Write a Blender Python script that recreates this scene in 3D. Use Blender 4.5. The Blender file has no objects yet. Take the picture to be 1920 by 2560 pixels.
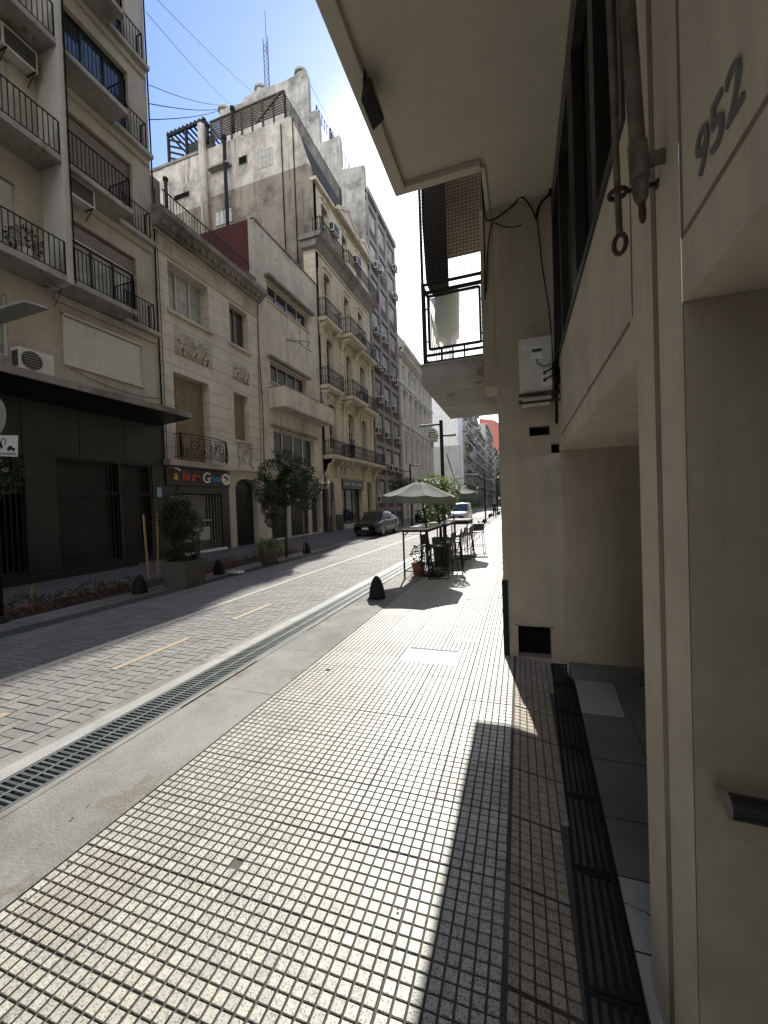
import bpy, bmesh, math, random
import numpy as np
from mathutils import Vector, Matrix
random.seed(7)
SC = bpy.context.scene
COL = SC.collection
R = math.radians

# ------------------------------------------------------------------ camera
H = 1.7
FPX, CX, CY = 1000.0, 960.0, 1280.0           # a wide phone lens, in pixels of a 1920 x 2560 frame
_Y = np.array([340.0, -30.0, 1000.0]); _Y /= np.linalg.norm(_Y)
_u = np.array([-.036, -1.0, 0.0]); _u[2] = -(_u[0]*_Y[0]+_u[1]*_Y[1])/_Y[2]
_Z = _u/np.linalg.norm(_u); _X = np.cross(_Y, _Z)
cam_d = bpy.data.cameras.new('camera'); cam = bpy.data.objects.new('camera', cam_d); COL.objects.link(cam)
cam_d.sensor_fit = 'VERTICAL'; cam_d.sensor_height = 36.0; cam_d.sensor_width = 27.0
cam_d.lens = 36.0*FPX/2560.0
cam_d.clip_start = .02; cam_d.clip_end = 5000
right = Vector((_X[0], _Y[0], _Z[0])); down = Vector((_X[1], _Y[1], _Z[1])); fwd = Vector((_X[2], _Y[2], _Z[2]))
mt = Matrix((right, -down, -fwd)).transposed().to_4x4(); mt.translation = Vector((0, 0, H))
cam.matrix_world = mt
SC.camera = cam

def _ray(px, py):
    d = np.array([px-CX, py-CY, FPX]); return np.array([d@_X, d@_Y, d@_Z])
def on_x(px, py, X): r = _ray(px, py); t = X/r[0]; return float(r[1]*t), float(r[2]*t+H)      # -> (Y, Z)
def on_y(px, py, Y): r = _ray(px, py); t = Y/r[1]; return float(r[0]*t), float(r[2]*t+H)      # -> (X, Z)
def on_z(px, py, Z=0.0): r = _ray(px, py); t = (Z-H)/r[2]; return float(r[0]*t), float(r[1]*t)  # -> (X, Y)

# ------------------------------------------------------------------ world, sun, exposure
SUN_AZ, SUN_EL = -10.5, 38.4                  # azimuth from the street axis (+Y), positive to the right
sd = Vector((math.sin(R(SUN_AZ))*math.cos(R(SUN_EL)), math.cos(R(SUN_AZ))*math.cos(R(SUN_EL)), math.sin(R(SUN_EL))))
W = bpy.data.worlds.new('World'); SC.world = W; W.use_nodes = True
nt = W.node_tree; nt.nodes.clear(); N = nt.nodes.new; L = nt.links.new
out = N('ShaderNodeOutputWorld'); bg = N('ShaderNodeBackground'); bg.inputs['Strength'].default_value = .11
sky = N('ShaderNodeTexSky'); sky.sky_type = 'NISHITA'; sky.sun_disc = False
sky.sun_elevation = R(SUN_EL); sky.sun_rotation = R(SUN_AZ); sky.air_density = 1.0; sky.dust_density = .35; sky.ozone_density = 1.6
tc = N('ShaderNodeTexCoord'); mp = N('ShaderNodeMapping'); mp.inputs['Scale'].default_value = (1.0, 1.0, 2.6)
L(tc.outputs['Generated'], mp.inputs['Vector'])
nz = N('ShaderNodeTexNoise'); nz.inputs['Scale'].default_value = 3.2; nz.inputs['Detail'].default_value = 9; nz.inputs['Roughness'].default_value = .6
L(mp.outputs[0], nz.inputs['Vector'])
cr = N('ShaderNodeValToRGB'); cr.color_ramp.elements[0].position = .50; cr.color_ramp.elements[1].position = .70
L(nz.outputs['Fac'], cr.inputs['Fac'])
sep = N('ShaderNodeSeparateXYZ'); L(tc.outputs['Generated'], sep.inputs[0])
mr = N('ShaderNodeMapRange'); mr.inputs['From Min'].default_value = .42; mr.inputs['From Max'].default_value = .12; L(sep.outputs['Z'], mr.inputs['Value'])
mul = N('ShaderNodeMath'); mul.operation = 'MULTIPLY'; L(cr.outputs['Color'], mul.inputs[0]); L(mr.outputs[0], mul.inputs[1])
m2 = N('ShaderNodeMapRange'); m2.inputs['From Min'].default_value = .15; m2.inputs['From Max'].default_value = -.45; L(sep.outputs['Y'], m2.inputs['Value'])   # unseen cloud bank added behind the camera to brighten the facades
c2 = N('ShaderNodeValToRGB'); c2.color_ramp.elements[0].position = .25; c2.color_ramp.elements[1].position = .55; L(nz.outputs['Fac'], c2.inputs['Fac'])
m6 = N('ShaderNodeMapRange'); m6.inputs['From Min'].default_value = .80; m6.inputs['From Max'].default_value = .50; L(sep.outputs['Z'], m6.inputs['Value']); k6 = N('ShaderNodeMath'); k6.operation = 'MULTIPLY'; L(m2.outputs[0], k6.inputs[0]); L(m6.outputs[0], k6.inputs[1])
k2 = N('ShaderNodeMath'); k2.operation = 'MULTIPLY'; L(c2.outputs['Color'], k2.inputs[0]); L(k6.outputs[0], k2.inputs[1])
k3 = N('ShaderNodeMath'); k3.operation = 'MAXIMUM'; L(mul.outputs[0], k3.inputs[0]); L(k2.outputs[0], k3.inputs[1])
vd = N('ShaderNodeVectorMath'); vd.operation = 'DOT_PRODUCT'; vd.inputs[1].default_value = (math.sin(R(-10))*math.cos(R(31)), math.cos(R(-10))*math.cos(R(31)), math.sin(R(31))); L(tc.outputs['Generated'], vd.inputs[0])   # hazy glow near the sun, painted into the sky colour as cloud
m4 = N('ShaderNodeMapRange'); m4.interpolation_type = 'SMOOTHSTEP'; m4.inputs['From Min'].default_value = .945; m4.inputs['From Max'].default_value = 1.0; L(vd.outputs['Value'], m4.inputs['Value'])
m5 = N('ShaderNodeMapRange'); m5.inputs['From Min'].default_value = .3; m5.inputs['From Max'].default_value = .65; m5.inputs['To Min'].default_value = .55; L(nz.outputs['Fac'], m5.inputs['Value'])
k4 = N('ShaderNodeMath'); k4.operation = 'MULTIPLY'; L(m4.outputs[0], k4.inputs[0]); L(m5.outputs[0], k4.inputs[1])
k5 = N('ShaderNodeMath'); k5.operation = 'MAXIMUM'; L(k3.outputs[0], k5.inputs[0]); L(k4.outputs[0], k5.inputs[1]); k3 = k5
mx = N('ShaderNodeMix'); mx.data_type = 'RGBA'; L(k3.outputs[0], mx.inputs[0]); sc_ = N('ShaderNodeVectorMath'); sc_.operation = 'MULTIPLY'; sc_.inputs[1].default_value = (.66, .71, .80); L(sky.outputs[0], sc_.inputs[0]); L(sc_.outputs[0], mx.inputs[6]); mx.inputs[7].default_value = (11.7, 11.5, 11.1, 1)
L(mx.outputs[2], bg.inputs['Color']); L(bg.outputs[0], out.inputs['Surface'])
sl = bpy.data.lights.new('sun', 'SUN'); so = bpy.data.objects.new('sun', sl); COL.objects.link(so)
sl.energy = 3.05; sl.angle = R(.53); sl.color = (1.0, .975, .90)
so.rotation_euler = sd.to_track_quat('Z', 'Y').to_euler()
vs = SC.view_settings; vs.view_transform = 'Standard'; vs.look = 'None'; vs.exposure = 1.46; vs.gamma = 1.0; vs.use_curve_mapping = False
SC.cycles.max_bounces = 8; SC.cycles.diffuse_bounces = 5; SC.cycles.glossy_bounces = 4; SC.cycles.transmission_bounces = 4; SC.cycles.sample_clamp_indirect = 4.0

# ------------------------------------------------------------------ materials
def new_mat(name):
    m = bpy.data.materials.new(name); m.use_nodes = True
    return m, m.node_tree, m.node_tree.nodes['Principled BSDF']
def c4(c): return (c[0], c[1], c[2], 1)
def simple(name, col, rough=.6, metal=0.0, spec=.5, vary=.12, scale=6.0, bump=0.0, bscale=40.0):
    m, t, b = new_mat(name); n = t.nodes.new; l = t.links.new
    b.inputs['Roughness'].default_value = rough; b.inputs['Metallic'].default_value = metal; b.inputs['Specular IOR Level'].default_value = spec
    g = n('ShaderNodeNewGeometry'); z = n('ShaderNodeTexNoise'); z.inputs['Scale'].default_value = scale; z.inputs['Detail'].default_value = 6
    l(g.outputs['Position'], z.inputs['Vector'])
    r = n('ShaderNodeValToRGB'); r.color_ramp.elements[0].position = .3; r.color_ramp.elements[1].position = .7
    r.color_ramp.elements[0].color = c4([x*(1-vary) for x in col]); r.color_ramp.elements[1].color = c4([min(1, x*(1+vary)) for x in col])
    l(z.outputs['Fac'], r.inputs['Fac']); l(r.outputs['Color'], b.inputs['Base Color'])
    if bump:
        z2 = n('ShaderNodeTexNoise'); z2.inputs['Scale'].default_value = bscale; z2.inputs['Detail'].default_value = 5
        l(g.outputs['Position'], z2.inputs['Vector'])
        bp = n('ShaderNodeBump'); bp.inputs['Strength'].default_value = bump; bp.inputs['Distance'].default_value = .01
        l(z2.outputs['Fac'], bp.inputs['Height']); l(bp.outputs[0], b.inputs['Normal'])
    return m
def stucco(name, col, dirt=(.12, .105, .085), amount=.5, streak=.5, rough=.85, course=0.0, course_axis='z', vjoint=0.0, bump=.25, blotch=1.2, chip=None, chip_amt=.0):
    """painted render: fine grain, blotches, rain streaks running down, optional dark masonry courses and flaked patches"""
    ds = lambda c: tuple(x+(sum(c)/3-x)*.22 for x in c)
    col, dirt = ds(col), ds(dirt)
    m, t, b = new_mat(name); n = t.nodes.new; l = t.links.new
    b.inputs['Roughness'].default_value = rough; b.inputs['Specular IOR Level'].default_value = .25
    g = n('ShaderNodeNewGeometry')
    def noise(scale, vec=None, detail=7, rgh=.6):
        z = n('ShaderNodeTexNoise'); z.inputs['Scale'].default_value = scale; z.inputs['Detail'].default_value = detail; z.inputs['Roughness'].default_value = rgh
        l(vec if vec else g.outputs['Position'], z.inputs['Vector']); return z.outputs['Fac']
    def ramp(fac, p0, p1, a=(0, 0, 0), bb=(1, 1, 1)):
        r = n('ShaderNodeValToRGB'); r.color_ramp.elements[0].position = p0; r.color_ramp.elements[1].position = p1
        r.color_ramp.elements[0].color = c4(a); r.color_ramp.elements[1].color = c4(bb); l(fac, r.inputs['Fac']); return r.outputs['Color']
    def mix(f, a, bb):
        x = n('ShaderNodeMix'); x.data_type = 'RGBA'
        if isinstance(f, float): x.inputs[0].default_value = f
        else: l(f, x.inputs[0])
        for i, v in ((6, a), (7, bb)):
            if isinstance(v, tuple): x.inputs[i].default_value = c4(v)
            else: l(v, x.inputs[i])
        return x.outputs[2]
    def mth(op, a, bb=None):
        x = n('ShaderNodeMath'); x.operation = op
        for i, v in enumerate((a, bb)):
            if v is None: continue
            if isinstance(v, (int, float)): x.inputs[i].default_value = v
            else: l(v, x.inputs[i])
        return x.outputs[0]
    base = mix(ramp(noise(blotch), .3, .7), tuple(x*.86 for x in col), tuple(min(1, x*1.08) for x in col))
    base = mix(ramp(noise(14.0), .35, .75), base, tuple(x*.93 for x in col))
    mpn = n('ShaderNodeMapping'); mpn.inputs['Scale'].default_value = (2.1, 2.1, .20); l(g.outputs['Position'], mpn.inputs['Vector'])
    st = ramp(noise(1.3, mpn.outputs[0], 10, .72), .46, .70)
    bl = ramp(noise(.55, None, 9, .7), .44, .70)
    f1 = mth('MULTIPLY', mth('MULTIPLY', st, streak*.85), ramp(noise(.45), .22, .55)); f2 = mth('MULTIPLY', bl, amount)
    f = mth('MAXIMUM', f1, f2)
    colr = mix(f, base, dirt)
    if chip:
        cf = ramp(noise(1.9, None, 10, .75), .64-.08*chip_amt, .66-.08*chip_amt)
        colr = mix(cf, colr, chip)
    hgt = noise(55.0)
    if course:
        sp = n('ShaderNodeSeparateXYZ'); l(g.outputs['Position'], sp.inputs[0])
        fr = mth('FRACT', mth('DIVIDE', sp.outputs['Z'], course))
        ln = mth('LESS_THAN', fr, .035/course*.6)
        if vjoint:
            row = mth('FLOOR', mth('DIVIDE', sp.outputs['Z'], course)); off = mth('MULTIPLY', row, vjoint*.5)
            fv = mth('FRACT', mth('DIVIDE', mth('ADD', sp.outputs['Y'], off), vjoint)); ln = mth('MAXIMUM', ln, mth('LESS_THAN', fv, .015/vjoint))
        colr = mix(mth('MULTIPLY', ln, .75), colr, tuple(x*.22 for x in col))
        hgt = mth('SUBTRACT', hgt, mth('MULTIPLY', ln, 2.5))
    l(colr, b.inputs['Base Color'])
    bp = n('ShaderNodeBump'); bp.inputs['Strength'].default_value = bump; bp.inputs['Distance'].default_value = .012
    l(hgt, bp.inputs['Height']); l(bp.outputs[0], b.inputs['Normal'])
    return m
def glass(name, col=(.02, .025, .03), rough=.04, spec=1.0):
    m, t, b = new_mat(name); n = t.nodes.new; l = t.links.new
    b.inputs['Base Color'].default_value = c4(col); b.inputs['Specular IOR Level'].default_value = spec
    g = n('ShaderNodeNewGeometry'); z = n('ShaderNodeTexNoise'); z.inputs['Scale'].default_value = .9; l(g.outputs['Position'], z.inputs['Vector'])
    r = n('ShaderNodeValToRGB'); r.color_ramp.elements[0].color = c4((rough,)*3); r.color_ramp.elements[1].color = c4((rough*2.5,)*3); l(z.outputs['Fac'], r.inputs['Fac']); l(r.outputs['Color'], b.inputs['Roughness'])
    bp = n('ShaderNodeBump'); bp.inputs['Strength'].default_value = .05; bp.inputs['Distance'].default_value = .05; l(z.outputs['Fac'], bp.inputs['Height']); l(bp.outputs[0], b.inputs['Normal'])
    return m
def leafmat(name, c1, c2, rough=.45, trans=.25):
    m, t, b = new_mat(name); n = t.nodes.new; l = t.links.new
    b.inputs['Roughness'].default_value = rough; b.inputs['Specular IOR Level'].default_value = .5
    g = n('ShaderNodeNewGeometry'); z = n('ShaderNodeTexNoise'); z.inputs['Scale'].default_value = 3.0; z.inputs['Detail'].default_value = 2; l(g.outputs['Position'], z.inputs['Vector'])
    z2 = n('ShaderNodeTexWhiteNoise'); l(g.outputs['Random Per Island'], z2.inputs['Vector']) if False else None
    r = n('ShaderNodeValToRGB'); r.color_ramp.elements[0].position = .3; r.color_ramp.elements[1].position = .7; r.color_ramp.elements[0].color = c4(c1); r.color_ramp.elements[1].color = c4(c2)
    a = n('ShaderNodeMath'); a.operation = 'ADD'; mm = n('ShaderNodeMath'); mm.operation = 'MULTIPLY_ADD'; mm.inputs[1].default_value = .5; mm.inputs[2].default_value = -.25
    l(g.outputs['Random Per Island'], mm.inputs[0]); l(mm.outputs[0], a.inputs[0]); l(z.outputs['Fac'], a.inputs[1]); l(a.outputs[0], r.inputs['Fac'])
    l(r.outputs['Color'], b.inputs['Base Color'])
    tr = n('ShaderNodeBsdfTranslucent'); l(r.outputs['Color'], tr.inputs['Color']); ms = n('ShaderNodeMixShader'); ms.inputs[0].default_value = trans
    o = t.nodes['Material Output']; l(b.outputs[0], ms.inputs[1]); l(tr.outputs[0], ms.inputs[2]); l(ms.outputs[0], o.inputs['Surface'])
    return m

def speckle(name, col, chips, rough=.4, spec=.5, mott=(.4,.36,.3), bump=.15):
    """granite-chip cement tile: light ground with fine dark and white grains and dirty patches"""
    m, t, b = new_mat(name); n = t.nodes.new; l = t.links.new
    g = n('ShaderNodeNewGeometry')
    v = n('ShaderNodeTexVoronoi'); v.inputs['Scale'].default_value = 210; l(g.outputs['Position'], v.inputs['Vector'])
    r = n('ShaderNodeValToRGB'); e = r.color_ramp.elements; e[0].position = .0; e[0].color = c4(chips); e[1].position = .38; e[1].color = c4(col)
    w = r.color_ramp.elements.new(.9); w.color = c4([min(1, x*1.2) for x in col])
    sp = n('ShaderNodeSeparateColor'); l(v.outputs['Color'], sp.inputs[0]); l(sp.outputs[0], r.inputs['Fac'])
    z = n('ShaderNodeTexNoise'); z.inputs['Scale'].default_value = .8; z.inputs['Detail'].default_value = 8; z.inputs['Roughness'].default_value = .65; l(g.outputs['Position'], z.inputs['Vector'])
    r2 = n('ShaderNodeValToRGB'); r2.color_ramp.elements[0].position = .42; r2.color_ramp.elements[1].position = .75; l(z.outputs['Fac'], r2.inputs['Fac'])
    ml = n('ShaderNodeMath'); ml.operation = 'MULTIPLY'; ml.inputs[1].default_value = .55; l(r2.outputs['Color'], ml.inputs[0])
    x = n('ShaderNodeMix'); x.data_type = 'RGBA'; l(ml.outputs[0], x.inputs[0]); l(r.outputs['Color'], x.inputs[6]); x.inputs[7].default_value = c4(mott)
    # gum and oil spots
    v2 = n('ShaderNodeTexVoronoi'); v2.inputs['Scale'].default_value = 2.3; v2.inputs['Randomness'].default_value = 1; l(g.outputs['Position'], v2.inputs['Vector'])
    lt = n('ShaderNodeMath'); lt.operation = 'LESS_THAN'; lt.inputs[1].default_value = .035; l(v2.outputs['Distance'], lt.inputs[0])
    m3 = n('ShaderNodeMath'); m3.operation = 'MULTIPLY'; m3.inputs[1].default_value = .6; l(lt.outputs[0], m3.inputs[0])
    y = n('ShaderNodeMix'); y.data_type = 'RGBA'; l(m3.outputs[0], y.inputs[0]); l(x.outputs[2], y.inputs[6]); y.inputs[7].default_value = (.06, .055, .05, 1)
    z5 = n('ShaderNodeTexNoise'); z5.inputs['Scale'].default_value = 3.1; z5.inputs['Detail'].default_value = 10; z5.inputs['Roughness'].default_value = .75; l(g.outputs['Position'], z5.inputs['Vector'])
    r5 = n('ShaderNodeValToRGB'); r5.color_ramp.elements[0].position = .35; r5.color_ramp.elements[1].position = .65; r5.color_ramp.elements[0].color = (.84, .835, .82, 1); r5.color_ramp.elements[1].color = (1.06, 1.05, 1.03, 1); l(z5.outputs['Fac'], r5.inputs['Fac'])
    y5 = n('ShaderNodeMix'); y5.data_type = 'RGBA'; y5.blend_type = 'MULTIPLY'; y5.inputs[0].default_value = 1; l(y.outputs[2], y5.inputs[6]); l(r5.outputs['Color'], y5.inputs[7]); y = y5
    hs = n('ShaderNodeMix'); hs.data_type = 'RGBA'; hs.blend_type = 'MULTIPLY'; hs.inputs[0].default_value = 1
    rr = n('ShaderNodeMapRange'); rr.inputs['To Min'].default_value = .86; rr.inputs['To Max'].default_value = 1.08; l(g.outputs['Random Per Island'], rr.inputs['Value'])
    l(y.outputs[2], hs.inputs[6]); l(rr.outputs[0], hs.inputs[7]); l(hs.outputs[2], b.inputs['Base Color'])
    rm = n('ShaderNodeMapRange'); rm.inputs['To Min'].default_value = rough-.06; rm.inputs['To Max'].default_value = rough+.16; l(z.outputs['Fac'], rm.inputs['Value']); l(rm.outputs[0], b.inputs['Roughness'])
    b.inputs['Specular IOR Level'].default_value = spec
    bp = n('ShaderNodeBump'); bp.inputs['Strength'].default_value = bump; bp.inputs['Distance'].default_value = .002; l(v.outputs['Distance'], bp.inputs['Height']); l(bp.outputs[0], b.inputs['Normal'])
    return m

M = {}
M['tile'] = speckle('sidewalk_tile', (.435, .435, .385), (.12, .12, .105), .42, .4)
M['tile_old'] = speckle('worn_sidewalk_tile', (.38, .365, .32), (.11, .10, .09), .45, .4)
M['tile_warm'] = speckle('ramp_tile', (.40, .335, .27), (.14, .11, .09), .5, .4)
M['grout'] = simple('grout', (.095, .088, .078), .9, spec=.2, vary=.3, scale=4, bump=.2, bscale=120)
M['paver'] = speckle('road_paver', (.225, .22, .21), (.12, .12, .115), .68, .22, mott=(.2, .19, .18))
M['paver_joint'] = simple('paver_joint', (.055, .05, .045), .95, spec=.1, vary=.3)
M['concrete'] = stucco('concrete_strip', (.27, .258, .23), (.10, .092, .078), .95, 0.0, .8, bump=.5, blotch=3.0, chip=(.17, .155, .13), chip_amt=.8)
M['kerb_paint'] = stucco('worn_white_paint', (.36, .352, .33), (.2, .19, .17), .8, .0, .6, bump=.3, blotch=5.0, chip=(.28, .27, .25), chip_amt=.9)
M['yellow'] = simple('yellow_road_paint', (.33, .265, .185), .6, vary=.15, scale=20)
M['grate'] = simple('galvanised_grate', (.15, .165, .165), .5, .4, vary=.2, scale=9, bump=.1)
M['iron'] = simple('black_iron', (.014, .014, .014), .75, .0, spec=.25, vary=.3)
M['ironblue'] = simple('grey_blue_iron', (.035, .037, .042), .7, .1, vary=.3)
M['void'] = simple('dark_void', (.006, .006, .006), .9, spec=.1)
M['asphalt'] = simple('asphalt', (.05, .05, .052), .9, vary=.3, bump=.3)
M['walkgrey'] = speckle('grey_pavement', (.11, .105, .10), (.09, .09, .085), .6, .3, mott=(.1, .09, .08))
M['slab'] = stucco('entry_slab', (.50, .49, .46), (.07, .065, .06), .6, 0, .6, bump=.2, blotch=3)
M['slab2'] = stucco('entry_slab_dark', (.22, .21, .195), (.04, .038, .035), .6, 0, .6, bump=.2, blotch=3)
M['beige'] = stucco('beige_render_lit', (.68, .595, .455), (.17, .15, .125), .5, .5, .8, bump=.35, blotch=1.6, chip=(.60, .56, .47), chip_amt=-.6)  # lighter copy: bounce light on the street-facing wall put into the colour
M['beige_shaded'] = stucco('beige_render_shaded', (.50, .43, .315), (.13, .11, .09), .55, .5, .85, bump=.35, blotch=1.3)  # same render for recesses and end wall, with their shade in the colour
M['groove'] = simple('groove_shade', (.21, .17, .135), .9, vary=.15)
M['soffit'] = stucco('soffit_render', (.60, .525, .40), (.26, .23, .18), .45, .0, .85, bump=.25, blotch=1.1)
M['b1'] = stucco('grey_cream_render', (.50, .455, .365), (.10, .09, .08), .45, .55, .9, bump=.3)
M['b1w'] = stucco('white_loggia_render', (.55, .53, .47), (.18, .17, .15), .3, .4, .9, bump=.25)
M['slabedge'] = stucco('flaking_slab', (.42, .39, .34), (.10, .085, .075), .8, .5, .9, bump=.5, blotch=4, chip=(.2, .15, .12), chip_amt=.5)
M['b2'] = stucco('rusticated_render', (.66, .60, .485), (.16, .14, .115), .35, .45, .85, course=.52, bump=.5)
M['b2p'] = stucco('carved_render', (.57, .515, .41), (.15, .13, .105), .5, .45, .85, bump=.4)
M['cornice'] = stucco('sooty_cornice', (.30, .27, .23), (.055, .05, .045), .9, .8, .9, bump=.6, blotch=3)
M['b3'] = stucco('plain_cream_render', (.66, .59, .46), (.13, .11, .09), .5, .7, .85, bump=.3, chip=(.12, .10, .085), chip_amt=.3)
M['b4'] = stucco('yellow_stone', (.64, .55, .39), (.20, .165, .12), .4, .4, .85, course=.42, vjoint=.9, bump=.4)
M['b4p'] = stucco('yellow_stone_plain', (.64, .55, .39), (.20, .165, .12), .45, .45, .85, bump=.35)
M['party_hi'] = stucco('pale_party_wall', (.62, .57, .48), (.085, .075, .062), 1.0, 1.25, .9, bump=.5, blotch=1.0, chip=(.36, .33, .29), chip_amt=.8)
M['party_lo'] = stucco('sooty_party_wall', (.33, .275, .21), (.055, .046, .038), 1.0, 1.3, .9, bump=.5, blotch=.8)
M['greywall'] = stucco('grey_party_wall', (.46, .44, .40), (.075, .07, .062), 1.0, 1.3, .9, bump=.4, blotch=1.0)
M['red'] = stucco('dark_red_waterproofing', (.16, .035, .03), (.05, .025, .022), .5, .5, .8, bump=.2)
M['brick'] = stucco('brown_brick', (.15, .085, .068), (.07, .045, .04), .4, .3, .85, course=.24, bump=.4)
M['brickc'] = stucco('grey_concrete_frame', (.27, .255, .235), (.11, .10, .09), .5, .5, .85, bump=.3)
M['b6'] = stucco('white_classical_render', (.60, .56, .48), (.18, .165, .15), .5, .5, .85, bump=.35)
M['white_far'] = stucco('plain_white_render', (.62, .61, .60), (.35, .34, .33), .25, .25, .85, bump=.1)
M['far1'] = stucco('far_cream', (.44, .41, .35), (.17, .155, .135), .5, .4, .9)
M['far2'] = stucco('far_grey', (.38, .37, .35), (.16, .155, .15), .5, .4, .9)
M['far3'] = stucco('far_brick_red', (.42, .13, .09), (.25, .1, .08), .3, .3, .9)
M['roof'] = simple('roof_membrane', (.2, .19, .18), .9, vary=.2, scale=2)
M['slate'] = simple('zinc_slate', (.06, .061, .058), .95, .0, spec=.05, vary=.4, scale=1.2)
M['granite'] = simple('black_granite', (.010, .011, .011), .4, vary=.5, scale=2.5)
M['granite2'] = simple('dark_green_granite', (.016, .019, .018), .42, vary=.4, scale=1.4)
M['glass'] = glass('window_glass')
M['glass_sky'] = glass('reflecting_glass', (.05, .06, .07), .03, 1.0)
M['curtain'] = simple('net_curtain', (.28, .29, .28), .25, spec=.9, vary=.35, scale=2.5)
M['frame_cream'] = simple('cream_window_frame', (.47, .43, .35), .5, vary=.08)
M['frame_white'] = simple('white_window_frame', (.62, .61, .58), .4, vary=.06)
M['frame_dark'] = simple('dark_window_frame', (.02, .022, .024), .35, vary=.2)
M['shutter_w'] = simple('white_roller_shutter', (.52, .50, .44), .5, vary=.08)
M['shutter_g'] = simple('grey_roller_shutter', (.30, .29, .26), .55, vary=.12)
M['shutter_b'] = simple('brown_roller_shutter', (.075, .038, .028), .5, vary=.2)
M['shutter_y'] = simple('ochre_wooden_shutter', (.25, .19, .115), .6, vary=.2)
M['ac'] = simple('air_conditioner_white', (.58, .56, .51), .5, vary=.12, scale=5)
M['ac_old'] = stucco('weathered_metal_case', (.72, .71, .68), (.3, .26, .2), .45, .5, .6, bump=.1, blotch=9.0)
M['acdark'] = simple('air_conditioner_grille', (.04, .04, .04), .6)
M['rust'] = simple('rusty_steel', (.062, .036, .026), .8, .3, vary=.5, scale=20, bump=.3)
M['rust_dark'] = simple('dark_rusty_pipe', (.13, .105, .085), .6, .4, vary=.5, scale=12, bump=.3)
M['cable'] = simple('black_cable', (.012, .012, .012), .95, spec=.05, vary=.2)
M['plastic_dark'] = simple('dark_plastic', (.02, .02, .022), .4, vary=.2)
M['wood'] = simple('stake_wood', (.30, .19, .09), .7, vary=.25, scale=10)
M['bark'] = simple('bark', (.075, .06, .045), .9, vary=.35, scale=15, bump=.6)
M['soil'] = simple('soil', (.045, .032, .022), .95, vary=.4, scale=8, bump=.6)
M['planter'] = stucco('concrete_planter', (.11, .103, .09), (.1, .09, .075), .5, .5, .9, bump=.3, blotch=3)
M['terracotta'] = simple('terracotta', (.17, .07, .045), .8, vary=.2)
M['orange_net'] = simple('orange_plastic_mesh', (.42, .10, .055), .6, vary=.2)
M['leaf'] = leafmat('leaf_dark_green', (.010, .022, .008), (.055, .085, .028), .5)
M['leaf_lit'] = leafmat('leaf_yellow_green', (.05, .10, .018), (.17, .22, .05), trans=.45)
M['leaf_low'] = leafmat('leaf_ground', (.015, .03, .010), (.05, .075, .025))
M['leaf_long'] = leafmat('leaf_striped', (.06, .10, .025), (.25, .30, .14), trans=.35)
M['blossom'] = leafmat('white_blossom', (.22, .24, .16), (.55, .55, .45), .7, .3)
M['canvas'] = simple('umbrella_canvas', (.14, .143, .128), .85, spec=.15, vary=.18, scale=3)
M['table_top'] = simple('pale_table_top', (.75, .73, .70), .18, vary=.1)
M['car'] = simple('dark_grey_car_paint', (.045, .05, .055), .22, .5, vary=.05)
M['van'] = simple('silver_white_van_paint', (.62, .61, .58), .22, .3, vary=.04)
M['carglass'] = glass('car_glass', (.01, .012, .014), .03)
M['tyre'] = simple('tyre_rubber', (.02, .02, .02), .85)
M['alloy'] = simple('wheel_alloy', (.45, .45, .46), .35, .8)
M['lens'] = simple('headlight_lens', (.65, .65, .62), .12, spec=1.0, vary=.1)
M['white'] = simple('white_plastic', (.72, .71, .68), .45, vary=.05)
M['blue_sign'] = simple('pale_blue_enamel', (.28, .45, .55), .4)
M['ink'] = simple('dark_blue_print', (.015, .015, .05), .5)
M['numeral'] = simple('grey_metal_numeral', (.17, .165, .16), .5, .4, vary=.2)
M['skin'] = simple('skin', (.42, .26, .19), .6)
M['hair'] = simple('dark_hair', (.02, .015, .012), .6)
M['shirt'] = simple('blue_shirt', (.05, .09, .22), .8)
M['dark_cloth'] = simple('dark_cloth', (.02, .02, .024), .9)
M['navy'] = simple('navy_awning', (.015, .025, .07), .8)
M['bulb'] = simple('frosted_bulb', (.75, .72, .62), .2, spec=.8)
M['shade'] = simple('dark_shade_cloth', (.028, .027, .027), .9, vary=.15)
M['bag'] = simple('crumpled_plastic_bag', (.62, .62, .60), .35, bump=.5, bscale=20)
for k, c in dict(yel=(.62, .38, .03), redl=(.55, .07, .03), blu=(.05, .22, .42), wht=(.7, .68, .62), pur=(.08, .06, .22), dgr=(.02, .02, .02)).items():
    M['ltr_'+k] = simple('letter_'+k, c, .45, vary=.05)
# the sheet that glows with the sun behind it
def sheetmat():
    m, t, b = new_mat('translucent_balcony_sheet'); n = t.nodes.new; l = t.links.new
    tr = n('ShaderNodeBsdfTranslucent'); tr.inputs['Color'].default_value = (.9, .9, .88, 1)
    tp = n('ShaderNodeBsdfTransparent'); tp.inputs['Color'].default_value = (.9, .92, .92, 1)
    a = n('ShaderNodeMixShader'); a.inputs[0].default_value = .8; l(tp.outputs[0], a.inputs[1]); l(tr.outputs[0], a.inputs[2]); l(a.outputs[0], t.nodes['Material Output'].inputs['Surface'])
    return m
M['sheet'] = sheetmat()
M['towel'] = leafmat('pale_green_towel', (.50, .60, .56), (.62, .70, .66), .9, .7)

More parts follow.
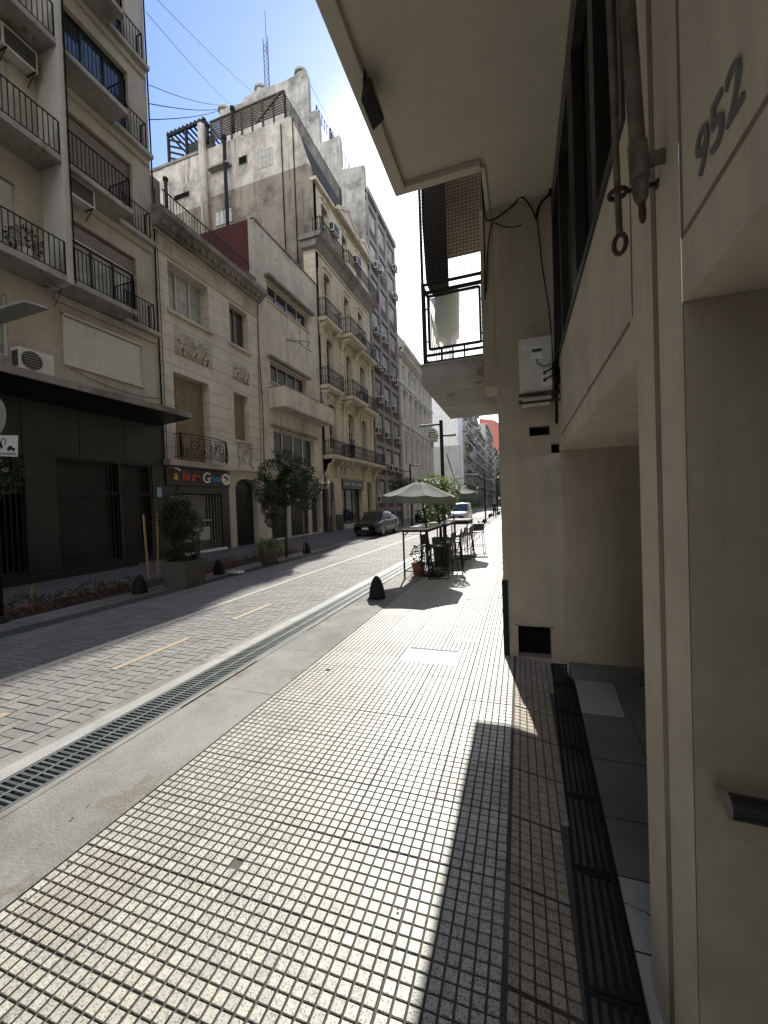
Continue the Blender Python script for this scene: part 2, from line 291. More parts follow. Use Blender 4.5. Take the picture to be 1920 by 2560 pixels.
# ------------------------------------------------------------------ mesh building
WL = {}
SPLIT = {'granite_panel', 'safety_net', 'vent_hole', 'granite_plinth', 'string_course', 'hatch', 'arm', 'net_post', 'balcony_slab', 'far_railing', 'window_glass', 'pilaster_order', 'parapet', 'roof_parapet', 'bracket', 'recess_wall', 'cornice', 'front_grille', 'grille', 'shop_counter', 'frieze', 'groove', 'door_seam', 'shop_letters', 'shop_display', 'frame', 'footrest', 'door_grille', 'upper_ledge', 'blossoms', 'baluster_tier', 'valve'}
def wloc(o): return WL.get(o.name, Vector((0, 0, 0)))
def set_props(o, label=None, cat=None, group=None, kind=None):
    if label: o['label'] = label
    if cat: o['category'] = cat
    if group: o['group'] = group
    if kind: o['kind'] = kind
    return o
def thing(name, label, cat, loc=(0, 0, 0), group=None):
    o = bpy.data.objects.new(name, None); COL.objects.link(o); o.location = loc; o.empty_display_size = .2
    WL[o.name] = Vector(loc); return set_props(o, label, cat, group)
def copy_tree(o, parent=None):
    c = o.copy(); COL.objects.link(c); c.parent = parent
    for ch in list(o.children): copy_tree(ch, c)
    return c
class MB:
    def __init__(s): s.v = []; s.f = []; s.m = []
    def poly(s, pts, mi=0):
        i = len(s.v); s.v += [tuple(p) for p in pts]; s.f.append(tuple(range(i, i+len(pts)))); s.m.append(mi); return s
    def hexa(s, p, mi=0):
        i = len(s.v); s.v += [tuple(q) for q in p]
        for q in ((0, 3, 2, 1), (4, 5, 6, 7), (0, 1, 5, 4), (1, 2, 6, 5), (2, 3, 7, 6), (3, 0, 4, 7)):
            s.f.append(tuple(i+k for k in q)); s.m.append(mi)
        return s
    def box(s, x0, x1, y0, y1, z0, z1, mi=0):
        x0, x1 = sorted((x0, x1)); y0, y1 = sorted((y0, y1)); z0, z1 = sorted((z0, z1))
        return s.hexa([(x0, y0, z0), (x1, y0, z0), (x1, y1, z0), (x0, y1, z0), (x0, y0, z1), (x1, y0, z1), (x1, y1, z1), (x0, y1, z1)], mi)
    def bar(s, p, q, w, h=None, mi=0, up=(0, 0, 1)):
        p = Vector(p); q = Vector(q); d = (q-p); h = h or w
        if d.length < 1e-6: return s
        d.normalize(); u = Vector(up)
        if abs(d.dot(u)) > .95: u = Vector((1, 0, 0))
        a = d.cross(u).normalized()*w/2; b = a.cross(d).normalized()*h/2
        return s.hexa([p-a-b, p+a-b, p+a+b, p-a+b, q-a-b, q+a-b, q+a+b, q-a+b], mi)
    def tube(s, pts, r, n=6, mi=0, cap=True):
        pts = [Vector(p) for p in pts]; rs = r if isinstance(r, (list, tuple)) else [r]*len(pts)
        i0 = len(s.v); pa = None
        for k, p in enumerate(pts):
            d = (pts[min(k+1, len(pts)-1)]-pts[max(k-1, 0)]).normalized()
            if pa is None:
                u = Vector((0, 0, 1)) if abs(d.z) < .9 else Vector((1, 0, 0)); a = d.cross(u).normalized()
            else:
                a = pa-d*pa.dot(d); a = a.normalized() if a.length > 1e-5 else d.orthogonal().normalized()
            pa = a; b = d.cross(a)
            for j in range(n):
                t = 2*math.pi*j/n; s.v.append(tuple(p+(a*math.cos(t)+b*math.sin(t))*rs[k]))
        for k in range(len(pts)-1):
            for j in range(n):
                s.f.append((i0+k*n+j, i0+k*n+(j+1) % n, i0+(k+1)*n+(j+1) % n, i0+(k+1)*n+j)); s.m.append(mi)
        if cap:
            s.f.append(tuple(i0+j for j in range(n))[::-1]); s.m.append(mi)
            s.f.append(tuple(i0+(len(pts)-1)*n+j for j in range(n))); s.m.append(mi)
        return s
    def lathe(s, c, prof, n=20, mi=0, sx=1, sy=1):
        i0 = len(s.v)
        for r, z in prof:
            for j in range(n):
                t = 2*math.pi*j/n; s.v.append((c[0]+r*sx*math.cos(t), c[1]+r*sy*math.sin(t), c[2]+z))
        for k in range(len(prof)-1):
            for j in range(n):
                s.f.append((i0+k*n+j, i0+k*n+(j+1) % n, i0+(k+1)*n+(j+1) % n, i0+(k+1)*n+j)); s.m.append(mi)
        s.f.append(tuple(i0+j for j in range(n))[::-1]); s.m.append(mi)
        s.f.append(tuple(i0+(len(prof)-1)*n+j for j in range(n))); s.m.append(mi)
        return s
    def prism(s, pts, off, mi=0):
        o = Vector(off); n = len(pts); i = len(s.v)
        s.v += [tuple(Vector(p)) for p in pts]+[tuple(Vector(p)+o) for p in pts]
        s.f.append(tuple(range(i, i+n))); s.m.append(mi); s.f.append(tuple(range(i+2*n-1, i+n-1, -1))); s.m.append(mi)
        for k in range(n): s.f.append((i+k, i+(k+1) % n, i+n+(k+1) % n, i+n+k)); s.m.append(mi)
        return s
    def ball(s, c, r, n=8, mi=0):
        if isinstance(r, (int, float)): r = (r, r, r)
        i0 = len(s.v); k = n//2
        for a in range(k+1):
            ph = math.pi*a/k
            for j in range(n):
                t = 2*math.pi*j/n; s.v.append((c[0]+r[0]*math.sin(ph)*math.cos(t), c[1]+r[1]*math.sin(ph)*math.sin(t), c[2]+r[2]*math.cos(ph)))
        for a in range(k):
            for j in range(n): s.f.append((i0+a*n+j, i0+a*n+(j+1) % n, i0+(a+1)*n+(j+1) % n, i0+(a+1)*n+j)); s.m.append(mi)
        return s
    def islands(s, eps=.03):
        n = len(s.v); p = list(range(n))
        def f(a):
            while p[a] != a: p[a] = p[p[a]]; a = p[a]
            return a
        for fc in s.f:
            r = f(fc[0])
            for k in fc[1:]:
                q = f(k)
                if q != r: p[q] = r
        g = {}
        for i in range(n): g.setdefault(f(i), []).append(i)
        co = np.array(s.v, dtype=float); keys = list(g); bb = {k: (co[g[k]].min(0)-eps, co[g[k]].max(0)) for k in keys}; q = {k: k for k in keys}
        def h(a):
            while q[a] != a: q[a] = q[q[a]]; a = q[a]
            return a
        for i, a in enumerate(keys):
            for c in keys[:i]:
                if all(bb[a][0] <= bb[c][1]) and all(bb[c][0] <= bb[a][1]): q[h(a)] = h(c)
        out_ = {}
        for fc, m in zip(s.f, s.m): out_.setdefault(h(f(fc[0])), []).append((fc, m))
        res = []
        for lst_ in out_.values():
            mb = MB(); mp_ = {}
            for fc, m in lst_:
                for k in fc:
                    if k not in mp_: mp_[k] = len(mb.v); mb.v.append(s.v[k])
                mb.f.append(tuple(mp_[k] for k in fc)); mb.m.append(m)
            res.append(mb)
        return res
    def build(s, name, mats, parent=None, smooth=False, bevel=0, label=None):
        if name in SPLIT:
            pcs = s.islands()
            if len(pcs) > 1:
                os_ = [m.build1(name, mats, parent, smooth, bevel, label) for m in pcs]; return os_[0]
        return s.build1(name, mats, parent, smooth, bevel, label)
    def build1(s, name, mats, parent=None, smooth=False, bevel=0, label=None):
        me = bpy.data.meshes.new(name); off = wloc(parent) if parent else Vector((0, 0, 0))
        v = np.array(s.v, dtype=float) - np.array(off) if s.v else np.zeros((0, 3))
        me.from_pydata(v.tolist(), [], s.f); mats = mats if isinstance(mats, (list, tuple)) else [mats]
        for k in mats: me.materials.append(M[k] if isinstance(k, str) else k)
        if len(mats) > 1: me.polygons.foreach_set('material_index', s.m)
        if smooth: me.polygons.foreach_set('use_smooth', [True]*len(me.polygons))
        me.update()
        o = bpy.data.objects.new(name, me); COL.objects.link(o)
        if parent: o.parent = parent; WL[o.name] = off
        if bevel:
            b = o.modifiers.new('bevel', 'BEVEL'); b.width = bevel; b.segments = 2; b.limit_method = 'ANGLE'; b.angle_limit = R(40)
        if label: o['label'] = label
        return o
def LT(XF): return lambda u, v, w: (XF+w, u, v)        # a facade facing +X: u along the street, v up, w out
def ST(YF): return lambda u, v, w: (u, YF-w, v)        # a wall facing the camera (-Y)
def RT(XF): return lambda u, v, w: (XF-w, u, v)        # a wall facing -X
def tbox(mb, T, u0, u1, v0, v1, w0, w1, mi=0):
    a = T(u0, v0, w0); b = T(u1, v1, w1); mb.box(a[0], b[0], a[1], b[1], a[2], b[2], mi)
def wall(mb, T, u0, u1, v0, v1, ops, depth=.3, mi=0, mr=None):
    """flat wall with rectangular openings, each with reveals"""
    mr = mi if mr is None else mr
    us = sorted({u0, u1, *[x for o in ops for x in (o[0], o[1])]}); vs_ = sorted({v0, v1, *[x for o in ops for x in (o[2], o[3])]})
    for a, b in zip(us, us[1:]):
        for c, d in zip(vs_, vs_[1:]):
            cu, cv = (a+b)/2, (c+d)/2
            if not (u0 <= cu <= u1 and v0 <= cv <= v1): continue
            if any(o[0] < cu < o[1] and o[2] < cv < o[3] for o in ops): continue
            mb.poly([T(a, c, 0), T(b, c, 0), T(b, d, 0), T(a, d, 0)], mi)
    for o in ops:
        d = o[4] if len(o) > 4 else depth; a, b, c, e = o[:4]
        mb.poly([T(a, c, 0), T(a, c, -d), T(a, e, -d), T(a, e, 0)], mr); mb.poly([T(b, c, 0), T(b, e, 0), T(b, e, -d), T(b, c, -d)], mr)
        mb.poly([T(a, e, 0), T(a, e, -d), T(b, e, -d), T(b, e, 0)], mr); mb.poly([T(a, c, 0), T(b, c, 0), T(b, c, -d), T(a, c, -d)], mr)
def window(par, T, u0, u1, v0, v1, d, cols=2, rows=1, fw=.06, fm='frame_cream', gm='glass', name='window', pane='pane'):
    f = MB()
    for k in range(cols+1):
        c = u0+(u1-u0)*k/cols; c = min(max(c, u0+fw/2), u1-fw/2); tbox(f, T, c-fw/2, c+fw/2, v0, v1, -d-.002, -d+.05)
    for k in range(rows+1):
        c = v0+(v1-v0)*k/rows; c = min(max(c, v0+fw/2), v1-fw/2); tbox(f, T, u0+.001, u1-.001, c-fw/2, c+fw/2, -d, -d+.046)
    fo = f.build(name, fm, par)
    g = MB(); tbox(g, T, u0+.004, u1-.004, v0+.004, v1-.004, -d-.03, -d-.012); g.build(pane, gm, fo)
    return fo
def shutter(par, T, u0, u1, v0, v1, d, mat, pitch=.06, name='roller_shutter', stiles=0):
    f = MB(); n = max(3, int((v1-v0)/pitch)); h = (v1-v0)/n
    for k in range(n):
        a = v0+k*h
        f.poly([T(u0, a, -d+.018), T(u1, a, -d+.018), T(u1, a+h*.75, -d+.024), T(u0, a+h*.75, -d+.024)])
        f.poly([T(u0, a+h*.75, -d+.024), T(u1, a+h*.75, -d+.024), T(u1, a+h*.78, -d-.02), T(u0, a+h*.78, -d-.02)])
        f.poly([T(u0, a+h*.78, -d-.02), T(u1, a+h*.78, -d-.02), T(u1, a+h, -d-.02), T(u0, a+h, -d-.02)])
    for k in range(stiles+1 if stiles else 0):
        c = u0+(u1-u0)*k/stiles; c = min(max(c, u0+.03), u1-.03); tbox(f, T, c-.025, c+.025, v0, v1, -d-.01, -d+.035)
    return f.build(name, mat, par)
def rail(par, pts, z0, z1, step=.11, r=.009, mat='iron', name='railing', bot=.06, posts=True, scroll=False):
    b = MB()
    for p, q in zip(pts, pts[1:]):
        P, Q = Vector((p[0], p[1], 0)), Vector((q[0], q[1], 0)); Ld = (Q-P).length; n = max(1, int(Ld/step))
        b.bar((p[0], p[1], z1), (q[0], q[1], z1), .035, .02); b.bar((p[0], p[1], z0+bot), (q[0], q[1], z0+bot), .025, .015)
        for k in range(n+1):
            x = P.lerp(Q, k/n); w = r*2 if 0 < k < n else r*3.4
            b.bar((x.x, x.y, z0 if k in (0, n) else z0+bot), (x.x, x.y, z1), w)
        if scroll:
            b.bar((p[0], p[1], z1-.13), (q[0], q[1], z1-.13), .02, .012)
            d = (Q-P).normalized()
            for k in range(n):
                c = P.lerp(Q, (k+.5)/n); rr = min(step*.42, .06)
                for zc in (z1-.065, z0+bot+.10, (z0+z1)/2):
                    ring = [(c.x+d.x*rr*math.cos(t), c.y+d.y*rr*math.cos(t), zc+rr*math.sin(t)) for t in [i*math.pi/3 for i in range(7)]]
                    b.tube(ring, .007, 4, cap=False)
    return b.build(name, mat, par)
def jitter(a): return random.uniform(-a, a)
def leaves(mb, blobs, n, size, mi=0, flat=.0, aspect=2.2):
    """leaf-sized folded faces spread through a set of ellipsoids (cx,cy,cz,rx,ry,rz)"""
    wts = [b[3]*b[4]*b[5] for b in blobs]
    for _ in range(n):
        c = random.choices(blobs, wts)[0]
        while True:
            d = Vector((jitter(1), jitter(1), jitter(1)))
            if .12 < d.length < 1: break
        d = d.normalized()*(d.length**.45)
        p = Vector((c[0]+d.x*c[3], c[1]+d.y*c[4], c[2]+d.z*c[5]))
        ax = (d*.6+Vector((jitter(1), jitter(1), jitter(.8)-.2))).normalized(); sd_ = ax.cross(Vector((jitter(1), jitter(1), 1))).normalized(); nn = ax.cross(sd_)
        s = size*random.uniform(.6, 1.3); w = s/aspect
        i = len(mb.v); mb.v += [tuple(p), tuple(p+ax*s*.5+sd_*w*.5+nn*w*.18), tuple(p+ax*s), tuple(p+ax*s*.5-sd_*w*.5+nn*w*.18)]
        mb.f.append((i, i+1, i+2, i+3)); mb.m.append(mi)
def wire(name, pts, r, label, sag=0.0, cat='cable', mat='cable', n=10, group=None):
    P = []; V_ = [Vector(p) for p in pts]
    for i in range(len(V_)-1):
        a, b = V_[i], V_[i+1]; a0 = V_[i-1] if i else a*2-b; b0 = V_[i+2] if i+2 < len(V_) else b*2-a
        for k in range(n):
            t = k/n
            p = a.lerp(b, t) if (sag or len(V_) < 3) else .5*((2*a)+(b-a0)*t+(2*a0-5*a+4*b-b0)*t*t+(3*a-a0-3*b+b0)*t**3)
            p.z -= sag*4*t*(1-t); P.append(p)
    P.append(Vector(pts[-1])); m = MB(); m.tube(P, r, 5); o = m.build(name, mat); set_props(o, label, cat, group); return o
def text_obj(name, s, size, T, mat, parent=None, depth=.012, bold=0.0, align='LEFT', shear=0.0):
    c = bpy.data.curves.new('t', 'FONT'); c.body = s; c.size = size; c.extrude = depth/2; c.offset = bold; c.align_x = align; c.shear = shear
    t = bpy.data.objects.new('t', c); COL.objects.link(t); dg = bpy.context.evaluated_depsgraph_get(); me = bpy.data.meshes.new_from_object(t.evaluated_get(dg))
    bpy.data.objects.remove(t); me.transform(T)
    off = wloc(parent) if parent else Vector((0, 0, 0)); me.transform(Matrix.Translation(-off))
    me.materials.clear(); me.materials.append(M[mat]); me.name = name
    o = bpy.data.objects.new(name, me); COL.objects.link(o)
    if parent: o.parent = parent
    return o
def struct(mb, name, mats, **k): o = mb.build(name, mats, **k); o['kind'] = 'structure'; return o
#PART2
# ------------------------------------------------------------------ the setting: ground, street, pavements
g = MB(); g.poly([(-400, -200, -.30), (400, -200, -.30), (400, 900, -.30), (-400, 900, -.30)]); struct(g, 'ground', 'asphalt')
def cells(name, x0, nx, y0, ny, cw, cl, groove, depth, top, mats, joint_every=8, joint=.012, tilt=.0012, zf=None, skip=None, jx0=0):
    """grooved cement tiles: every raised cell is real, wider joints between tiles, each tile laid a touch uneven"""
    V = []; F = []; rnd = random.Random(3)
    tiles = {}; MI = []; old = {}
    for i in range(nx):
        for j in range(ny):
            ti, tj = (i-jx0)//joint_every, j//joint_every
            if (ti, tj) not in tiles: tiles[(ti, tj)] = (rnd.uniform(-.0010, .0010), rnd.uniform(-tilt, tilt)*5, rnd.uniform(-tilt, tilt)*5)
            dz, tx, ty = tiles[(ti, tj)]
            a = x0+i*cw; b = y0+j*cl; gl = groove/2
            xa = a+gl+(joint/2 if (i-jx0) % joint_every == 0 else 0); xb = a+cw-gl-(joint/2 if (i-jx0) % joint_every == joint_every-1 else 0)
            ya = b+gl+(joint/2 if j % joint_every == 0 else 0); yb = b+cl-gl-(joint/2 if j % joint_every == joint_every-1 else 0)
            if skip and skip((xa+xb)/2, (ya+yb)/2): continue
            if rnd.random() < .0004: continue
            n = len(V); bev = .0011
            for (x, y, z) in ((xa, ya, -depth), (xb, ya, -depth), (xb, yb, -depth), (xa, yb, -depth), (xa+bev, ya+bev, 0), (xb-bev, ya+bev, 0), (xb-bev, yb-bev, 0), (xa+bev, yb-bev, 0)):
                zz = top+dz+tx*(x-a)+ty*(y-b)+z + (zf(x, y) if zf else 0)
                V.append((x, y, zz))
            F += [(n+4, n+5, n+6, n+7), (n, n+1, n+5, n+4), (n+1, n+2, n+6, n+5), (n+2, n+3, n+7, n+6), (n+3, n, n+4, n+7)]; MI += [old.setdefault((ti, tj), 1 if rnd.random() < .07 else 0)]*5
    m = MB(); m.v = V; m.f = F; m.m = MI if isinstance(mats, list) else [0]*len(F); return struct(m, name, mats)
CW = .0505
covers = [(-1.26, -.72, 4.15, 4.52), (-.80, -.57, 4.90, 5.02)]
TX1 = -.105; NX = 41
def skipc(x, y): return any(a-.01 < x < b+.01 and c-.01 < y < d+.01 for a, b, c, d in covers)
cells('sidewalk', TX1-NX*CW, NX, -.6, 560, CW, CW, .0078, .0055, 0, ['tile', 'tile_old'], joint=.003, skip=skipc, jx0=1)
rmp = MB()
g = MB(); g.poly([(TX1-NX*CW-.02, -2.5, -.0058), (TX1+.003, -2.5, -.0058), (TX1+.003, 27.7, -.0058), (TX1-NX*CW-.02, 27.7, -.0058)]); struct(g, 'sidewalk_bed', 'grout')
g = MB(); g.poly([(-2.2, 27.7, -.001), (-.1, 27.7, -.001), (-.1, 130, -.001), (-2.2, 130, -.001)]); struct(g, 'sidewalk_beyond', 'walkgrey' if False else 'tile')
# the strip that falls to the gutter
def gx(y): return .115+.032*y                      # left edge of the gutter, slightly out of line with the tiles
def rz(x, y): return -.045*max(0, (x-TX1))/.3
cells('sidewalk_ramp', TX1+.006, 7, -.6, 102, .051, CW, .0075, .0055, 0, 'tile_warm', zf=rz, skip=lambda x, y: x > gx(y)-.006, joint_every=8)
g = MB(); g.poly([(TX1+.003, -2.5, -.006), (.42, -2.5, -.0058-.045*.525/.3), (.42, 4.56, -.0058-.045*.525/.3), (TX1+.003, 4.56, -.006)]); struct(g, 'sidewalk_ramp_bed', 'grout')
# road: concrete strip, crack, kerb strip, drain, painted strip, herringbone pavers
XT = TX1-NX*CW-.006
g = MB()
n = 60; rnd = random.Random(5); ys = [-2.5+130*(k/n)**1.6 for k in range(n+1)]
cx_ = [-2.83+rnd.uniform(-.006, .006) for _ in ys]
for k in range(n): g.poly([(cx_[k], ys[k], .001), (XT, ys[k], .001), (XT, ys[k+1], .001), (cx_[k+1], ys[k+1], .001)])
struct(g, 'concrete_strip', 'concrete')
g = MB()
for k in range(n): w = rnd.uniform(.010, .030); g.poly([(-2.90, ys[k], -.002), (cx_[k]-w, ys[k], -.002), (cx_[k+1]-w, ys[k+1], -.002), (-2.90, ys[k+1], -.002)])
struct(g, 'drain_kerb', 'concrete')
g = MB(); g.poly([(-2.93, -2.5, -.05), (XT+.02, -2.5, -.05), (XT+.02, 128, -.05), (-2.93, 128, -.05)]); struct(g, 'joint_soil', 'soil')
g = MB(); g.box(-3.375, -3.235, -2.5, 120, -.12, .003); struct(g, 'kerb_line', 'kerb_paint')
g = MB(); g.box(-3.47, -3.377, -2.5, 120, -.12, -.001); struct(g, 'kerb_bedding', 'concrete')
def drain(name, xa, xb, y0, y1, label, far=40):
    t = thing(name, label, 'drain grate', ((xa+xb)/2, y0, 0)); b = MB(); xm = (xa+xb)/2; zt, zb = 0, -.025
    for x, w in ((xa+.012, .024), (xm, .02), (xb-.012, .024)): b.box(x-w/2, x+w/2, y0, y1, zb, zt)
    y = y0; k = 0; p = .0405
    while y < min(y1, far):
        if k % 2 == 0: b.box(xa+.024, xb-.024, y-.0085, y-.002, zb, zt-.0005); b.box(xa+.024, xb-.024, y+.002, y+.0085, zb, zt-.0005)
        else: b.box(xa+.024, xb-.024, y-.0065, y+.0065, zb, zt-.0005)
        y += p; k += 1
    b.build('grate_bars', 'grate', t)
    c = MB(); c.poly([(xa-.01, y0, -.10), (xb+.01, y0, -.10), (xb+.01, y1, -.10), (xa-.01, y1, -.10)]); c.build('channel', 'void', t); return t
drain('drain_grate', -3.232, -2.902, 0, 60, 'long galvanised slotted drain grate between the tiled sidewalk and the pavers', 22)
drain('drain_grate', -7.36, -7.06, 0, 60, 'dusty slotted drain grate along the shaded far kerb', 16)
# herringbone pavers
B = .103; V = []; F = []; rnd = random.Random(9)
x_l, x_r = -7.05, -3.475
for ix in range(int((x_r-x_l)/B)+2):
    for iy in range(-4, 430):
        k = (ix-iy) % 4
        if k not in (0, 3): continue
        x0 = x_l+(ix-1)*B; y0 = iy*B
        w, h = (2, 1) if k == 0 else (1, 2)
        xa, xb, ya, yb = x0+.0016, x0+w*B-.0016, y0+.0042, y0+h*B-.0042
        xa = max(xa, x_l); xb = min(xb, x_r)
        if xb-xa < .02: continue
        dz = rnd.uniform(-.002, .002); tx = rnd.uniform(-.006, .006); i = len(V); bv = .002
        for (x, y, z) in ((xa, ya, -.03), (xb, ya, -.03), (xb, yb, -.03), (xa, yb, -.03), (xa+bv, ya+bv, 0), (xb-bv, ya+bv, 0), (xb-bv, yb-bv, 0), (xa+bv, yb-bv, 0)):
            V.append((x, y, z-.004+dz+(tx*(y-ya) if z == 0 else 0)))
        F += [(i+4, i+5, i+6, i+7), (i, i+1, i+5, i+4), (i+1, i+2, i+6, i+5), (i+2, i+3, i+7, i+6), (i+3, i, i+4, i+7)]
m = MB(); m.v = V; m.f = F; m.m = [0]*len(F); struct(m, 'road', 'paver')
g = MB(); g.poly([(-7.06, -2.5, -.028), (-3.46, -2.5, -.028), (-3.46, 44, -.028), (-7.06, 44, -.028)]); struct(g, 'road_bed', 'paver_joint')
g = MB(); g.poly([(-7.06, 44, -.005), (-3.46, 44, -.005), (-3.46, 400, -.005), (-7.06, 400, -.005)]); struct(g, 'road_beyond', 'paver')
g = MB(); g.box(-5.26, -5.15, -2, 90, -.02, .002); struct(g, 'lane_line', 'kerb_paint')
for a, b in ((-1.0, 2.2), (3.15, 4.2), (5.1, 6.1)):
    g = MB(); g.box(-4.33, -4.24, a, b, -.02, .0025); struct(g, 'lane_dash', 'yellow')
# left pavement (flush kerb slab, planting bed, grey walk)
g = MB(); g.box(-8.02, -7.37, -6, 130, -.2, .012); struct(g, 'kerb_slab', 'concrete')
g = MB(); g.box(-8.9, -8.02, -6, 13.6, -.2, .03); struct(g, 'planting_bed', 'soil')
g = MB(); g.box(-8.9, -8.025, 13.6, 130, -.2, .02); g.box(-12.4, -8.9, -6, 130, -.2, .024); struct(g, 'pavement', 'walkgrey')
def crack(name, pts, w, seed, z, mat='soil', up=1, amp=.02):
    r_ = random.Random(seed); P = []
    for a, c in zip(pts, pts[1:]):
        for k in range(14): t_ = k/14; P.append((a[0]+(c[0]-a[0])*t_+r_.uniform(-amp, amp), a[1]+(c[1]-a[1])*t_+r_.uniform(-amp, amp)))
    P.append(pts[-1]); m = MB()
    for k in range(len(P)-1):
        a, c = Vector((*P[k], z)), Vector((*P[k+1], z)); d = (c-a); s = Vector((-d.y, d.x, 0)).normalized()*w*r_.uniform(.3, 1)
        m.poly([a-s, a+s, c+s, c-s])
    o = m.build(name, mat); o['kind'] = 'structure'; return o
crack('crack', [(-2.83, 5.9), (-2.5, 5.95), (-2.17, 5.9)], .0022, 2, .0022)
crack('crack', [(-2.82, 8.3), (-2.17, 8.25)], .0025, 5, .0022, amp=.005); crack('crack', [(-2.82, 3.1), (-2.17, 3.08)], .0020, 6, .0022, amp=.003)
crack('crack', [(.36, 1.92), (.50, 1.88), (.62, 1.90), (.75, 1.84)], .004, 3, -.0478, amp=.008)
# manhole covers let into the sidewalk
def cover(x0, x1, y0, y1, label):
    t = thing('manhole_cover', label, 'manhole cover', ((x0+x1)/2, (y0+y1)/2, 0)); b = MB(); b.box(x0, x1, y0, y1, -.03, -.003)
    k = x0+.03
    while k < x1-.03: b.box(k, k+.011, y0+.02, y1-.02, -.003, .001); k += .028
    b.build('lid', 'grate', t)
    f = MB(); f.box(x0-.008, x0-.001, y0-.008, y1+.008, -.03, .002); f.box(x1+.001, x1+.008, y0-.008, y1+.008, -.03, .002); f.box(x0-.001, x1+.001, y0-.008, y0-.001, -.03, .002); f.box(x0-.001, x1+.001, y1+.001, y1+.008, -.03, .002); f.build('rim', 'grate', t)
cover(*covers[0], 'large ribbed metal cover set into the sunlit sidewalk tiles'); cover(*covers[1], 'small ribbed metal cover in the tiles behind the larger one')

# right gutter grate: long slots
t = thing('gutter_grate', 'black cast grate with long slots beside the entrance of the beige building', 'drain grate', (.25, 1, 0))
b = MB()
for s in range(11):
    y0 = -1.0+s*.507; y1 = y0+.503; zz = -.046
    for k in range(6):
        f = k/5; w = .011 if k not in (0, 5) else .018
        xa0, xa1 = gx(y0)+.012+f*.165, gx(y1)+.012+f*.165
        b.hexa([(xa0-w/2, y0, zz-.02), (xa0+w/2, y0, zz-.02), (xa1+w/2, y1, zz-.02), (xa1-w/2, y1, zz-.02), (xa0-w/2, y0, zz), (xa0+w/2, y0, zz), (xa1+w/2, y1, zz), (xa1-w/2, y1, zz)])
    for y in (y0+.001, y1-.016): b.box(gx(y)+.001, gx(y)+.188, y, y+.014, zz-.02, zz-.001)
b.build('bars', 'iron', t)
b = MB(); b.poly([(gx(-2), -2, -.12), (gx(-2)+.22, -2, -.12), (gx(4.56)+.22, 4.56, -.12), (gx(4.56), 4.56, -.12)]); b.build('channel', 'void', t)
g = MB()   # entry floor slabs
def gr(y): return gx(y)+.195
ysl = [-3, 1.0, 1.32, 1.72, 2.05, 2.42, 2.95, 3.55, 4.20]
struct(MB().hexa([(gr(-3), -3, -.2), (4, -3, -.2), (4, 4.34, -.2), (gr(4.3), 4.34, -.2), (gr(-3), -3, -.056), (4, -3, -.056), (4, 4.34, -.056), (gr(4.3), 4.34, -.056)]), 'entry_floor_bed', 'soil')
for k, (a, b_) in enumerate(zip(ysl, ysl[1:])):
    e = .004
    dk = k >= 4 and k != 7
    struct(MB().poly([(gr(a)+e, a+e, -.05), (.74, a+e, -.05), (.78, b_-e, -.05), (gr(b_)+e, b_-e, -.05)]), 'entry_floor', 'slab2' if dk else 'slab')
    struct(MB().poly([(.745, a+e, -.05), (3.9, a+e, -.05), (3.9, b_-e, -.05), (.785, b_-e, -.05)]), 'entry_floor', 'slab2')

# ------------------------------------------------------------------ the beige building on the right (numbered 952)
XR = .40
bt = thing('beige_building', 'beige rendered building numbered 952 with a deep overhang above its entrance', 'building', (XR, 1.4, 0))
T = RT(XR)
b = MB()
ZB, ZS = 2.18, 3.06
wall(b, T, 1.21, 4.56, ZB, ZS, [], mi=0)                                   # band over the far opening and the column
wall(b, T, 1.665, 1.205, ZS, 4.95, [], mi=0) if False else None
b.poly([T(1.205, ZS, 0), T(1.69, ZS, 0), T(1.69, 4.95, 0), T(1.205, 4.95, 0)])
b.poly([T(1.205, -.2, 0), T(1.62, -.2, 0), T(1.62, ZB, 0), T(1.205, ZB, 0)])    # column face
b.poly([T(-6, ZB, 0), T(1.205, ZB, 0), T(1.205, 4.95, 0), T(-6, 4.95, 0)])      # the wall over the near entrance
b.poly([(XR, 1.62, -.2), (XR, 1.62, ZB), (XR+.42, 1.62, ZB), (XR+.42, 1.62, -.2)])
b.poly([(XR+.42, 1.205, -.2), (XR+.42, 1.205, ZB), (XR+.42, 1.62, ZB), (XR+.42, 1.62, -.2)])
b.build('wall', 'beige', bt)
b = MB(); b.poly([(XR+.001, 1.203, -.2), (4, 1.203, -.2), (4, 1.203, ZB), (XR+.001, 1.203, ZB)]); b.build('entrance_side_wall', 'beige_shaded', bt)
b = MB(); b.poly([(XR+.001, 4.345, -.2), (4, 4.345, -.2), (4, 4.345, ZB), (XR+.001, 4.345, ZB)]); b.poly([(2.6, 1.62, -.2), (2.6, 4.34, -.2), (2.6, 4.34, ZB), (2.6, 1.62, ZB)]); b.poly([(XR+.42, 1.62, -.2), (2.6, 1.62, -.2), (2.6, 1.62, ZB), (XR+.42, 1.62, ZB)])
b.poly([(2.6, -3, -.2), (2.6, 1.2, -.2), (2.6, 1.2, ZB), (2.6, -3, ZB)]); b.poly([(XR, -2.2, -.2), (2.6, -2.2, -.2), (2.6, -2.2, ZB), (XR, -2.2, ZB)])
b.build('recess_wall', 'beige_shaded', bt)
b = MB(); b.box(XR+.02, 1.0, 4.20, 4.345, -.2, .065); b.box(1.0, 2.6, 4.24, 4.345, -.2, .075); b.build('plinth', 'slab2', bt, bevel=.006)
b = MB()
hx0, hx1, hy0, hy1 = .56, .83, 1.95, 2.06                                    # a dark hatch in the entrance ceiling
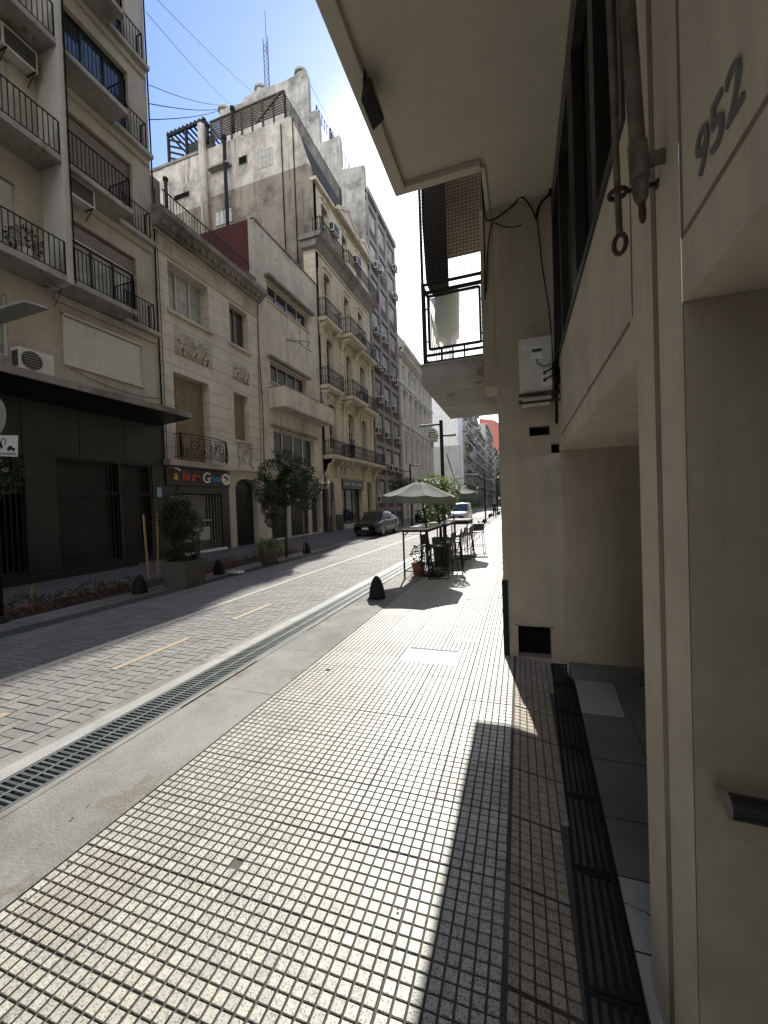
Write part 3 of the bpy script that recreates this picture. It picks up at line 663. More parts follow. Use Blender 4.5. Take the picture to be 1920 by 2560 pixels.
b.poly([(XR, -3, ZB+.001), (2.6, -3, ZB+.001), (2.6, hy0, ZB+.001), (XR, hy0, ZB+.001)]); b.poly([(XR, hy1, ZB+.001), (2.6, hy1, ZB+.001), (2.6, 4.35, ZB+.001), (XR, 4.35, ZB+.001)])
b.poly([(XR, hy0, ZB+.001), (hx0, hy0, ZB+.001), (hx0, hy1, ZB+.001), (XR, hy1, ZB+.001)]); b.poly([(hx1, hy0, ZB+.001), (2.6, hy0, ZB+.001), (2.6, hy1, ZB+.001), (hx1, hy1, ZB+.001)])
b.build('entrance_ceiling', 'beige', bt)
b = MB(); b.box(hx0-.005, hx1+.005, hy0-.005, hy1+.005, ZB+.01, ZB+.08); b.build('ceiling_hatch', 'void', bt)
# incised grooves (their shadow gap painted as thin dark strips lying on the wall)
def strip(p, q, w, name='groove'):
    m_ = MB(); m_.bar(T(p[0], p[1], .0012), T(q[0], q[1], .0012), w, .004, up=(1, 0, 0)); return m_
gm = MB()
for p, q, w in (((1.408, -.1), (1.408, 4.9), .040), ((1.70, 2.333), (4.3, 2.318), .018), ((1.66, 2.34), (1.605, 4.9), .010), ((1.196, 2.337), (1.196, 4.9), .012), ((1.196, 2.337), (-2, 2.337), .012)):
    a = Vector(T(p[0], p[1], .0005)); c = Vector(T(q[0], q[1], .0005)); d = (c-a).normalized(); s = d.cross(Vector((1, 0, 0))).normalized()*w/2
    gm.hexa([a-s, a+s, c+s, c-s, a-s+Vector((-.0018, 0, 0)), a+s+Vector((-.0018, 0, 0)), c+s+Vector((-.0018, 0, 0)), c-s+Vector((-.0018, 0, 0))])
gm.build('groove', 'groove', bt)
# long window band under the overhang
wb = MB()
def fb(y0, y1, z0, z1, w0=-.05, w1=.012): tbox(wb, T, y0, y1, z0, z1, w0, w1)
fb(1.692, 1.73, ZS+.002, 4.8); fb(1.73, 4.5, ZS+.002, ZS+.055); fb(1.73, 4.5, 4.55, 4.8)
for y in (2.18, 2.24, 2.90, 2.98, 3.06, 3.78, 4.46): fb(y, y+.055, ZS+.055, 4.55)
wf = wb.build('window', 'frame_dark', bt)
b = MB(); tbox(b, T, 1.70, 4.5, ZS, 4.8, -.10, -.06); b.build('pane', glass('dusty_window_glass', (.06, .06, .055), .12, 1.0), wf)
# the overhang above: ceiling, lip and upper walls
b = MB(); zs = 4.86
b.poly([(-.99, -6, zs), (.6, -6, zs), (.6, 3.86, zs), (-.99, 3.86, zs)]); b.poly([(-.26, 3.86, zs), (.6, 3.86, zs), (.6, 4.56, zs), (-.26, 4.56, zs)])
b.build('overhang_ceiling', 'soffit', bt)
b = MB(); b.box(-1.10, -.985, -6, 3.95, 4.80, 5.1); b.box(-.985, -.26, 3.865, 3.95, 4.80, 5.1); b.box(-.262, -.22, 3.95, 4.555, 4.83, 5.1); b.build('overhang_edge', 'soffit', bt, bevel=.006)
b = MB(); b.box(-1.095, 6, -6, 3.94, 4.95, 25); b.box(-.258, 6, 3.94, 4.55, 5.0, 25); b.build('upper_floors', 'beige', bt)
# numerals
Mx = Matrix(((0, 0, -1, XR-.002), (-1, 0, 0, 1.105), (0, 1, 0, 2.400), (0, 0, 0, 1)))
nm = text_obj('house_number', '952', .138, Mx, 'numeral', None, .006, .0008)
set_props(nm, 'grey metal numerals 952 fixed to the beige wall above the entrance', 'house number')
# handrail in the entrance
h_ = MB(); h_.tube([(.430, 1.10, .985), (1.4, 1.07, .965)], .027, 18); o = h_.build('handrail', 'plastic_dark', None, smooth=False)
set_props(o, 'black tubular handrail end sticking out inside the near entrance', 'handrail')
# downpipes with eye ends and wall brackets
def pipe_thing():
    t = thing('metal_downpipe', 'thick worn metal pipe ending in an eye, clamped to the beige wall', 'pipe', (.34, 1.3, 3)); y = 1.3
    xt, zt = .318, 3.07; xb, zb = .335, 2.665; sl = (xt-xb)/(zt-zb)
    X = lambda z: xb+(z-zb)*sl
    b = MB(); b.tube([(X(4.8), y, 4.85), (X(2.66), y, 2.66)], .0195, 16); b.build('tube', 'rust_dark', t, smooth=True)
    b = MB(); b.tube([(X(2.675), y, 2.675), (X(2.67), y, 2.67), (X(2.575), y, 2.575), (X(2.572), y, 2.572)], [.019, .0245, .0245, .018], 16); b.tube([(X(2.574), y, 2.574), (X(2.55), y, 2.55), (X(2.525), y, 2.525), (X(2.508), y, 2.508)], [.0215, .021, .018, .011], 16); b.build('coupling', 'rust_dark', t, smooth=True)
    b = MB(); z = 2.484; x = X(z); b.tube([(x+.006*math.cos(a), y+.008*math.cos(a), z+.026*math.sin(a)) for a in [k*math.pi/9 for k in range(19)]], .0058, 8); b.build('eye', 'rust', t, smooth=True)
    b = MB(); b.box(.352, XR, y-.004, y+.004, 2.600, 2.640); b.build('bracket', 'rust_dark', t, bevel=.002)
pipe_thing()
def rod_thing():
    t = thing('metal_rod', 'thin dark steel rod with a ring eye at its end hanging beside the thick pipe', 'rod', (.3, 1.365, 3)); y = 1.365
    X = lambda z: .3005-(z-2.47)*.018
    b = MB(); b.tube([(X(4.85), y, 4.85), (X(2.475), y, 2.475)], .0092, 12); b.build('shaft', 'rust_dark', t, smooth=True)
    b = MB(); z = 2.445; x = X(z); b.tube([(x+.014*math.cos(a), y-.008*math.cos(a), z+.028*math.sin(a)) for a in [k*math.pi/10 for k in range(21)]], .0068, 8); b.build('ring_eye', 'rust', t, smooth=True)
    b = MB(); z = 2.592; b.tube([(X(z)+.022*math.cos(a), y+.022*math.sin(a), z) for a in [k*math.pi/9 for k in range(19)]], .0068, 8)
    b.tube([(X(z)+.022, y, z), (XR, y, z+.002)], .0062, 8); b.tube([(XR-.004, y, z), (XR, y, z)], .014, 12); b.build('guide_loop', 'rust', t, smooth=True)
rod_thing()

# ------------------------------------------------------------------ the neighbour on the right with the netted balcony
YP = 4.56
nb = thing('neighbour_building', 'beige end wall of the next building with a netted balcony over the sidewalk', 'building', (0, YP, 0))
b = MB(); TS = ST(YP)
wall(b, TS, -.20, .432, -.2, 4.95, [(-.06, .272, .0, .335), (.115, .318, 2.375, 2.475), (.325, .418, 2.18, 2.275)], .16)
b.poly([(-.20, YP, -.2), (-.20, YP, 4.95), (-.20, 34, 4.95), (-.20, 34, -.2)]); b.poly([(.432, YP, -.2), (.432, YP+.02, -.2), (.432, YP+.02, 4.95), (.432, YP, 4.95)])
b.poly([(.432, YP+.02, ZB), (.6, YP+.02, ZB), (.6, YP+.02, 4.95), (.432, YP+.02, 4.95)])
b.poly([(-.2, YP, 4.95), (-.2, YP, 25), (-.2, 34, 25), (-.2, 34, 4.95)]); b.poly([(-.2, YP, 25), (8, YP, 25), (8, 34, 25), (-.2, 34, 25)]); b.poly([(-.2, 34, -.2), (8, 34, -.2), (8, 34, 25), (-.2, 34, 25)])
b.build('wall', 'beige_shaded', nb)
b = MB(); b.box(-.335, -.2005, YP+.001, 5.0, 2.955, 4.86); b.build('upper_pier', 'beige_shaded', nb, bevel=.004)
b = MB(); b.box(-.058, .270, YP+.13, YP+.15, .0, .333); b.box(.117, .316, YP+.12, YP+.14, 2.377, 2.473); b.box(.327, .416, YP+.12, YP+.14, 2.182, 2.273); b.build('vent_hole', 'void', nb)
b = MB()   # broken plaster rim of the low opening
for x0, x1, z0, z1 in ((-.085, -.06, 0, .35), (.272, .30, 0, .35), (-.085, .30, .336, .352)): b.box(x0, x1, YP-.006, YP-.0005, z0, z1)
b.build('opening_rim', 'beige_shaded', nb)
b = MB(); b.box(-.215, -.155, YP-.014, YP+.3, -.1, .83); b.build('corner_guard', 'iron', nb)
b = MB(); b.tube([(.425, YP-.006, .0), (.437, YP-.006, 2.9)], .006, 6); b.build('corner_bead', 'beige_shaded', nb)
# balcony
def balcony_r(z0, z1, rail_on=True):
    bx0, bx1, by0, by1 = -1.11, -.3355 if z0 < 4 else -.202, 4.9, 7.05
    s = MB()
    p = lambda x, y, z: (x, y, z)
    zc = z0
    s.hexa([(bx0, by0, zc), (bx1, by0, zc), (bx1, by1, zc), (bx0, by1, zc), (bx0, by0, z1), (bx1, by0, z1), (bx1, by1, z1), (bx0, by1, z1)])
    if rail_on: s.box(bx0-.02, bx1, by0-.02, by1+.02, z1, z1+.02); s.box(bx1, -.201, by0+.05, by1, z0, z0+.2)
    so_ = s.build('balcony_slab', 'slabedge' if rail_on else 'beige_shaded', nb); return so_
sb = balcony_r(3.16, 3.40)
balcony_r(5.92, 6.12, False)
r = MB(); y = 4.93
xs0, xs1 = -1.07, -.35
for x in (xs0, xs1): r.box(x-.018, x+.018, y-.018, y+.018, 3.42, 4.42)
for z in (4.40, 3.53, 3.44): r.bar((xs0, y, z), (xs1, y, z), .03, .025)
r.bar((xs0, y, 4.30), (xs1, y, 4.30), .045, .03)
fx0, fx1, fz0, fz1 = -1.00, -.385, 3.60, 4.25
for a, c in (((fx0, fz0), (fx1, fz0)), ((fx0, fz1), (fx1, fz1)), ((fx0, fz0), (fx0, fz1)), ((fx1, fz0), (fx1, fz1))): r.bar((a[0], y, a[1]), (c[0], y, c[1]), .032, .025)
for x in (-.86, -.72, -.58): r.bar((x, y, 3.42), (x, y, 3.58), .02)
for z in (3.7, 4.1): r.bar((xs0, y, z), (fx0, y, z), .014); r.bar((fx1, y, z), (xs1, y, z), .014)
# street side and far side of the railing
for z in (4.40, 3.5): r.bar((xs0, y, z), (xs0, 7.0, z), .03, .025); r.bar((xs0, 7.0, z), (xs1+.1, 7.0, z), .03, .025)
for k in range(17): yy = y+.13*(k+1); r.bar((xs0, yy, 3.42), (xs0, yy, 4.40), .012)
for k in range(5): r.bar((xs0+.15*k, 7.0, 3.42), (xs0+.15*k, 7.0, 4.40), .012)
r.build('balcony_railing', 'iron', nb)
b = MB(); b.box(fx0+.014, fx1-.014, 4.95, 4.954, fz0+.014, fz1-.014); b.build('translucent_panel', 'sheet', nb)
# netting above the railing: real strands
b = MB(); y = 4.93
for k in range(17): x = xs0+.05+k*.0425; b.bar((x, y, 4.43), (x, y, 5.9), .0038)
for k in range(34): z = 4.46+k*.0425; b.bar((xs0, y, z), (xs1, y, z), .0038)
for k in range(9): x = xs0+.08*k; b.bar((x, 7.0, 4.43), (x, 7.0, 5.9), .004)
for k in range(16): z = 4.46+k*.085; b.bar((xs0, 7.0, z), (xs1, 7.0, z), .004)
b.build('safety_net', 'cable', nb)
b = MB(); b.bar((xs0, 4.93, 4.42), (xs0, 4.93, 5.92), .03); b.bar((xs0, 7.0, 4.42), (xs0, 7.0, 5.92), .03); b.build('net_post', 'iron', nb)
# dark shade cloth hanging on the street side of the balcony
b = MB(); n = 14
def cl(k, z): return (-1.045+.02*math.sin(k*1.3+z*2), 4.99+k*(1.98/n), z)
for k in range(n):
    for (za, zb_) in ((4.52, 5.2), (5.2, 5.9)): b.poly([cl(k, za), cl(k+1, za), cl(k+1, zb_), cl(k, zb_)])
for k in range(6): x = -1.03+k*.045; b.poly([(x, 4.99+.012*math.sin(k*2), 4.45), (x+.045, 4.99+.012*math.sin(k*2+2), 4.45), (x+.045, 5.0, 5.9), (x, 5.0, 5.9)])
o = b.build('shade_cloth', 'shade'); set_props(o, 'dark shade cloth hanging down the street side of the netted balcony', 'shade cloth')
b = MB(); b.prism([(-.93, 5.15, 3.86), (-.80, 5.15, 3.80), (-.68, 5.15, 3.86), (-.66, 5.15, 4.42), (-.95, 5.15, 4.42), (-.98, 5.15, 4.1)], (0, .02, 0)); o = b.build('hanging_towel', 'towel'); set_props(o, 'pale towel hanging behind the bright panel of the balcony', 'towel')
# air conditioner on its rusty bracket
t = thing('air_conditioner', 'white air conditioner case on a rusty bracket on the beige end wall', 'air conditioner', (.17, YP-.1, 2.7))
ya, yb = YP-.30, YP-.012
b = MB(); b.box(.03, .335, ya, yb, 2.765, 3.30); b.build('case', 'ac_old', t, bevel=.008)
b = MB(); b.box(.14, .255, ya-.008, ya, 3.08, 3.21); b.box(.05, .10, ya-.004, ya, 3.18, 3.24); b.box(.235, .33, ya-.012, ya, 2.80, 2.98); b.build('hatch', 'white', t, bevel=.003)
b = MB(); b.box(.15, .245, ya-.012, ya-.008, 3.15, 3.18); b.build('grip_slot', 'acdark', t)
b = MB()
for z in (2.93, 2.86): b.tube([(.26, ya-.012, z), (.26, ya-.05, z)], .014, 8); b.tube([(.26, ya-.045, z), (.31, ya-.05, z+.02), (.37, ya-.02, z+.06), (.40, yb-.02, z+.2)], .008, 6)
b.build('valve', 'plastic_dark', t, smooth=True)
b = MB()
for k in range(7): b.box(.08, .105+.01*(k % 3), ya-.003, ya, 2.86+.02*k, 2.868+.02*k)
b.build('rating_label', 'table_top', t)
b = MB(); b.tube([(.19, ya-.01, 3.08), (.20, ya-.03, 3.03), (.26, ya-.04, 2.99), (.32, ya-.03, 3.01)], .005, 6); b.build('lead', 'cable', t, smooth=True)
b = MB()
b.bar((.02, ya-.03, 2.735), (.46, ya-.01, 2.735), .03, .03, mi=0); b.bar((.02, yb-.02, 2.735), (.46, yb-.02, 2.735), .03); b.bar((.44, ya-.01, 2.735), (.44, yb, 2.735), .03)
b.bar((.44, ya-.01, 2.72), (.44, ya-.01, 3.16), .022); b.bar((.03, ya-.02, 2.66), (.42, ya-.02, 2.66), .022); b.bar((.41, ya-.02, 2.60), (.41, ya-.02, 2.74), .02); b.build('bracket', 'rust', t)
b = MB(); b.box(.05, .32, ya+.01, yb, 2.68, 2.72); b.build('drip_tray', 'ac_old', t)
# cables on the end wall
CG = 'cables looping over the beige end wall'
wire('cable', [(-.30, YP-.02, 5.9), (-.28, YP-.025, 4.9), (-.22, YP-.03, 4.72), (.0, YP-.03, 4.80), (.10, YP-.05, 4.86), (.20, YP-.05, 4.72), (.24, YP-.05, 4.60)], .008, 'thick black cable looping across the beige end wall under the overhang ceiling', group=CG)
wire('cable', [(.24, YP-.03, 4.62), (.28, YP-.03, 4.75), (.36, YP-.05, 4.80), (.395, YP-.06, 4.74), (.392, YP-.04, 3.2), (.38, YP-.03, 2.48)], .013, 'thick bundled black cable running down beside the dark window band', group=CG)
wire('cable', [(-.315, YP-.012, 5.9), (-.29, YP-.012, 4.72), (-.30, YP-.012, 3.9)], .006, 'thin cable hanging along the edge of the upper pier', group=CG, sag=0)
wire('cable', [(-.20, YP-.014, 4.72), (-.25, YP-.02, 4.45), (-.285, YP-.012, 3.98)], .006, 'short cable dropping from the loop toward the bright panel', group=CG)
wire('cable', [(.25, YP-.02, 4.62), (.29, YP-.02, 4.1), (.345, YP-.02, 3.6), (.36, YP-.02, 3.0)], .006, 'thin cable slanting down the beige wall to the air conditioner', group=CG)
wire('cable', [(-.18, YP-.014, 4.70), (.10, YP-.014, 4.60)], .005, 'frayed cable end sagging below the big loop', group=CG, sag=.04)
wire('cable', [(.37, YP-.03, 3.1), (.40, ya-.03, 2.86), (.36, ya-.04, 2.80), (.40, ya-.02, 2.95), (.41, YP-.03, 3.06)], .012, 'coil of lagged hose hanging beside the white air conditioner', group=CG)
# flood lamp under the overhang edge
t = thing('flood_lamp', 'old dark flood lamp bolted to the inner lip of the overhang', 'lamp', (-1.0, 2.85, 4.85))
b = MB(); b.hexa([(-1.0, 2.74, 4.60), (-.90, 2.74, 4.66), (-.90, 3.0, 4.66), (-1.0, 3.0, 4.60), (-.99, 2.78, 4.78), (-.93, 2.78, 4.78), (-.93, 2.96, 4.78), (-.99, 2.96, 4.78)]); b.build('housing', 'plastic_dark', t, bevel=.01)
b = MB(); b.bar((-.985, 2.80, 4.78), (-.985, 2.80, 4.86), .02); b.bar((-.985, 2.94, 4.78), (-.985, 2.94, 4.86), .02); b.build('arm', 'iron', t)
# ------------------------------------------------------------------ left side of the street
XF = -12.3; T = LT(XF)
def OP(tl, br, X=XF): a = on_x(*tl, X); c = on_x(*br, X); return [a[0], c[0], c[1], a[1]]
# ---- 1: grey apartment block with balconies
b1 = thing('apartment_block', 'grey rendered apartment block with iron balconies over a black shopfront and canopy', 'building', (XF, 6, 0))
SL = [8.04, 11.24, 14.35, 17.45, 20.55, 23.65, 26.75]
Y0, Y1 = 8.40, 10.55
ops = []
for i, z in enumerate(SL): ops.append([Y0, Y1, z+.25, z+2.45, .22]); ops.append([5.2, 7.05, z+.25, z+2.4, .15]); ops.append([1.0, 3.4, z+.25, z+2.4, .15])
ops.append([8.07, 10.58, 6.12, 7.5, .12]); ops.append([5.0, 6.75, 5.85, 7.4, .15])
b = MB(); wall(b, T, -8, 11.3, 4.85, 29.4, ops)
b.poly([T(-8, 29.4, 0), T(11.3, 29.4, 0), T(11.3, 29.4, -12), T(-8, 29.4, -12)]); b.poly([T(11.3, 0, 0), T(11.3, 29.4, 0), T(11.3, 29.4, -12), T(11.3, 0, -12)]); b.poly([T(-8, 0, 0), T(-8, 29.4, 0), T(-8, 29.4, -12), T(-8, 0, -12)])
b.build('wall', 'b1', b1)
b = MB(); b.box(-12.298, -11.42, 7.68, 7.85, 8.045, 29); b.build('party_fin', 'b1w', b1, bevel=.01)
b = MB(); b.box(XF+.002, XF+.012, -8, 7.66, 8.6, 29.3); 
wb = MB()
for i, z in enumerate(SL):
    pass
for i, z in enumerate(SL):
    s = MB()
    s.box(XF+.002, -11.42, 7.85, 9.77, z, z+.16); s.box(XF+.002, XF+.27, 9.77, 11.24, z-.03, z+.12); s.build('balcony_slab', 'slabedge', b1, bevel=.015)
    s = MB(); s.box(XF+.002, -11.42, -3 if i else -8, 7.68, z, z+.17); s.build('balcony_slab', 'slabedge', b1, bevel=.015)
    rail(b1, [(-11.47, 7.90), (-11.47, 9.72), (XF+.02, 9.72)], z+.16, z+1.08, name='balcony_railing')
    rail(b1, [(XF+.22, 9.85), (XF+.22, 10.98), (XF+.02, 10.98)], z+.12, z+1.02, name='balcony_railing')
    rail(b1, [(-11.47, 2.0), (-11.47, 7.66)], z+.17, z+1.08, step=.125, name='balcony_railing')
    s = MB(); s.box(XF+.001, XF+.09, 7.86, 11.2, z-.24, z-.031); s.build('lintel_band', 'b1', b1)
    if i == 0:
        window(b1, T, Y0, Y1, z+.25, z+1.95, .2, 3, 1, .05, 'frame_dark', 'curtain'); shutter(b1, T, Y0, Y1, z+1.952, z+2.45, .12, 'shutter_b')
    elif i == 1: shutter(b1, T, Y0, Y1, z+.25, z+2.45, .14, 'shutter_b')
    elif i in (2, 4): window(b1, T, Y0, Y1, z+.25, z+2.45, .2, 3, 1, .05, 'frame_dark')
    else: shutter(b1, T, Y0, Y1, z+1.1, z+2.45, .12, 'shutter_b'); window(b1, T, Y0, Y1, z+.25, z+1.098, .2, 3, 1, .05, 'frame_dark')
    shutter(b1, T, 5.2, 7.05, z+.25, z+2.4, .1, 'shutter_g', .055); shutter(b1, T, 1.0, 3.4, z+.25, z+2.4, .1, 'shutter_g', .055)
shutter(b1, T, 8.07, 10.58, 6.12, 7.5, .05, 'shutter_w', .062)
b = MB(); b.box(XF+.001, XF+.06, 8.0, 10.64, 6.06, 6.118); b.box(XF+.001, XF+.05, 8.03, 8.068, 6.12, 7.56); b.box(XF+.001, XF+.05, 8.03, 10.62, 7.501, 7.58); b.build('window_sill', 'shutter_w', b1)
window(b1, T, 5.0, 6.75, 5.85, 7.4, .12, 2, 1, .05, 'frame_white', 'curtain')
b = MB(); b.hexa([(XF+.001, -8, 4.86), (-10.81, -8, 4.98), (-10.81, 11.21, 4.98), (XF+.001, 11.21, 4.86), (XF+.001, -8, 5.20), (-10.81, -8, 5.17), (-10.81, 11.21, 5.17), (XF+.001, 11.21, 5.20)]); b.build('canopy', 'cornice', b1)
b = MB(); b.hexa([(XF+.002, -8, 4.845), (-10.83, -8, 4.965), (-10.83, 11.19, 4.965), (XF+.002, 11.19, 4.845), (XF+.002, -8, 4.857), (-10.83, -8, 4.977), (-10.83, 11.19, 4.977), (XF+.002, 11.19, 4.857)]); b.build('canopy_underside', 'granite', b1)
so_ops = [[7.7, 9.55, .25, 3.35, .35], [9.62, 10.75, .25, 3.35, .35], [4.2, 6.9, .25, 3.35, .35], [0, 3.6, .25, 3.35, .35]]
b = MB(); wall(b, T, -8, 11.3, -.1, 4.85, so_ops); b.build('shopfront', 'granite', b1)
b = MB()
for k, (a, c) in enumerate(((6.92, 7.68), (10.78, 11.28), (-8, -.02))): tbox(b, T, a, c, .2, 3.4, .002, .03)
for k in range(5): tbox(b, T, 4+k*1.45+.01, 4+(k+1)*1.45-.01, 3.42, 4.8, .002, .02+.004*(k % 2))
b.build('granite_panel', 'granite2', b1)
for (a, c, z0, z1, d) in so_ops:
    b = MB(); tbox(b, T, a, c, z0, z1, -.34, -.30); b.build('roller_door', 'void' if a < 7 else 'granite2', b1)
    b = MB(); k = a+.06
    while k < c: b.bar(T(k, z0, -.08), T(k, z1, -.08), .016); k += .125
    for z in (z0+.03, 2.35, 2.42, z1-.03): b.bar(T(a, z, -.08), T(c, z, -.08), .03)
    b.build('security_grille', 'ironblue', b1)
b = MB(); tbox(b, T, -8, 9.7, .0, .20, .002, .5); b.build('doorstep', 'granite', b1, bevel=.01)
# cables up the facade
wire('cable', [(XF+.03, 11.33, 3.6), (XF+.05, 11.30, 9), (XF+.04, 11.34, 14), (XF+.05, 11.3, 21), (XF+.04, 11.33, 29)], .028, 'thick bundle of cables up the seam between the grey block and the carved white house', group='cable runs on the grey block')
wire('cable', [(XF+.06, 11.42, 3.6), (XF+.05, 11.44, 8), (XF+.06, 11.40, 13.5)], .012, 'thin loose cable beside the bundle on the seam of the carved white house', group='cable runs on the grey block')
wire('cable', [(-11.40, 7.88, 8.1), (-11.39, 7.86, 12), (-11.39, 7.88, 18), (-11.39, 7.87, 26)], .020, 'cables running up the fin between the two rows of balconies', group='cable runs on the grey block')
wire('cable', [(-11.40, 7.0, 8.02), (-11.6, 7.3, 7.98), (-11.8, 7.75, 8.0), (-12.2, 7.8, 7.6)], .008, 'cable drooping under the lowest long balcony', sag=.06, group='cable runs on the grey block')
wire('cable', [(XF+.03, 8.2, 6.0), (XF+.04, 9.8, 5.75), (XF+.03, 11.2, 5.85)], .009, 'cable sagging under the white shuttered window', sag=.05, group='cable runs on the grey block')

# ---- air conditioners: one built, then copied
def make_ac(name='air_conditioner', w=.8, d=.32, h=.56, label='', fan=True, loc=(0, 0, 0), group=None):
    t = thing(name, label, 'air conditioner', (0, 0, 0), group)
    b = MB(); b.box(0, d, -w/2, w/2, 0, h); b.build('case', 'ac', t, bevel=.01)
    b = MB()
    if fan: b.tube([(d+.002, -.12, h*.5), (d+.012, -.12, h*.5)], h*.42, 20)
    else: b.box(d+.001, d+.008, -w/2+.05, w/2-.05, .06, h-.06)
    b.box(.04, d-.04, -w/2-.006, -w/2-.001, .08, h-.08)
    b.build('grille', 'acdark', t)
    if fan:
        b = MB()
        for k in range(7): z = h*.5-h*.36+k*h*.12; b.bar((d+.016, -.12-h*.3, z), (d+.016, -.12+h*.3, z), .006)
        b.build('fan_guard', 'ac', t)
    b = MB()
    for y in (-w/2+.08, w/2-.08): b.bar((0, y, -.02), (d+.03, y, -.02), .03, .03); b.bar((0, y, -.3), (d, y, -.03), .02)
    b.build('bracket', 'rust', t); t.location = loc; return t
acA = make_ac(label='air conditioner with a round fan standing on the black canopy under the pale window', loc=(-12.0, 7.0, 5.42))
acw = make_ac(label='boxy air conditioner hanging high on the white wall between balconies of the grey block', fan=False)
ya_, za_ = on_x(95, 175, -11.85); acw.location = (XF+.01, 7.15, za_)
def ac_at(px, py, X, label, fan=False, rz=0, group=None, src=None, s=1.0):
    y, z = on_x(px, py, X+.15); c = copy_tree(acw if not fan else acA); c.location = (X+.01, y, z-.28*s); c.scale = (s, s, s); c['label'] = label
    if group: c['group'] = group
    return c
c = copy_tree(acw); y, z = on_x(197, 497, -11.5); c.location = (XF+.35, 8.3, z+.1); c['label'] = 'window air conditioner with dark louvres under the second balcony of the grey block'

# ---- street lamp and traffic signs at the left edge
px0, py0 = on_z(5, 1560)
t = thing('sign_pole', 'dark pole at the left edge carrying a lamp head and two traffic signs', 'pole', (px0, py0, 0))
b = MB(); b.tube([(px0-.05, py0, 0), (px0-.05, py0, 5.2)], .055, 14); b.lathe((px0-.05, py0, 0), [(.11, 0), (.11, .03), (.07, .12), (.055, .13)], 14); b.build('post', 'iron', t, smooth=True)
z_l = on_y(60, 775, py0+.2)[1]; xh = on_y(110, 775, py0+.2)[0]
b = MB(); b.tube([(px0-.05, py0, z_l+.02), (px0+.15, py0+.1, z_l+.03)], .03, 10); b.build('lamp_arm', 'ironblue', t)
b = MB(); b.hexa([(px0-.3, py0+.0, z_l-.03), (xh-.1, py0+.0, z_l-.03), (xh-.02, py0+.32, z_l-.03), (px0-.3, py0+.34, z_l-.03), (px0-.3, py0+.03, z_l+.07), (xh-.2, py0+.04, z_l+.04), (xh-.12, py0+.28, z_l+.04), (px0-.3, py0+.3, z_l+.07)]); b.build('lamp_head', 'shutter_g', t, bevel=.02)
def disc(c, r, th, n=28): return [(c[0]+r*math.cos(a), c[1], c[2]+r*math.sin(a)) for a in [k*2*math.pi/n for k in range(n)]]
zs_ = on_y(14, 1040, py0)[1]; b = MB(); b.prism(disc((-7.79, py0-.062, zs_), .31, .004), (0, .004, 0)); o = b.build('round_sign', 'shutter_g', t)
zt = on_y(25, 1113, py0)[1]
rot = lambda x, z: (-7.70+(x*math.cos(R(-6))-z*math.sin(R(-6))), zt+(x*math.sin(R(-6))+z*math.cos(R(-6))))
def plate(m_, x0, x1, z0, z1, y0, y1):
    x0, x1, z0, z1 = x0*1.55, x1*1.55, z0*1.4, z1*1.4
    m_.prism([(rot(x0, z0)[0], y0, rot(x0, z0)[1]), (rot(x1, z0)[0], y0, rot(x1, z0)[1]), (rot(x1, z1)[0], y0, rot(x1, z1)[1]), (rot(x0, z1)[0], y0, rot(x0, z1)[1])], (0, y1-y0, 0))
b = MB(); plate(b, -.22, .30, -.115, .115, py0-.066, py0-.062); sg = b.build('tow_sign', 'white', t)
b = MB()
for x0, x1, z0, z1 in ((-.02, .06, 0, .025), (-.05, .08, -.02, .0), (.14, .26, -.045, -.02), (.16, .22, -.02, .0), (.03, .05, 0, .05), (-.2, .28, -.085, -.078), (-.2, .28, -.098, -.092)): plate(b, x0, x1, z0, z1, py0-.0685, py0-.0662)
for cx_2, cz_2 in ((-.03, -.025), (.05, -.025), (.16, -.05), (.24, -.05)): c_ = rot(cx_2*1.55, cz_2*1.4); b.prism(disc((c_[0], py0-.0685, c_[1]), .018, 0, 10), (0, .002, 0))
c_ = rot(.13, .065); b.tube([(c_[0]+.05*math.cos(a), py0-.067, c_[1]+.05*math.sin(a)) for a in [k*math.pi/7-1.2 for k in range(11)]], .008, 6)
b.build('tow_pictogram', 'ink', sg)

# ---- 2: carved white house
b2 = thing('carved_house', 'cream rusticated house with carved reliefs, sooty cornice and a black shopfront', 'building', (XF, 14, 0))
YA, YB = 11.3, 17.35
w1 = OP((417, 640), (524, 827)); w2 = OP((572, 750), (622, 872)); s1 = OP((432, 913), (530, 1150)); s2 = OP((583, 973), (625.5, 1115))
s1[2] = 3.68
w1[2:] = [9.35, 11.2]; w2[2:] = [9.35, 11.2]; s1[3] = 7.05; s2[2:] = [4.95, 7.15]
b = MB(); wall(b, T, YA, YB, 3.45, 11.35, [w1+[.42], w2+[.35], s1+[.42], s2+[.35]]); b.build('wall', 'b2', b2)
b = MB(); wall(b, T, YA, YB, 11.35, 12.1, []); b.poly([T(YA, 12.7, 0), T(YB, 12.7, 0), T(YB, 12.7, -9), T(YA, 12.7, -9)])
for a in np.arange(11.55, 12.2, .11): tbox(b, T, a, a+.055, 11.4, 11.95, .001, .03)
for a in np.arange(14.0, 15.1, .11): tbox(b, T, a, a+.055, 11.4, 11.95, .001, .03)
for a in np.arange(16.3, 17.2, .11): tbox(b, T, a, a+.055, 11.4, 11.95, .001, .03)
tbox(b, T, 12.35, 13.9, 11.45, 11.5, .001, .04); tbox(b, T, 12.35, 13.9, 11.88, 11.93, .001, .04); tbox(b, T, YA, YB-.01, 11.34, 11.395, .001, .06); tbox(b, T, YA, YB-.01, 12.0, 12.06, .001, .08)
for k in range(26): b.ball(T(12.5+k*.053, 11.69+.05*math.sin(k*.9), .012), (.028, .04, .05), 6)
b.build('frieze', 'b2p', b2)
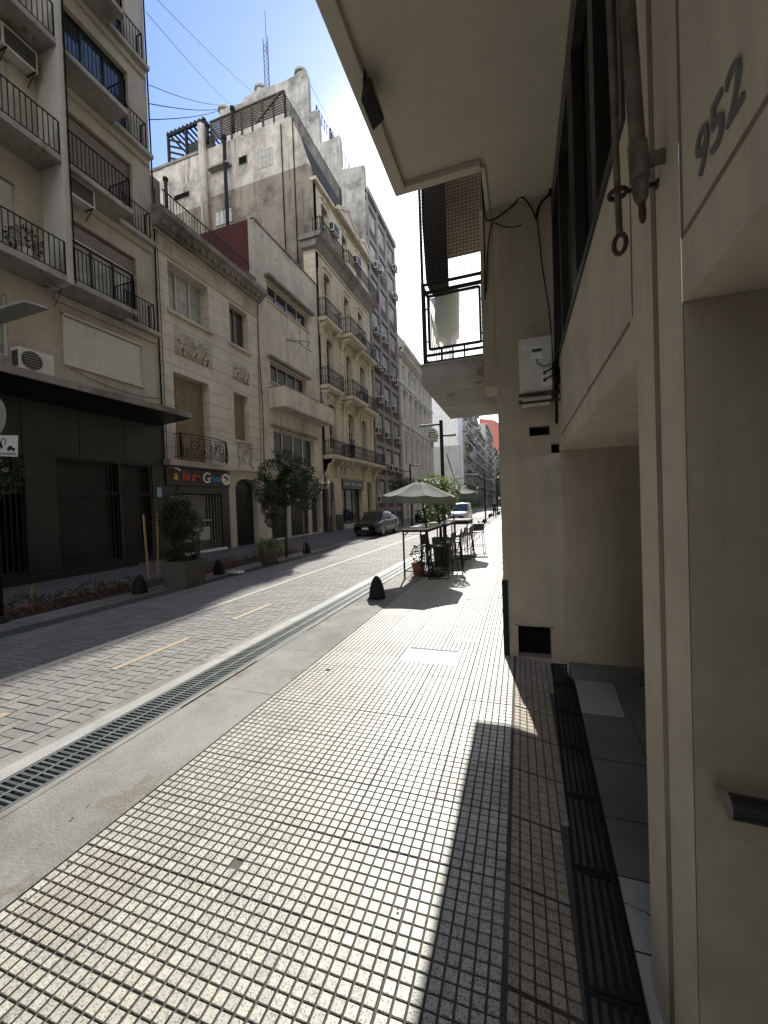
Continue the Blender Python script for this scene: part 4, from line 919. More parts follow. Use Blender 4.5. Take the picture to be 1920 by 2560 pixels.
b = MB(); b.prism([T(YA-.05, 12.08, .001), T(YA-.05, 12.12, .18), T(YA-.05, 12.36, .45), T(YA-.05, 12.42, .60), T(YA-.05, 12.62, .62), T(YA-.05, 12.72, .50), T(YA-.05, 12.8, .2), T(YA-.05, 12.8, .001)], (0, YB-YA+.15, 0))
a = YA+.1
while a < YB: tbox(b, T, a, a+.14, 12.17, 12.352, .1, .42); a += .36
b.build('cornice', 'cornice', b2)
b = MB(); tbox(b, T, YA, YA+.35, 12.8, 13.9, -.3, .05); tbox(b, T, YB-.75, YB-.02, 12.8, 13.35, -.3, .05); b.build('parapet', 'cornice', b2)
rb = MB(); xr = XF+.15
rb.bar((xr, YA+.35, 13.62), (xr, YB-.7, 13.62), .04, .03); rb.bar((xr, YA+.35, 12.88), (xr, YB-.7, 12.88), .03, .02); a = YA+.4
k = 0
while a < YB-.7:
    rb.bar((xr, a, 12.8), (xr, a, 13.6), .018)
    if 13 < k < 24 and k % 2: rb.bar((xr, a, 12.9), (xr, a+.15, 13.58), .012); rb.bar((xr, a+.15, 13.58), (xr, a+.3, 12.9), .012)
    a += .15; k += 1
rb.build('roof_railing', 'rust', b2)
window(b2, T, w1[0], w1[1], w1[2]+.02, w1[3], .40, 3, 1, .07, 'frame_cream', 'curtain'); window(b2, T, w2[0], w2[1], w2[2]+.02, w2[3], .33, 2, 1, .06, 'shutter_y')
shutter(b2, T, s1[0], s1[1], s1[2], s1[3]-.02, .38, 'shutter_y', .07, 'louvred_shutter', 4); shutter(b2, T, s2[0], s2[1], s2[2], s2[3]-.02, .31, 'shutter_y', .07, 'louvred_shutter', 3)
b = MB()
for w in (w1, w2): tbox(b, T, w[0]-.12, w[1]+.12, w[2]-.14, w[2]-.002, .001, .12)
tbox(b, T, s2[0]-.1, s2[1]+.1, s2[2]-.12, s2[2]-.002, .001, .12)
tbox(b, T, YA, 14.75, 3.44, 3.66, .001, .32); tbox(b, T, 14.75, YB-.02, 3.52, 3.66, .001, .2); b.build('string_course', 'b2p', b2, bevel=.015)
def relief(y0, y1, z0, z1, n, seed, label=None):
    r_ = random.Random(seed); m_ = MB(); tbox(m_, T, y0, y1, z0, z1, .001, .02); 
    def limb(a, c, r0, r1): m_.tube([a, tuple((Vector(a)+Vector(c))/2+Vector((.03, r_.uniform(-.05, .05), r_.uniform(-.04, .04)))), c], [r0, (r0+r1)/2, r1], 6)
    for k in range(n):
        cy = y0+(k+.5)/n*(y1-y0)+r_.uniform(-.04, .04); cz = (z0+z1)/2+r_.uniform(-.08, .06); hh = (z1-z0)*.5
        P = lambda dy, dz, w=.05: T(cy+dy, cz+dz, w)
        lean = r_.uniform(-.15, .15)
        m_.ball(P(lean*.5, hh*.62), (.055, .06, .075), 8); limb(P(lean*.4, hh*.45), P(0, -hh*.05), .09, .075)
        limb(P(0, -hh*.05), P(r_.uniform(.05, .2), -hh*.45), .07, .05); limb(P(0, -hh*.05), P(-r_.uniform(.05, .2), -hh*.5), .07, .05)
        limb(P(.12, -hh*.45), P(.15+lean, -hh*.85), .05, .035); limb(P(-.12, -hh*.5), P(-.1+lean, -hh*.88), .05, .035)
        for s in (-1, 1): limb(P(lean*.4+s*.08, hh*.4), P(s*r_.uniform(.12, .26), hh*r_.uniform(-.1, .3)), .04, .03)
        m_.ball(P(-.1, hh*.3, .02), (.03, .12, .16), 6)
    for k in range(n*40): m_.ball(T(y0+.08+(y1-y0-.16)*(.5+.5*r_.uniform(-1, 1)*r_.random()**.4), (z0+z1)/2+r_.uniform(-.5, .5)*(z1-z0)*.8*r_.random()**.3, .02), (r_.uniform(.02, .07), r_.uniform(.03, .10), r_.uniform(.03, .08)), 6)
    return m_.build('relief_panel', 'b2p', b2, smooth=True)
relief(12.05, 14.0, 7.75, 8.78, 3, 4); relief(15.3, 16.45, 7.72, 8.65, 2, 8)
# cartouche over the door
m_ = MB(); cy, cz = 15.95, 4.25
m_.prism([T(cy+.22*math.cos(a), cz+.3*math.sin(a), .001) for a in [k*math.pi/8 for k in range(16)]], (.08, 0, 0))
for s in (-1, 1):
    for k in range(14): a = k*.28; m_.ball(T(cy+s*(.3+.12*math.sin(a*1.7)+.02*k), cz+.42-.075*k, .04), (.05, .07, .06), 6)
    m_.tube([T(cy+s*.2, cz+.42, .05), T(cy+s*.4, cz+.46, .06), T(cy+s*.5, cz+.36, .05)], .035, 6)
m_.build('cartouche', 'b2p', b2, smooth=True)
# bowed iron balcony with scrolls
m_ = MB(); ys_ = [11.8+2.45*k/16 for k in range(17)]; xo = [XF+.34+.22*math.sin(math.pi*k/16) for k in range(17)]
for z, w in ((4.66, .04), (4.55, .02), (3.78, .03), (3.88, .02)):
    for k in range(16): m_.bar((xo[k], ys_[k], z), (xo[k+1], ys_[k+1], z), w, w*.6)
for (x, y) in ((xo[0], ys_[0]), (xo[16], ys_[16])):
    m_.bar((x, y, 3.68), (x, y, 4.68), .04); m_.bar((XF, y, 4.66), (x, y, 4.66), .035, .02); m_.bar((XF, y, 3.8), (x, y, 3.8), .03, .02)
    for k in range(3): m_.bar((XF+.08+.1*k, y, 3.8), (XF+.08+.1*k, y, 4.66), .014)
    m_.tube([(x+.02, y, 3.8), (x+.10, y, 3.95), (x+.05, y, 4.25), (x+.02, y, 4.6)], .02, 6)
def scroll(cy, cz, r0, turns, sgn, x, ph=0): m_.tube([(x, cy+sgn*r0*(1-t*.8)*math.cos(ph+t*turns*6.28), cz+r0*(1-t*.8)*math.sin(ph+t*turns*6.28)) for t in [k/22 for k in range(23)]], .014, 5)
for cy, cz, r0, sg_ in ((12.35, 4.2, .26, 1), (13.0, 4.25, .22, -1), (13.25, 4.1, .2, 1), (13.75, 4.2, .26, -1), (12.7, 4.0, .14, 1), (13.5, 4.35, .14, 1), (12.05, 4.0, .14, -1), (14.05, 4.05, .14, 1)): scroll(cy, cz, r0, 1.4, sg_, XF+.34+.22*math.sin(math.pi*(cy-11.8)/2.45))
for k in range(24): y = 11.9+.1*k; x = XF+.34+.22*math.sin(math.pi*(y-11.8)/2.45); m_.bar((x-.01, y, 3.8), (x-.01, y, 4.55 if k % 3 == 0 else 4.0), .011)
m_.build('iron_balcony', 'iron', b2)
# shopfront: black fascia, grille, shop window
b = MB(); wall(b, T, YA, 14.72, -.1, 3.44, [[11.9, 14.25, .12, 2.55, .5]]); b.build('shopfront', 'frame_dark', b2)
b = MB(); tbox(b, T, YA+.02, 14.68, 2.72, 3.40, .002, .09); tbox(b, T, 11.9, 14.3, 2.42, 2.70, .002, .05); b.build('shop_fascia', 'plastic_dark', b2, bevel=.005)
b = MB(); tbox(b, T, 11.9, 14.25, .12, 2.55, -.5, -.46); b.build('shop_window', 'glass', b2)
b = MB(); y = 11.93
while y < 14.25: b.bar(T(y, .14, -.05), T(y, 2.45, -.05), .014); y += .17
for k in range(24): z = .18+.098*k; b.bar(T(11.9, z, -.055), T(14.25, z, -.055), .008)
b.build('roller_grille', 'shutter_g', b2)
b = MB(); tbox(b, T, 11.9, 14.3, .03, .12, .002, .16); b.build('white_step', 'white', b2)
b = MB(); tbox(b, T, 12.5, 13.8, .5, 1.05, -.40, -.30); tbox(b, T, 12.5, 13.8, 1.3, 1.34, -.42, -.2); tbox(b, T, 12.2, 12.26, .2, 2.2, -.40, -.36); b.build('shop_counter', 'frame_white', b2)
# door bay with arch
yc, hw = 15.95, .80
b = MB()
b.poly([T(14.72, -.1, 0), T(yc-hw, -.1, 0), T(yc-hw, 3.45, 0), T(14.72, 3.45, 0)]); b.poly([T(yc+hw, -.1, 0), T(YB, -.1, 0), T(YB, 3.45, 0), T(yc+hw, 3.45, 0)])
def arch(mb, T, yc, hw, zs, ztop, rise, mi=0, n=12, depth=.3, w=0):
    pts = [(yc-hw+2*hw*k/n, zs+rise*math.sqrt(max(0, 1-((k/n*2-1))**2))) for k in range(n+1)]
    for p, q in zip(pts, pts[1:]):
        mb.poly([T(p[0], p[1], w), T(q[0], q[1], w), T(q[0], ztop, w), T(p[0], ztop, w)], mi); mb.poly([T(p[0], p[1], w), T(q[0], q[1], w), T(q[0], q[1], w-depth), T(p[0], p[1], w-depth)], mi)
arch(b, T, yc, hw, 2.75, 3.45, .42); b.poly([T(yc-hw, 0, 0), T(yc-hw, 2.75, 0), T(yc-hw, 2.75, -.3), T(yc-hw, 0, -.3)]); b.poly([T(yc+hw, 0, 0), T(yc+hw, 2.75, 0), T(yc+hw, 2.75, -.3), T(yc+hw, 0, -.3)])
b.build('door_surround', 'b2p', b2)
b = MB(); tbox(b, T, yc-hw, yc+hw, .0, 3.3, -.36, -.30); dr = b.build('front_door', 'granite', b2)
b = MB(); 
for k in range(15): y = yc-hw+.05+k*.107; b.bar(T(y, .1, -.27), T(y, 2.6, -.27), .016)
for z in (.15, 1.0, 2.2, 2.65): b.bar(T(yc-hw, z, -.27), T(yc+hw, z, -.27), .03)
for cy in (-.45, 0, .45): b.tube([T(yc+cy+.18*math.cos(a), .6+.25*math.sin(a), -.27) for a in [k*math.pi/6 for k in range(13)]], .014, 5)
b.build('door_grille', 'ironblue', dr)
# shop sign letters and round emblem
sgn = thing('shop_sign', 'colourful letters reading a lo de Graca with a round white emblem on black fascia', 'shop sign', (XF+.1, 13, 3))
def LM(y, z): return Matrix(((0, 0, 1, XF+.105), (1, 0, 0, y), (0, 1, 0, z), (0, 0, 0, 1)))
for s, y, mt_, sz in (('a', 11.62, 'ltr_yel', .46), ('l', 12.02, 'ltr_redl', .52), ('o', 12.15, 'ltr_redl', .42), ('d', 12.47, 'ltr_redl', .44), ('e', 12.74, 'ltr_redl', .42), ('G', 13.05, 'ltr_wht', .60), ('r', 13.45, 'ltr_blu', .40), ('a', 13.60, 'ltr_blu', .40), ('c', 13.79, 'ltr_blu', .40), ('a', 13.94, 'ltr_blu', .40)):
    text_obj('letter', s, sz, LM(y, 2.94 if s != 'G' else 2.88), mt_, sgn, .03, .012 if s not in 'G' else .010, 'LEFT', .12)
b = MB(); ey, ez = 14.38, 3.06; b.prism([T(ey+.25*math.cos(a), ez+.25*math.sin(a), .095) for a in [k*math.pi/16 for k in range(32)]], (.06, 0, 0)); em = b.build('emblem', 'white', sgn)
b = MB()
for k, (dy, dz, ry, rz_, mi) in enumerate(((-.06, .10, .09, .06, 0), (.05, .06, .08, .07, 0), (.10, -.01, .07, .06, 0), (-.03, -.08, .07, .05, 1), (.02, -.13, .05, .04, 1))): b.ball(T(ey+dy, ez+dz, .158), (.008, ry, rz_), 10, mi)
b.build('emblem_mark', ['ltr_pur', 'ltr_yel'], em)
b = MB(); tbox(b, T, 10.93, 11.13, 2.28, 2.62, .035, .045); o = b.build('number_plate', 'blue_sign'); set_props(o, 'small pale blue plate on the black wall beside the colourful shop sign', 'plate')
t = thing('security_camera', 'small white security camera at the left end of the black shop fascia', 'camera', (XF+.2, 11.5, 3.4)); b = MB(); b.tube([T(11.62, 3.36, .22), T(11.78, 3.26, .3)], .035, 10); b.build('camera_body', 'white', t); b = MB(); b.bar(T(11.45, 3.35, .1), T(11.63, 3.36, .22), .02); b.build('camera_arm', 'white', t)
# cables at the far corner of the house
wire('cable', [(XF+.06, 17.28, 2.2), (XF+.10, 17.35, 6.5), (XF+.05, 17.30, 10), (XF+.07, 17.33, 12)], .030, 'pale drainpipe and cable bundle between the carved house and the plain cream house', group='cable runs on the carved house', mat='rust_dark')
wire('cable', [(XF+.06, 17.0, 3.2), (XF+.10, 17.1, 6.5), (XF+.05, 17.2, 9.3)], .012, 'dark cable leaning beside the drainpipe of the carved house', group='cable runs on the carved house')

# ---- 3: plain cream house
b3 = thing('plain_house', 'plain cream rendered house with strip windows and a boxy concrete balcony', 'building', (XF, 20, 0))
YA, YB = 17.36, 23.98
ww = [[18.3, 22.65, 12.75, 13.75, .28], [18.3, 22.05, 8.45, 9.55, .28], [18.35, 22.8, 4.3, 5.95, .28], [17.9, 19.6, .1, 2.75, .3], [19.75, 22.0, .1, 2.75, .4], [22.15, 23.6, .1, 2.75, .5]]
b = MB(); wall(b, T, YA, YB, -.1, 16.3, ww); b.poly([T(YA, 16.3, 0), T(YB, 16.3, 0), T(YB, 16.3, -9), T(YA, 16.3, -9)]); b.build('wall', 'b3', b3)
for k, w in enumerate(ww[:3]):
    window(b3, T, w[0], w[1], w[2], w[3], .25, 4, 1, .06, 'frame_cream' if k < 2 else 'frame_white')
    b = MB(); tbox(b, T, w[0]-.25, w[1]+.3, w[3]+.08, w[3]+.22, .001, .34-.08*k); b.build('window_hood', 'cornice', b3, bevel=.02)
    b = MB(); tbox(b, T, w[0]-.05, w[1]+.05, w[2]-.07, w[2]-.002, .001, .08); b.build('window_sill', 'b3', b3)
Xb = on_y(713, 985, 18.0)[0]; Yb = on_x(829, 1035, Xb)[0]; zt_ = on_x(713, 957, Xb)[1]; zb_ = on_x(713, 1010, Xb)[1]
zt2, zb2 = 8.02, 6.98
b = MB(); b.box(XF+.001, Xb, 18.0, 23.75, zb2, zb2+.14); b.box(Xb-.12, Xb, 18.0, 23.75, zb2+.14, zt2); b.box(XF+.001, Xb-.12, 18.0, 18.12, zb2+.14, zt2); b.box(XF+.001, Xb-.12, 23.63, 23.75, zb2+.14, zt2); b.build('concrete_balcony', 'b3', b3, bevel=.012)
b = MB(); b.box(XF+.001, Xb+.02, 17.97, 23.78, zt2+.001, zt2+.03); b.build('balcony_coping', 'cornice', b3)
for k, w in enumerate(ww[3:]):
    if k < 2: shutter(b3, T, w[0], w[1], w[2], w[3], .2, 'plastic_dark', .12)
    else: b = MB(); tbox(b, T, w[0], w[1], w[2], w[3], -.48, -.44); b.build('shop_window', 'glass', b3)
b = MB(); tbox(b, T, 17.5, 23.95, 2.78, 3.2, .001, .08); tbox(b, T, 22.2, 23.9, 0, 3.1, .0805, .5) if False else None; tbox(b, T, 23.62, 23.94, -.05, 2.9, .001, .32); b.build('shop_fascia', 'granite2', b3)
b = MB(); tbox(b, T, 20.3, 20.75, 2.1, 2.28, .001, .02); o = b.build('street_number_plate', 'white', b3)
b = MB(); b.tube([T(20.0, 11.2, .02), T(20.6, 11.35, .5), T(21.3, 11.5, .75), T(21.6, 11.35, .4)], .02, 6); b.tube([T(20.6, 11.35, .5), T(20.4, 10.9, .8), T(21.0, 10.8, 1.0)], .02, 6); b.tube([T(20.0, 11.35, .02), T(20.7, 11.1, .7)], .015, 6); o = b.build('wall_bracket', 'rust'); set_props(o, 'bent rusty bracket sticking out of the plain cream wall below its top windows', 'bracket')
b = MB(); b.poly([(XF, YA+.0, 3.6), (XF, YA, 16.4), (-15.5, YA, 16.4), (-22, YA, 16.4), (-22, YA, 3.6)]); b.build('red_side_wall', 'red', b3)
b = MB(); b.box(-12.62, XF+.005, YA-.05, YA+.12, 12.6, 16.5); b.build('corner_pier', 'b3', b3)
b = MB(); b.box(XF-.15, XF+.06, YA-.05, YB, 16.301, 16.38); b.build('parapet_coping', 'cornice', b3)

# ---- 4: French style house with the tall stained party wall
b4 = thing('french_house', 'yellow stone house with iron balconies, mansard roof and a tall stained party wall', 'building', (XF, 29, 0))
YA, YB = 24.0, 34.0
cols = [(24.95, 26.15), (28.25, 29.45), (31.0, 32.2)]
lev = [(5.75, 8.9, 1), (10.0, 13.4, 1), (14.5, 17.9, 1), (19.6, 22.6, 1)]
ops = [[a, c, z0, z1, .38] for (z0, z1, _) in lev for a, c in cols]
gops = [[24.75, 25.55, 0, 3.5, .4], [26.75, 30.7, .35, 3.7, .4], [31.9, 33.0, 0, 3.7, .4]]
b = MB(); wall(b, T, YA, YB, -.1, 23.2, ops+gops)
b.poly([T(YB, 0, 0), T(YB, 23.2, 0), T(YB, 23.2, -10), T(YB, 0, -10)]); b.build('wall', 'b4', b4)
for (z0, z1, _) in lev:
    for a, c in cols:
        window(b4, T, a, c, z0, z1-.25, .34, 2, 3, .07, 'frame_cream')
        m_ = MB(); arch(m_, T, (a+c)/2, (c-a)/2-.002, z1-.38, z1+.002, .34, depth=.06, w=-.003)
        tbox(m_, T, a-.2, a-.002, z0, z1+.05, .001, .07); tbox(m_, T, c+.002, c+.2, z0, z1+.05, .001, .07)
        pts = [T((a+c)/2+((c-a)/2+.2)*math.cos(k*math.pi/10), z1-.02+.38*math.sin(k*math.pi/10), .04) for k in range(11)]; m_.tube(pts, .07, 6)
        m_.ball(T((a+c)/2, z1+.3, .06), (.09, .14, .2), 8); m_.build('window_surround', 'b4p', b4)
# bands, pilasters
m_ = MB()
for z in (9.3, 13.85, 18.6): tbox(m_, T, YA, YB, z, z+.18, .001, .09)
for y in (24.2, 27.35, 33.2): tbox(m_, T, y, y+.45, 4.6, 17.6, .001, .10)
m_.build('stone_band', 'b4p', b4, bevel=.02)
m_ = MB(); m_.box(-13.15, XF, YA-.10, YA-.001, 3.9, 19.1); m_.build('corner_return', 'b4', b4)
def balc(y0, y1, z0, zr, out, brackets=True, deep=None, side=True):
    s = MB(); s.prism([T(y0, z0+.06, .001), T(y0, z0, .1), T(y0, z0+.02, out-.12), T(y0, z0+.10, out-.02), T(y0, z0+.22, out), T(y0, z0+.26, out), T(y0, z0+.26, .001)], (0, y1-y0, 0))
    if brackets:
        for y in (y0+.15, y1-.4): s.prism([T(y, z0-.001, .001), T(y, z0-.001, out*.8), T(y, z0-.18, out*.7), T(y, z0-.34, out*.3), T(y, z0-.75, .12), T(y, z0-.85, .001)], (0, .25, 0))
    s.build('balcony_slab', 'b4p', b4)
    rail(b4, [(XF+.02, y0+.04), (XF+out-.05, y0+.04), (XF+out-.05, y1-.04), (XF+.02, y1-.04)], z0+.26, zr, .16, .012, 'ironblue', 'balcony_railing', .05, scroll=True)
balc(23.95, 26.5, 14.0, 15.5, .62); balc(23.95, 26.5, 9.55, 10.95, .62)
balc(27.2, 30.3, 14.1, 15.55, 1.0); balc(27.2, 30.3, 9.55, 10.95, 1.0); balc(30.35, 33.9, 14.1, 15.5, .6, False); balc(30.35, 33.9, 9.55, 10.9, .6, False)
balc(24.0, 27.0, 4.90, 6.15, .80); balc(27.05, 34.0, 4.90, 6.15, 1.0)
s = MB(); s.prism([(-13.25, 23.45, 19.2), (-13.25, 23.45, 19.5), (XF+.72, 23.45, 19.5), (XF+.72, 23.45, 19.38), (XF+.55, 23.45, 19.2)], (0, 34.0-23.45, 0)); s.prism([(-13.15, 23.6, 18.75), (-13.25, 23.6, 19.199), (XF+.5, 23.6, 19.199), (XF+.15, 23.6, 18.75)], (0, 10.3, 0)); s.build('balcony_slab', 'cornice', b4)
rail(b4, [(XF+.1, 23.52), (XF+.66, 23.52), (XF+.66, 27.2), (XF+.95, 27.4), (XF+.95, 33.9)], 19.5, 20.4, .16, .013, 'iron', 'balcony_railing', .05, scroll=True)
# top floor cornice, pediments, mansard
m_ = MB(); tbox(m_, T, YA-.05, 26.8, 23.2, 23.42, -.2, .25); tbox(m_, T, 26.81, YB, 23.2, 23.3, -.2, .15); m_.build('cornice', 'b4p', b4)
for yc_, hw_ in ((28.85, 1.95), (32.3, 1.45)):
    m_ = MB(); m_.prism([T(yc_-hw_, 23.31, .42), T(yc_+hw_, 23.31, .42), T(yc_, 23.31+hw_*.55, .42)], (-1.6, 0, 0)); m_.bar(T(yc_-hw_-.1, 23.28, .45), T(yc_, 23.38+hw_*.55, .45), .12, .24); m_.bar(T(yc_+hw_+.1, 23.28, .45), T(yc_, 23.38+hw_*.55, .45), .12, .24); m_.bar(T(yc_-hw_-.1, 23.26, .4), T(yc_+hw_+.1, 23.26, .4), .2, .14); m_.build('pediment', 'b4p', b4)
m_ = MB(); pr = [(XF-.02, 23.2), (-12.5, 24.0), (-12.8, 25.0), (-13.35, 26.7), (-13.9, 27.9), (-22, 27.9), (-22, 23.2)]
m_.prism([(x, YA+.35, z) for x, z in pr], (0, YB-YA-.36, 0)); m_.build('mansard_roof', 'slate', b4)
prof = [(XF-.0, 18.15), (XF-.0, 23.3), (-12.4, 23.9), (-12.75, 25.0), (-13.3, 26.7), (-13.8, 27.85)]
P_hi = prof+[(-20.6, 27.85), (-20.6, 24.45), (-12.55, 24.4)]
m_ = MB()
up = [(-12.57, 24.4)]+[(x, z) for x, z in prof if z > 24.4]+[(-20.75, 27.85), (-20.75, 24.4)]
m_.prism([(x, YA-.001, z) for x, z in up], (0, .36, 0)); m_.build('party_wall', 'party_hi', b4, label='pale flaking upper part of the party wall')
m_ = MB(); lo = [(XF, 3), (XF, 23.2), (-12.38, 23.7), (-12.56, 24.4), (-20.75, 24.4), (-20.75, 3)]
m_.prism([(x, YA, z) for x, z in lo], (0, .35, 0)); m_.build('party_wall', 'party_lo', b4, label='sooty brown lower part of the party wall')
m_ = MB(); m_.box(-28, -20.752, YA+.02, YB, 3, 24.0); m_.build('rear_wing', 'party_lo', b4); m_ = MB(); m_.box(-27.0, -20.751, YA, YB, 24.001, 28.0); m_.build('rear_wing', 'party_hi', b4); m_ = MB(); m_.box(-27.2, -20.7, YA-.08, YA+.3, 27.75, 27.95); m_.build('wing_coping', 'cornice', b4)
def wy(px, py): return on_y(px, py, YA)
def side_win(x0, x1, z0, z1, nx, nz, fm='white', gm='glass'):
    m_ = MB(); y = YA-.03
    for k in range(nx+1): x = x0+(x1-x0)*k/nx; m_.box(x-.03, x+.03, y-.01, y+.03, z0, z1)
    for k in range(nz+1): z = z0+(z1-z0)*k/nz; m_.box(x0, x1, y-.008, y+.028, z-.025, z+.025)
    f = m_.build('window', fm, b4); m_ = MB(); m_.box(x0, x1, y+.01, y+.025, z0, z1); m_.build('pane', gm, f)
side_win(-16.5, -15.3, 25.15, 26.3, 4, 3, 'frame_cream', 'curtain'); side_win(-18.0, -17.3, 25.85, 26.4, 1, 1, 'party_lo', 'void'); side_win(-23.9, -22.4, 24.95, 25.4, 1, 1, 'party_hi', 'void'); side_win(-20.2, -18.7, 22.2, 23.2, 4, 1, 'cornice', 'curtain')
m_ = MB(); m_.box(-21.3, -18.9, YA-.5, YA, 26.0, 26.12) if False else m_.box(-20.4, -18.6, YA-.45, YA-.002, 26.0, 26.12); m_.build('hood', 'cornice', b4)
m_ = MB()
for x in (-20.9,): m_.tube([(x, YA-.25, 21.5), (x, YA-.25, 29.4)], .26, 14)
m_.build('flue_duct', 'party_hi', b4, smooth=True)
for i, (x, z0, z1, r_) in enumerate(((-18.9, 18, 27.7, .13), (-18.1, 27.9, 29.4, .12), (-24.3, 24.2, 26.4, .13), (-20.3, 27.9, 29.0, .12))):
    m_ = MB(); m_.tube([(x, YA-.35, z0), (x, YA-.35, z1)], r_, 10); m_.tube([(x, YA-.35, z1+.001), (x, YA-.35, z1+.2)], r_*1.5, 10); m_.build('stove_pipe', 'iron', b4, smooth=True)
m_ = MB()
for x, z0, z1 in ((-14.5, 12, 27.5), (-13.6, 16, 27.6), (-12.9, 12, 20)): m_.tube([(x, YA-.06, z0), (x, YA-.06, z1)], .035, 6); m_.build('lightning_lead', 'cable', b4); m_ = MB()
# roof terrace: slatted screen, railing, pergola, glass rail
m_ = MB()
for k in range(8): z = 28.25+k*.17; m_.box(-20.3, -14.2, YA-.02, YA+.02, z, z+.10)
for k in range(8): x = -20.3+k*.87; m_.box(x-.06, x+.06, YA+.021, YA+.12, 27.9, 29.65)
m_.box(-20.35, -14.15, YA-.05, YA+.1, 29.6, 29.7); m_.bar((-16.4, YA-.08, 28.2), (-14.4, YA-.08, 29.6), .1); m_.build('slatted_screen', 'bark', b4)
rail(b4, [(-14.15, YA), (-14.1, 32.8)], 28.0, 29.5, .17, .02, 'iron', 'roof_railing', .1)
m_ = MB()
for x in (-24.4, -22.7, -21.0): m_.bar((x, YA+.2, 28), (x, YA+.2, 30.2), .16)
m_.bar((-24.5, YA+.2, 30.2), (-20.9, YA+.2, 30.2), .16, .22); m_.bar((-24.4, YA+3, 30.2), (-21, YA+3, 30.2), .16); 
for k in range(10): x = -24.4+k*.37; m_.bar((x, YA+.1, 30.35), (x, YA+3.2, 30.35), .1, .1)
for k in range(4): m_.bar((-24.4, YA+.2, 29.9-k*.45), (-23.0, YA+.2, 29.2-k*.45), .1)
m_.build('pergola', 'iron', b4)
m_ = MB(); m_.box(-23.6, -21.1, YA+1.2, YA+1.4, 28, 30.1); m_.build('pergola_back', 'granite2', b4)
rail(b4, [(-28.8, YA+.1), (-26.5, YA+.1)], 27.2, 29.0, 1.1, .03, 'blue_sign', 'glass_rail', .1)
# ground floor
for i, w in enumerate(gops):
    if i == 1:
        window(b4, T, w[0], w[1], w[2], 3.0, .36, 3, 1, .08, 'frame_dark'); b = MB(); tbox(b, T, 26.7, 30.75, 3.02, 3.72, -.2, .12); fs = b.build('shop_fascia', 'frame_dark', b4)
        b = MB()
        for y, w_ in ((26.95, .95), (28.3, .6), (29.3, 1.0)): tbox(b, T, y, y+w_, 3.28, 3.46, .121, .128)
        b.build('shop_letters', 'shutter_g', fs)
        m_ = MB(); r_ = random.Random(3)
        for k in range(40): y = 26.95+r_.random()*3.4; z = .6+r_.random()*2.2; tbox(m_, T, y, y+r_.uniform(.08, .4), z, z+r_.uniform(.08, .4), -.5-.02*r_.random(), -.48)
        m_.build('shop_display', ['frame_cream'], b4)
    else:
        m_ = MB(); tbox(m_, T, w[0], w[1], w[2], w[3], -.38, -.32); m_.build('front_door', 'granite2' if i == 0 else 'shutter_b', b4)
m_ = MB(); tbox(m_, T, 24.02, 24.7, -.05, 1.15, .001, .06); tbox(m_, T, 25.6, 26.7, -.05, 1.15, .001, .06); tbox(m_, T, 30.8, 31.8, -.05, 1.15, .001, .06); m_.build('granite_plinth', 'granite', b4)
for y in (24.15, 25.75, 30.95, 33.3):
    m_ = MB(); m_.prism([T(y, 4.94, .001), T(y, 4.94, .55), T(y, 4.7, .5), T(y, 4.45, .2), T(y, 3.8, .12), T(y, 3.7, .001)], (0, .32, 0)); m_.build('console', 'b4p', b4, bevel=.03)
m_ = MB(); arch(m_, T, 25.15, .4, 3.05, 3.52, .4, depth=.3, w=-.002); m_.build('door_arch', 'b4p', b4)
b = MB(); tbox(b, T, 24.75, 25.55, 2.2, 3.3, -.30, -.1); b.build('blind', 'plastic_dark', b4)
ac_at(834, 575, XF+.02, 'air conditioner on the top floor of the yellow stone house, beside its first window', s=1.15)
ac_at(892, 655, XF+.02, 'air conditioner on the top floor of the yellow stone house, near its far end', s=1.15)

# ---- 5: brick office block
b5 = thing('brick_block', 'brown brick office block with grey concrete grid and many air conditioners', 'building', (XF, 38, 0))
YA, YB = 34.02, 42.5
cols = [(34.3, 36.3), (37.05, 38.95), (39.7, 41.7)]
ops = []; rows = []
for k in range(9):
    zc = 28.75-3.1*k; rows.append(zc)
    for a, c in cols: ops.append([a, c, zc-1.55, zc-.05, .25])
b = MB(); wall(b, T, YA, YB, -.1, 30.0, ops); b.build('wall', 'brick', b5)
m_ = MB()
for y in (34.02, 36.55, 39.2, 42.1): tbox(m_, T, y, y+.36, -.1, 29.9, .001, .16)
for k in range(10): zc = 28.9-3.1*k; tbox(m_, T, YA, YB, zc, zc+.45, .001, .10)
tbox(m_, T, YA, YB, 29.6, 30.1, .001, .3)
m_.build('concrete_frame', 'brickc', b5, bevel=.01)
for k in range(9):
    for a, c in cols: window(b5, T, a, c, rows[k]-1.55, rows[k]-.05, .22, 2, 1, .06, 'frame_dark', 'glass_sky')
pp = [on_y(p, q, 34.0) for p, q in ((915, 410), (870, 421), (852, 424), (850, 350), (848, 336), (835, 345), (800, 358), (797, 290), (794, 273), (773, 281), (770, 200), (768, 184), (762, 172), (745, 180), (735, 190), (700, 208), (649, 221), (630, 232), (610, 245), (606, 256), (559, 272), (556, 290))]
m_ = MB(); m_.prism([(XF-.001, 34.0, 0)]+[(min(x, XF-.001), 34.0, z) for x, z in pp]+[(-28, 34.0, 0)], (0, .45, 0)); m_.box(-28, XF-.01, 34.46, 42.4, 0, 29.6); m_.build('stepped_party_wall', 'greywall', b5)
for i, (p, q) in enumerate(((752, 176), (651, 216), (560, 268))):
    x, z = on_y(p, q, 34.5); m_ = MB(); m_.lathe((x, 34.5, z-1.5), [(.45, 0), (.45, 1.0), (.62, 1.05), (.62, 1.25), (.35, 1.35)], 14); m_.build('chimney_cap', 'greywall', b5, smooth=False)
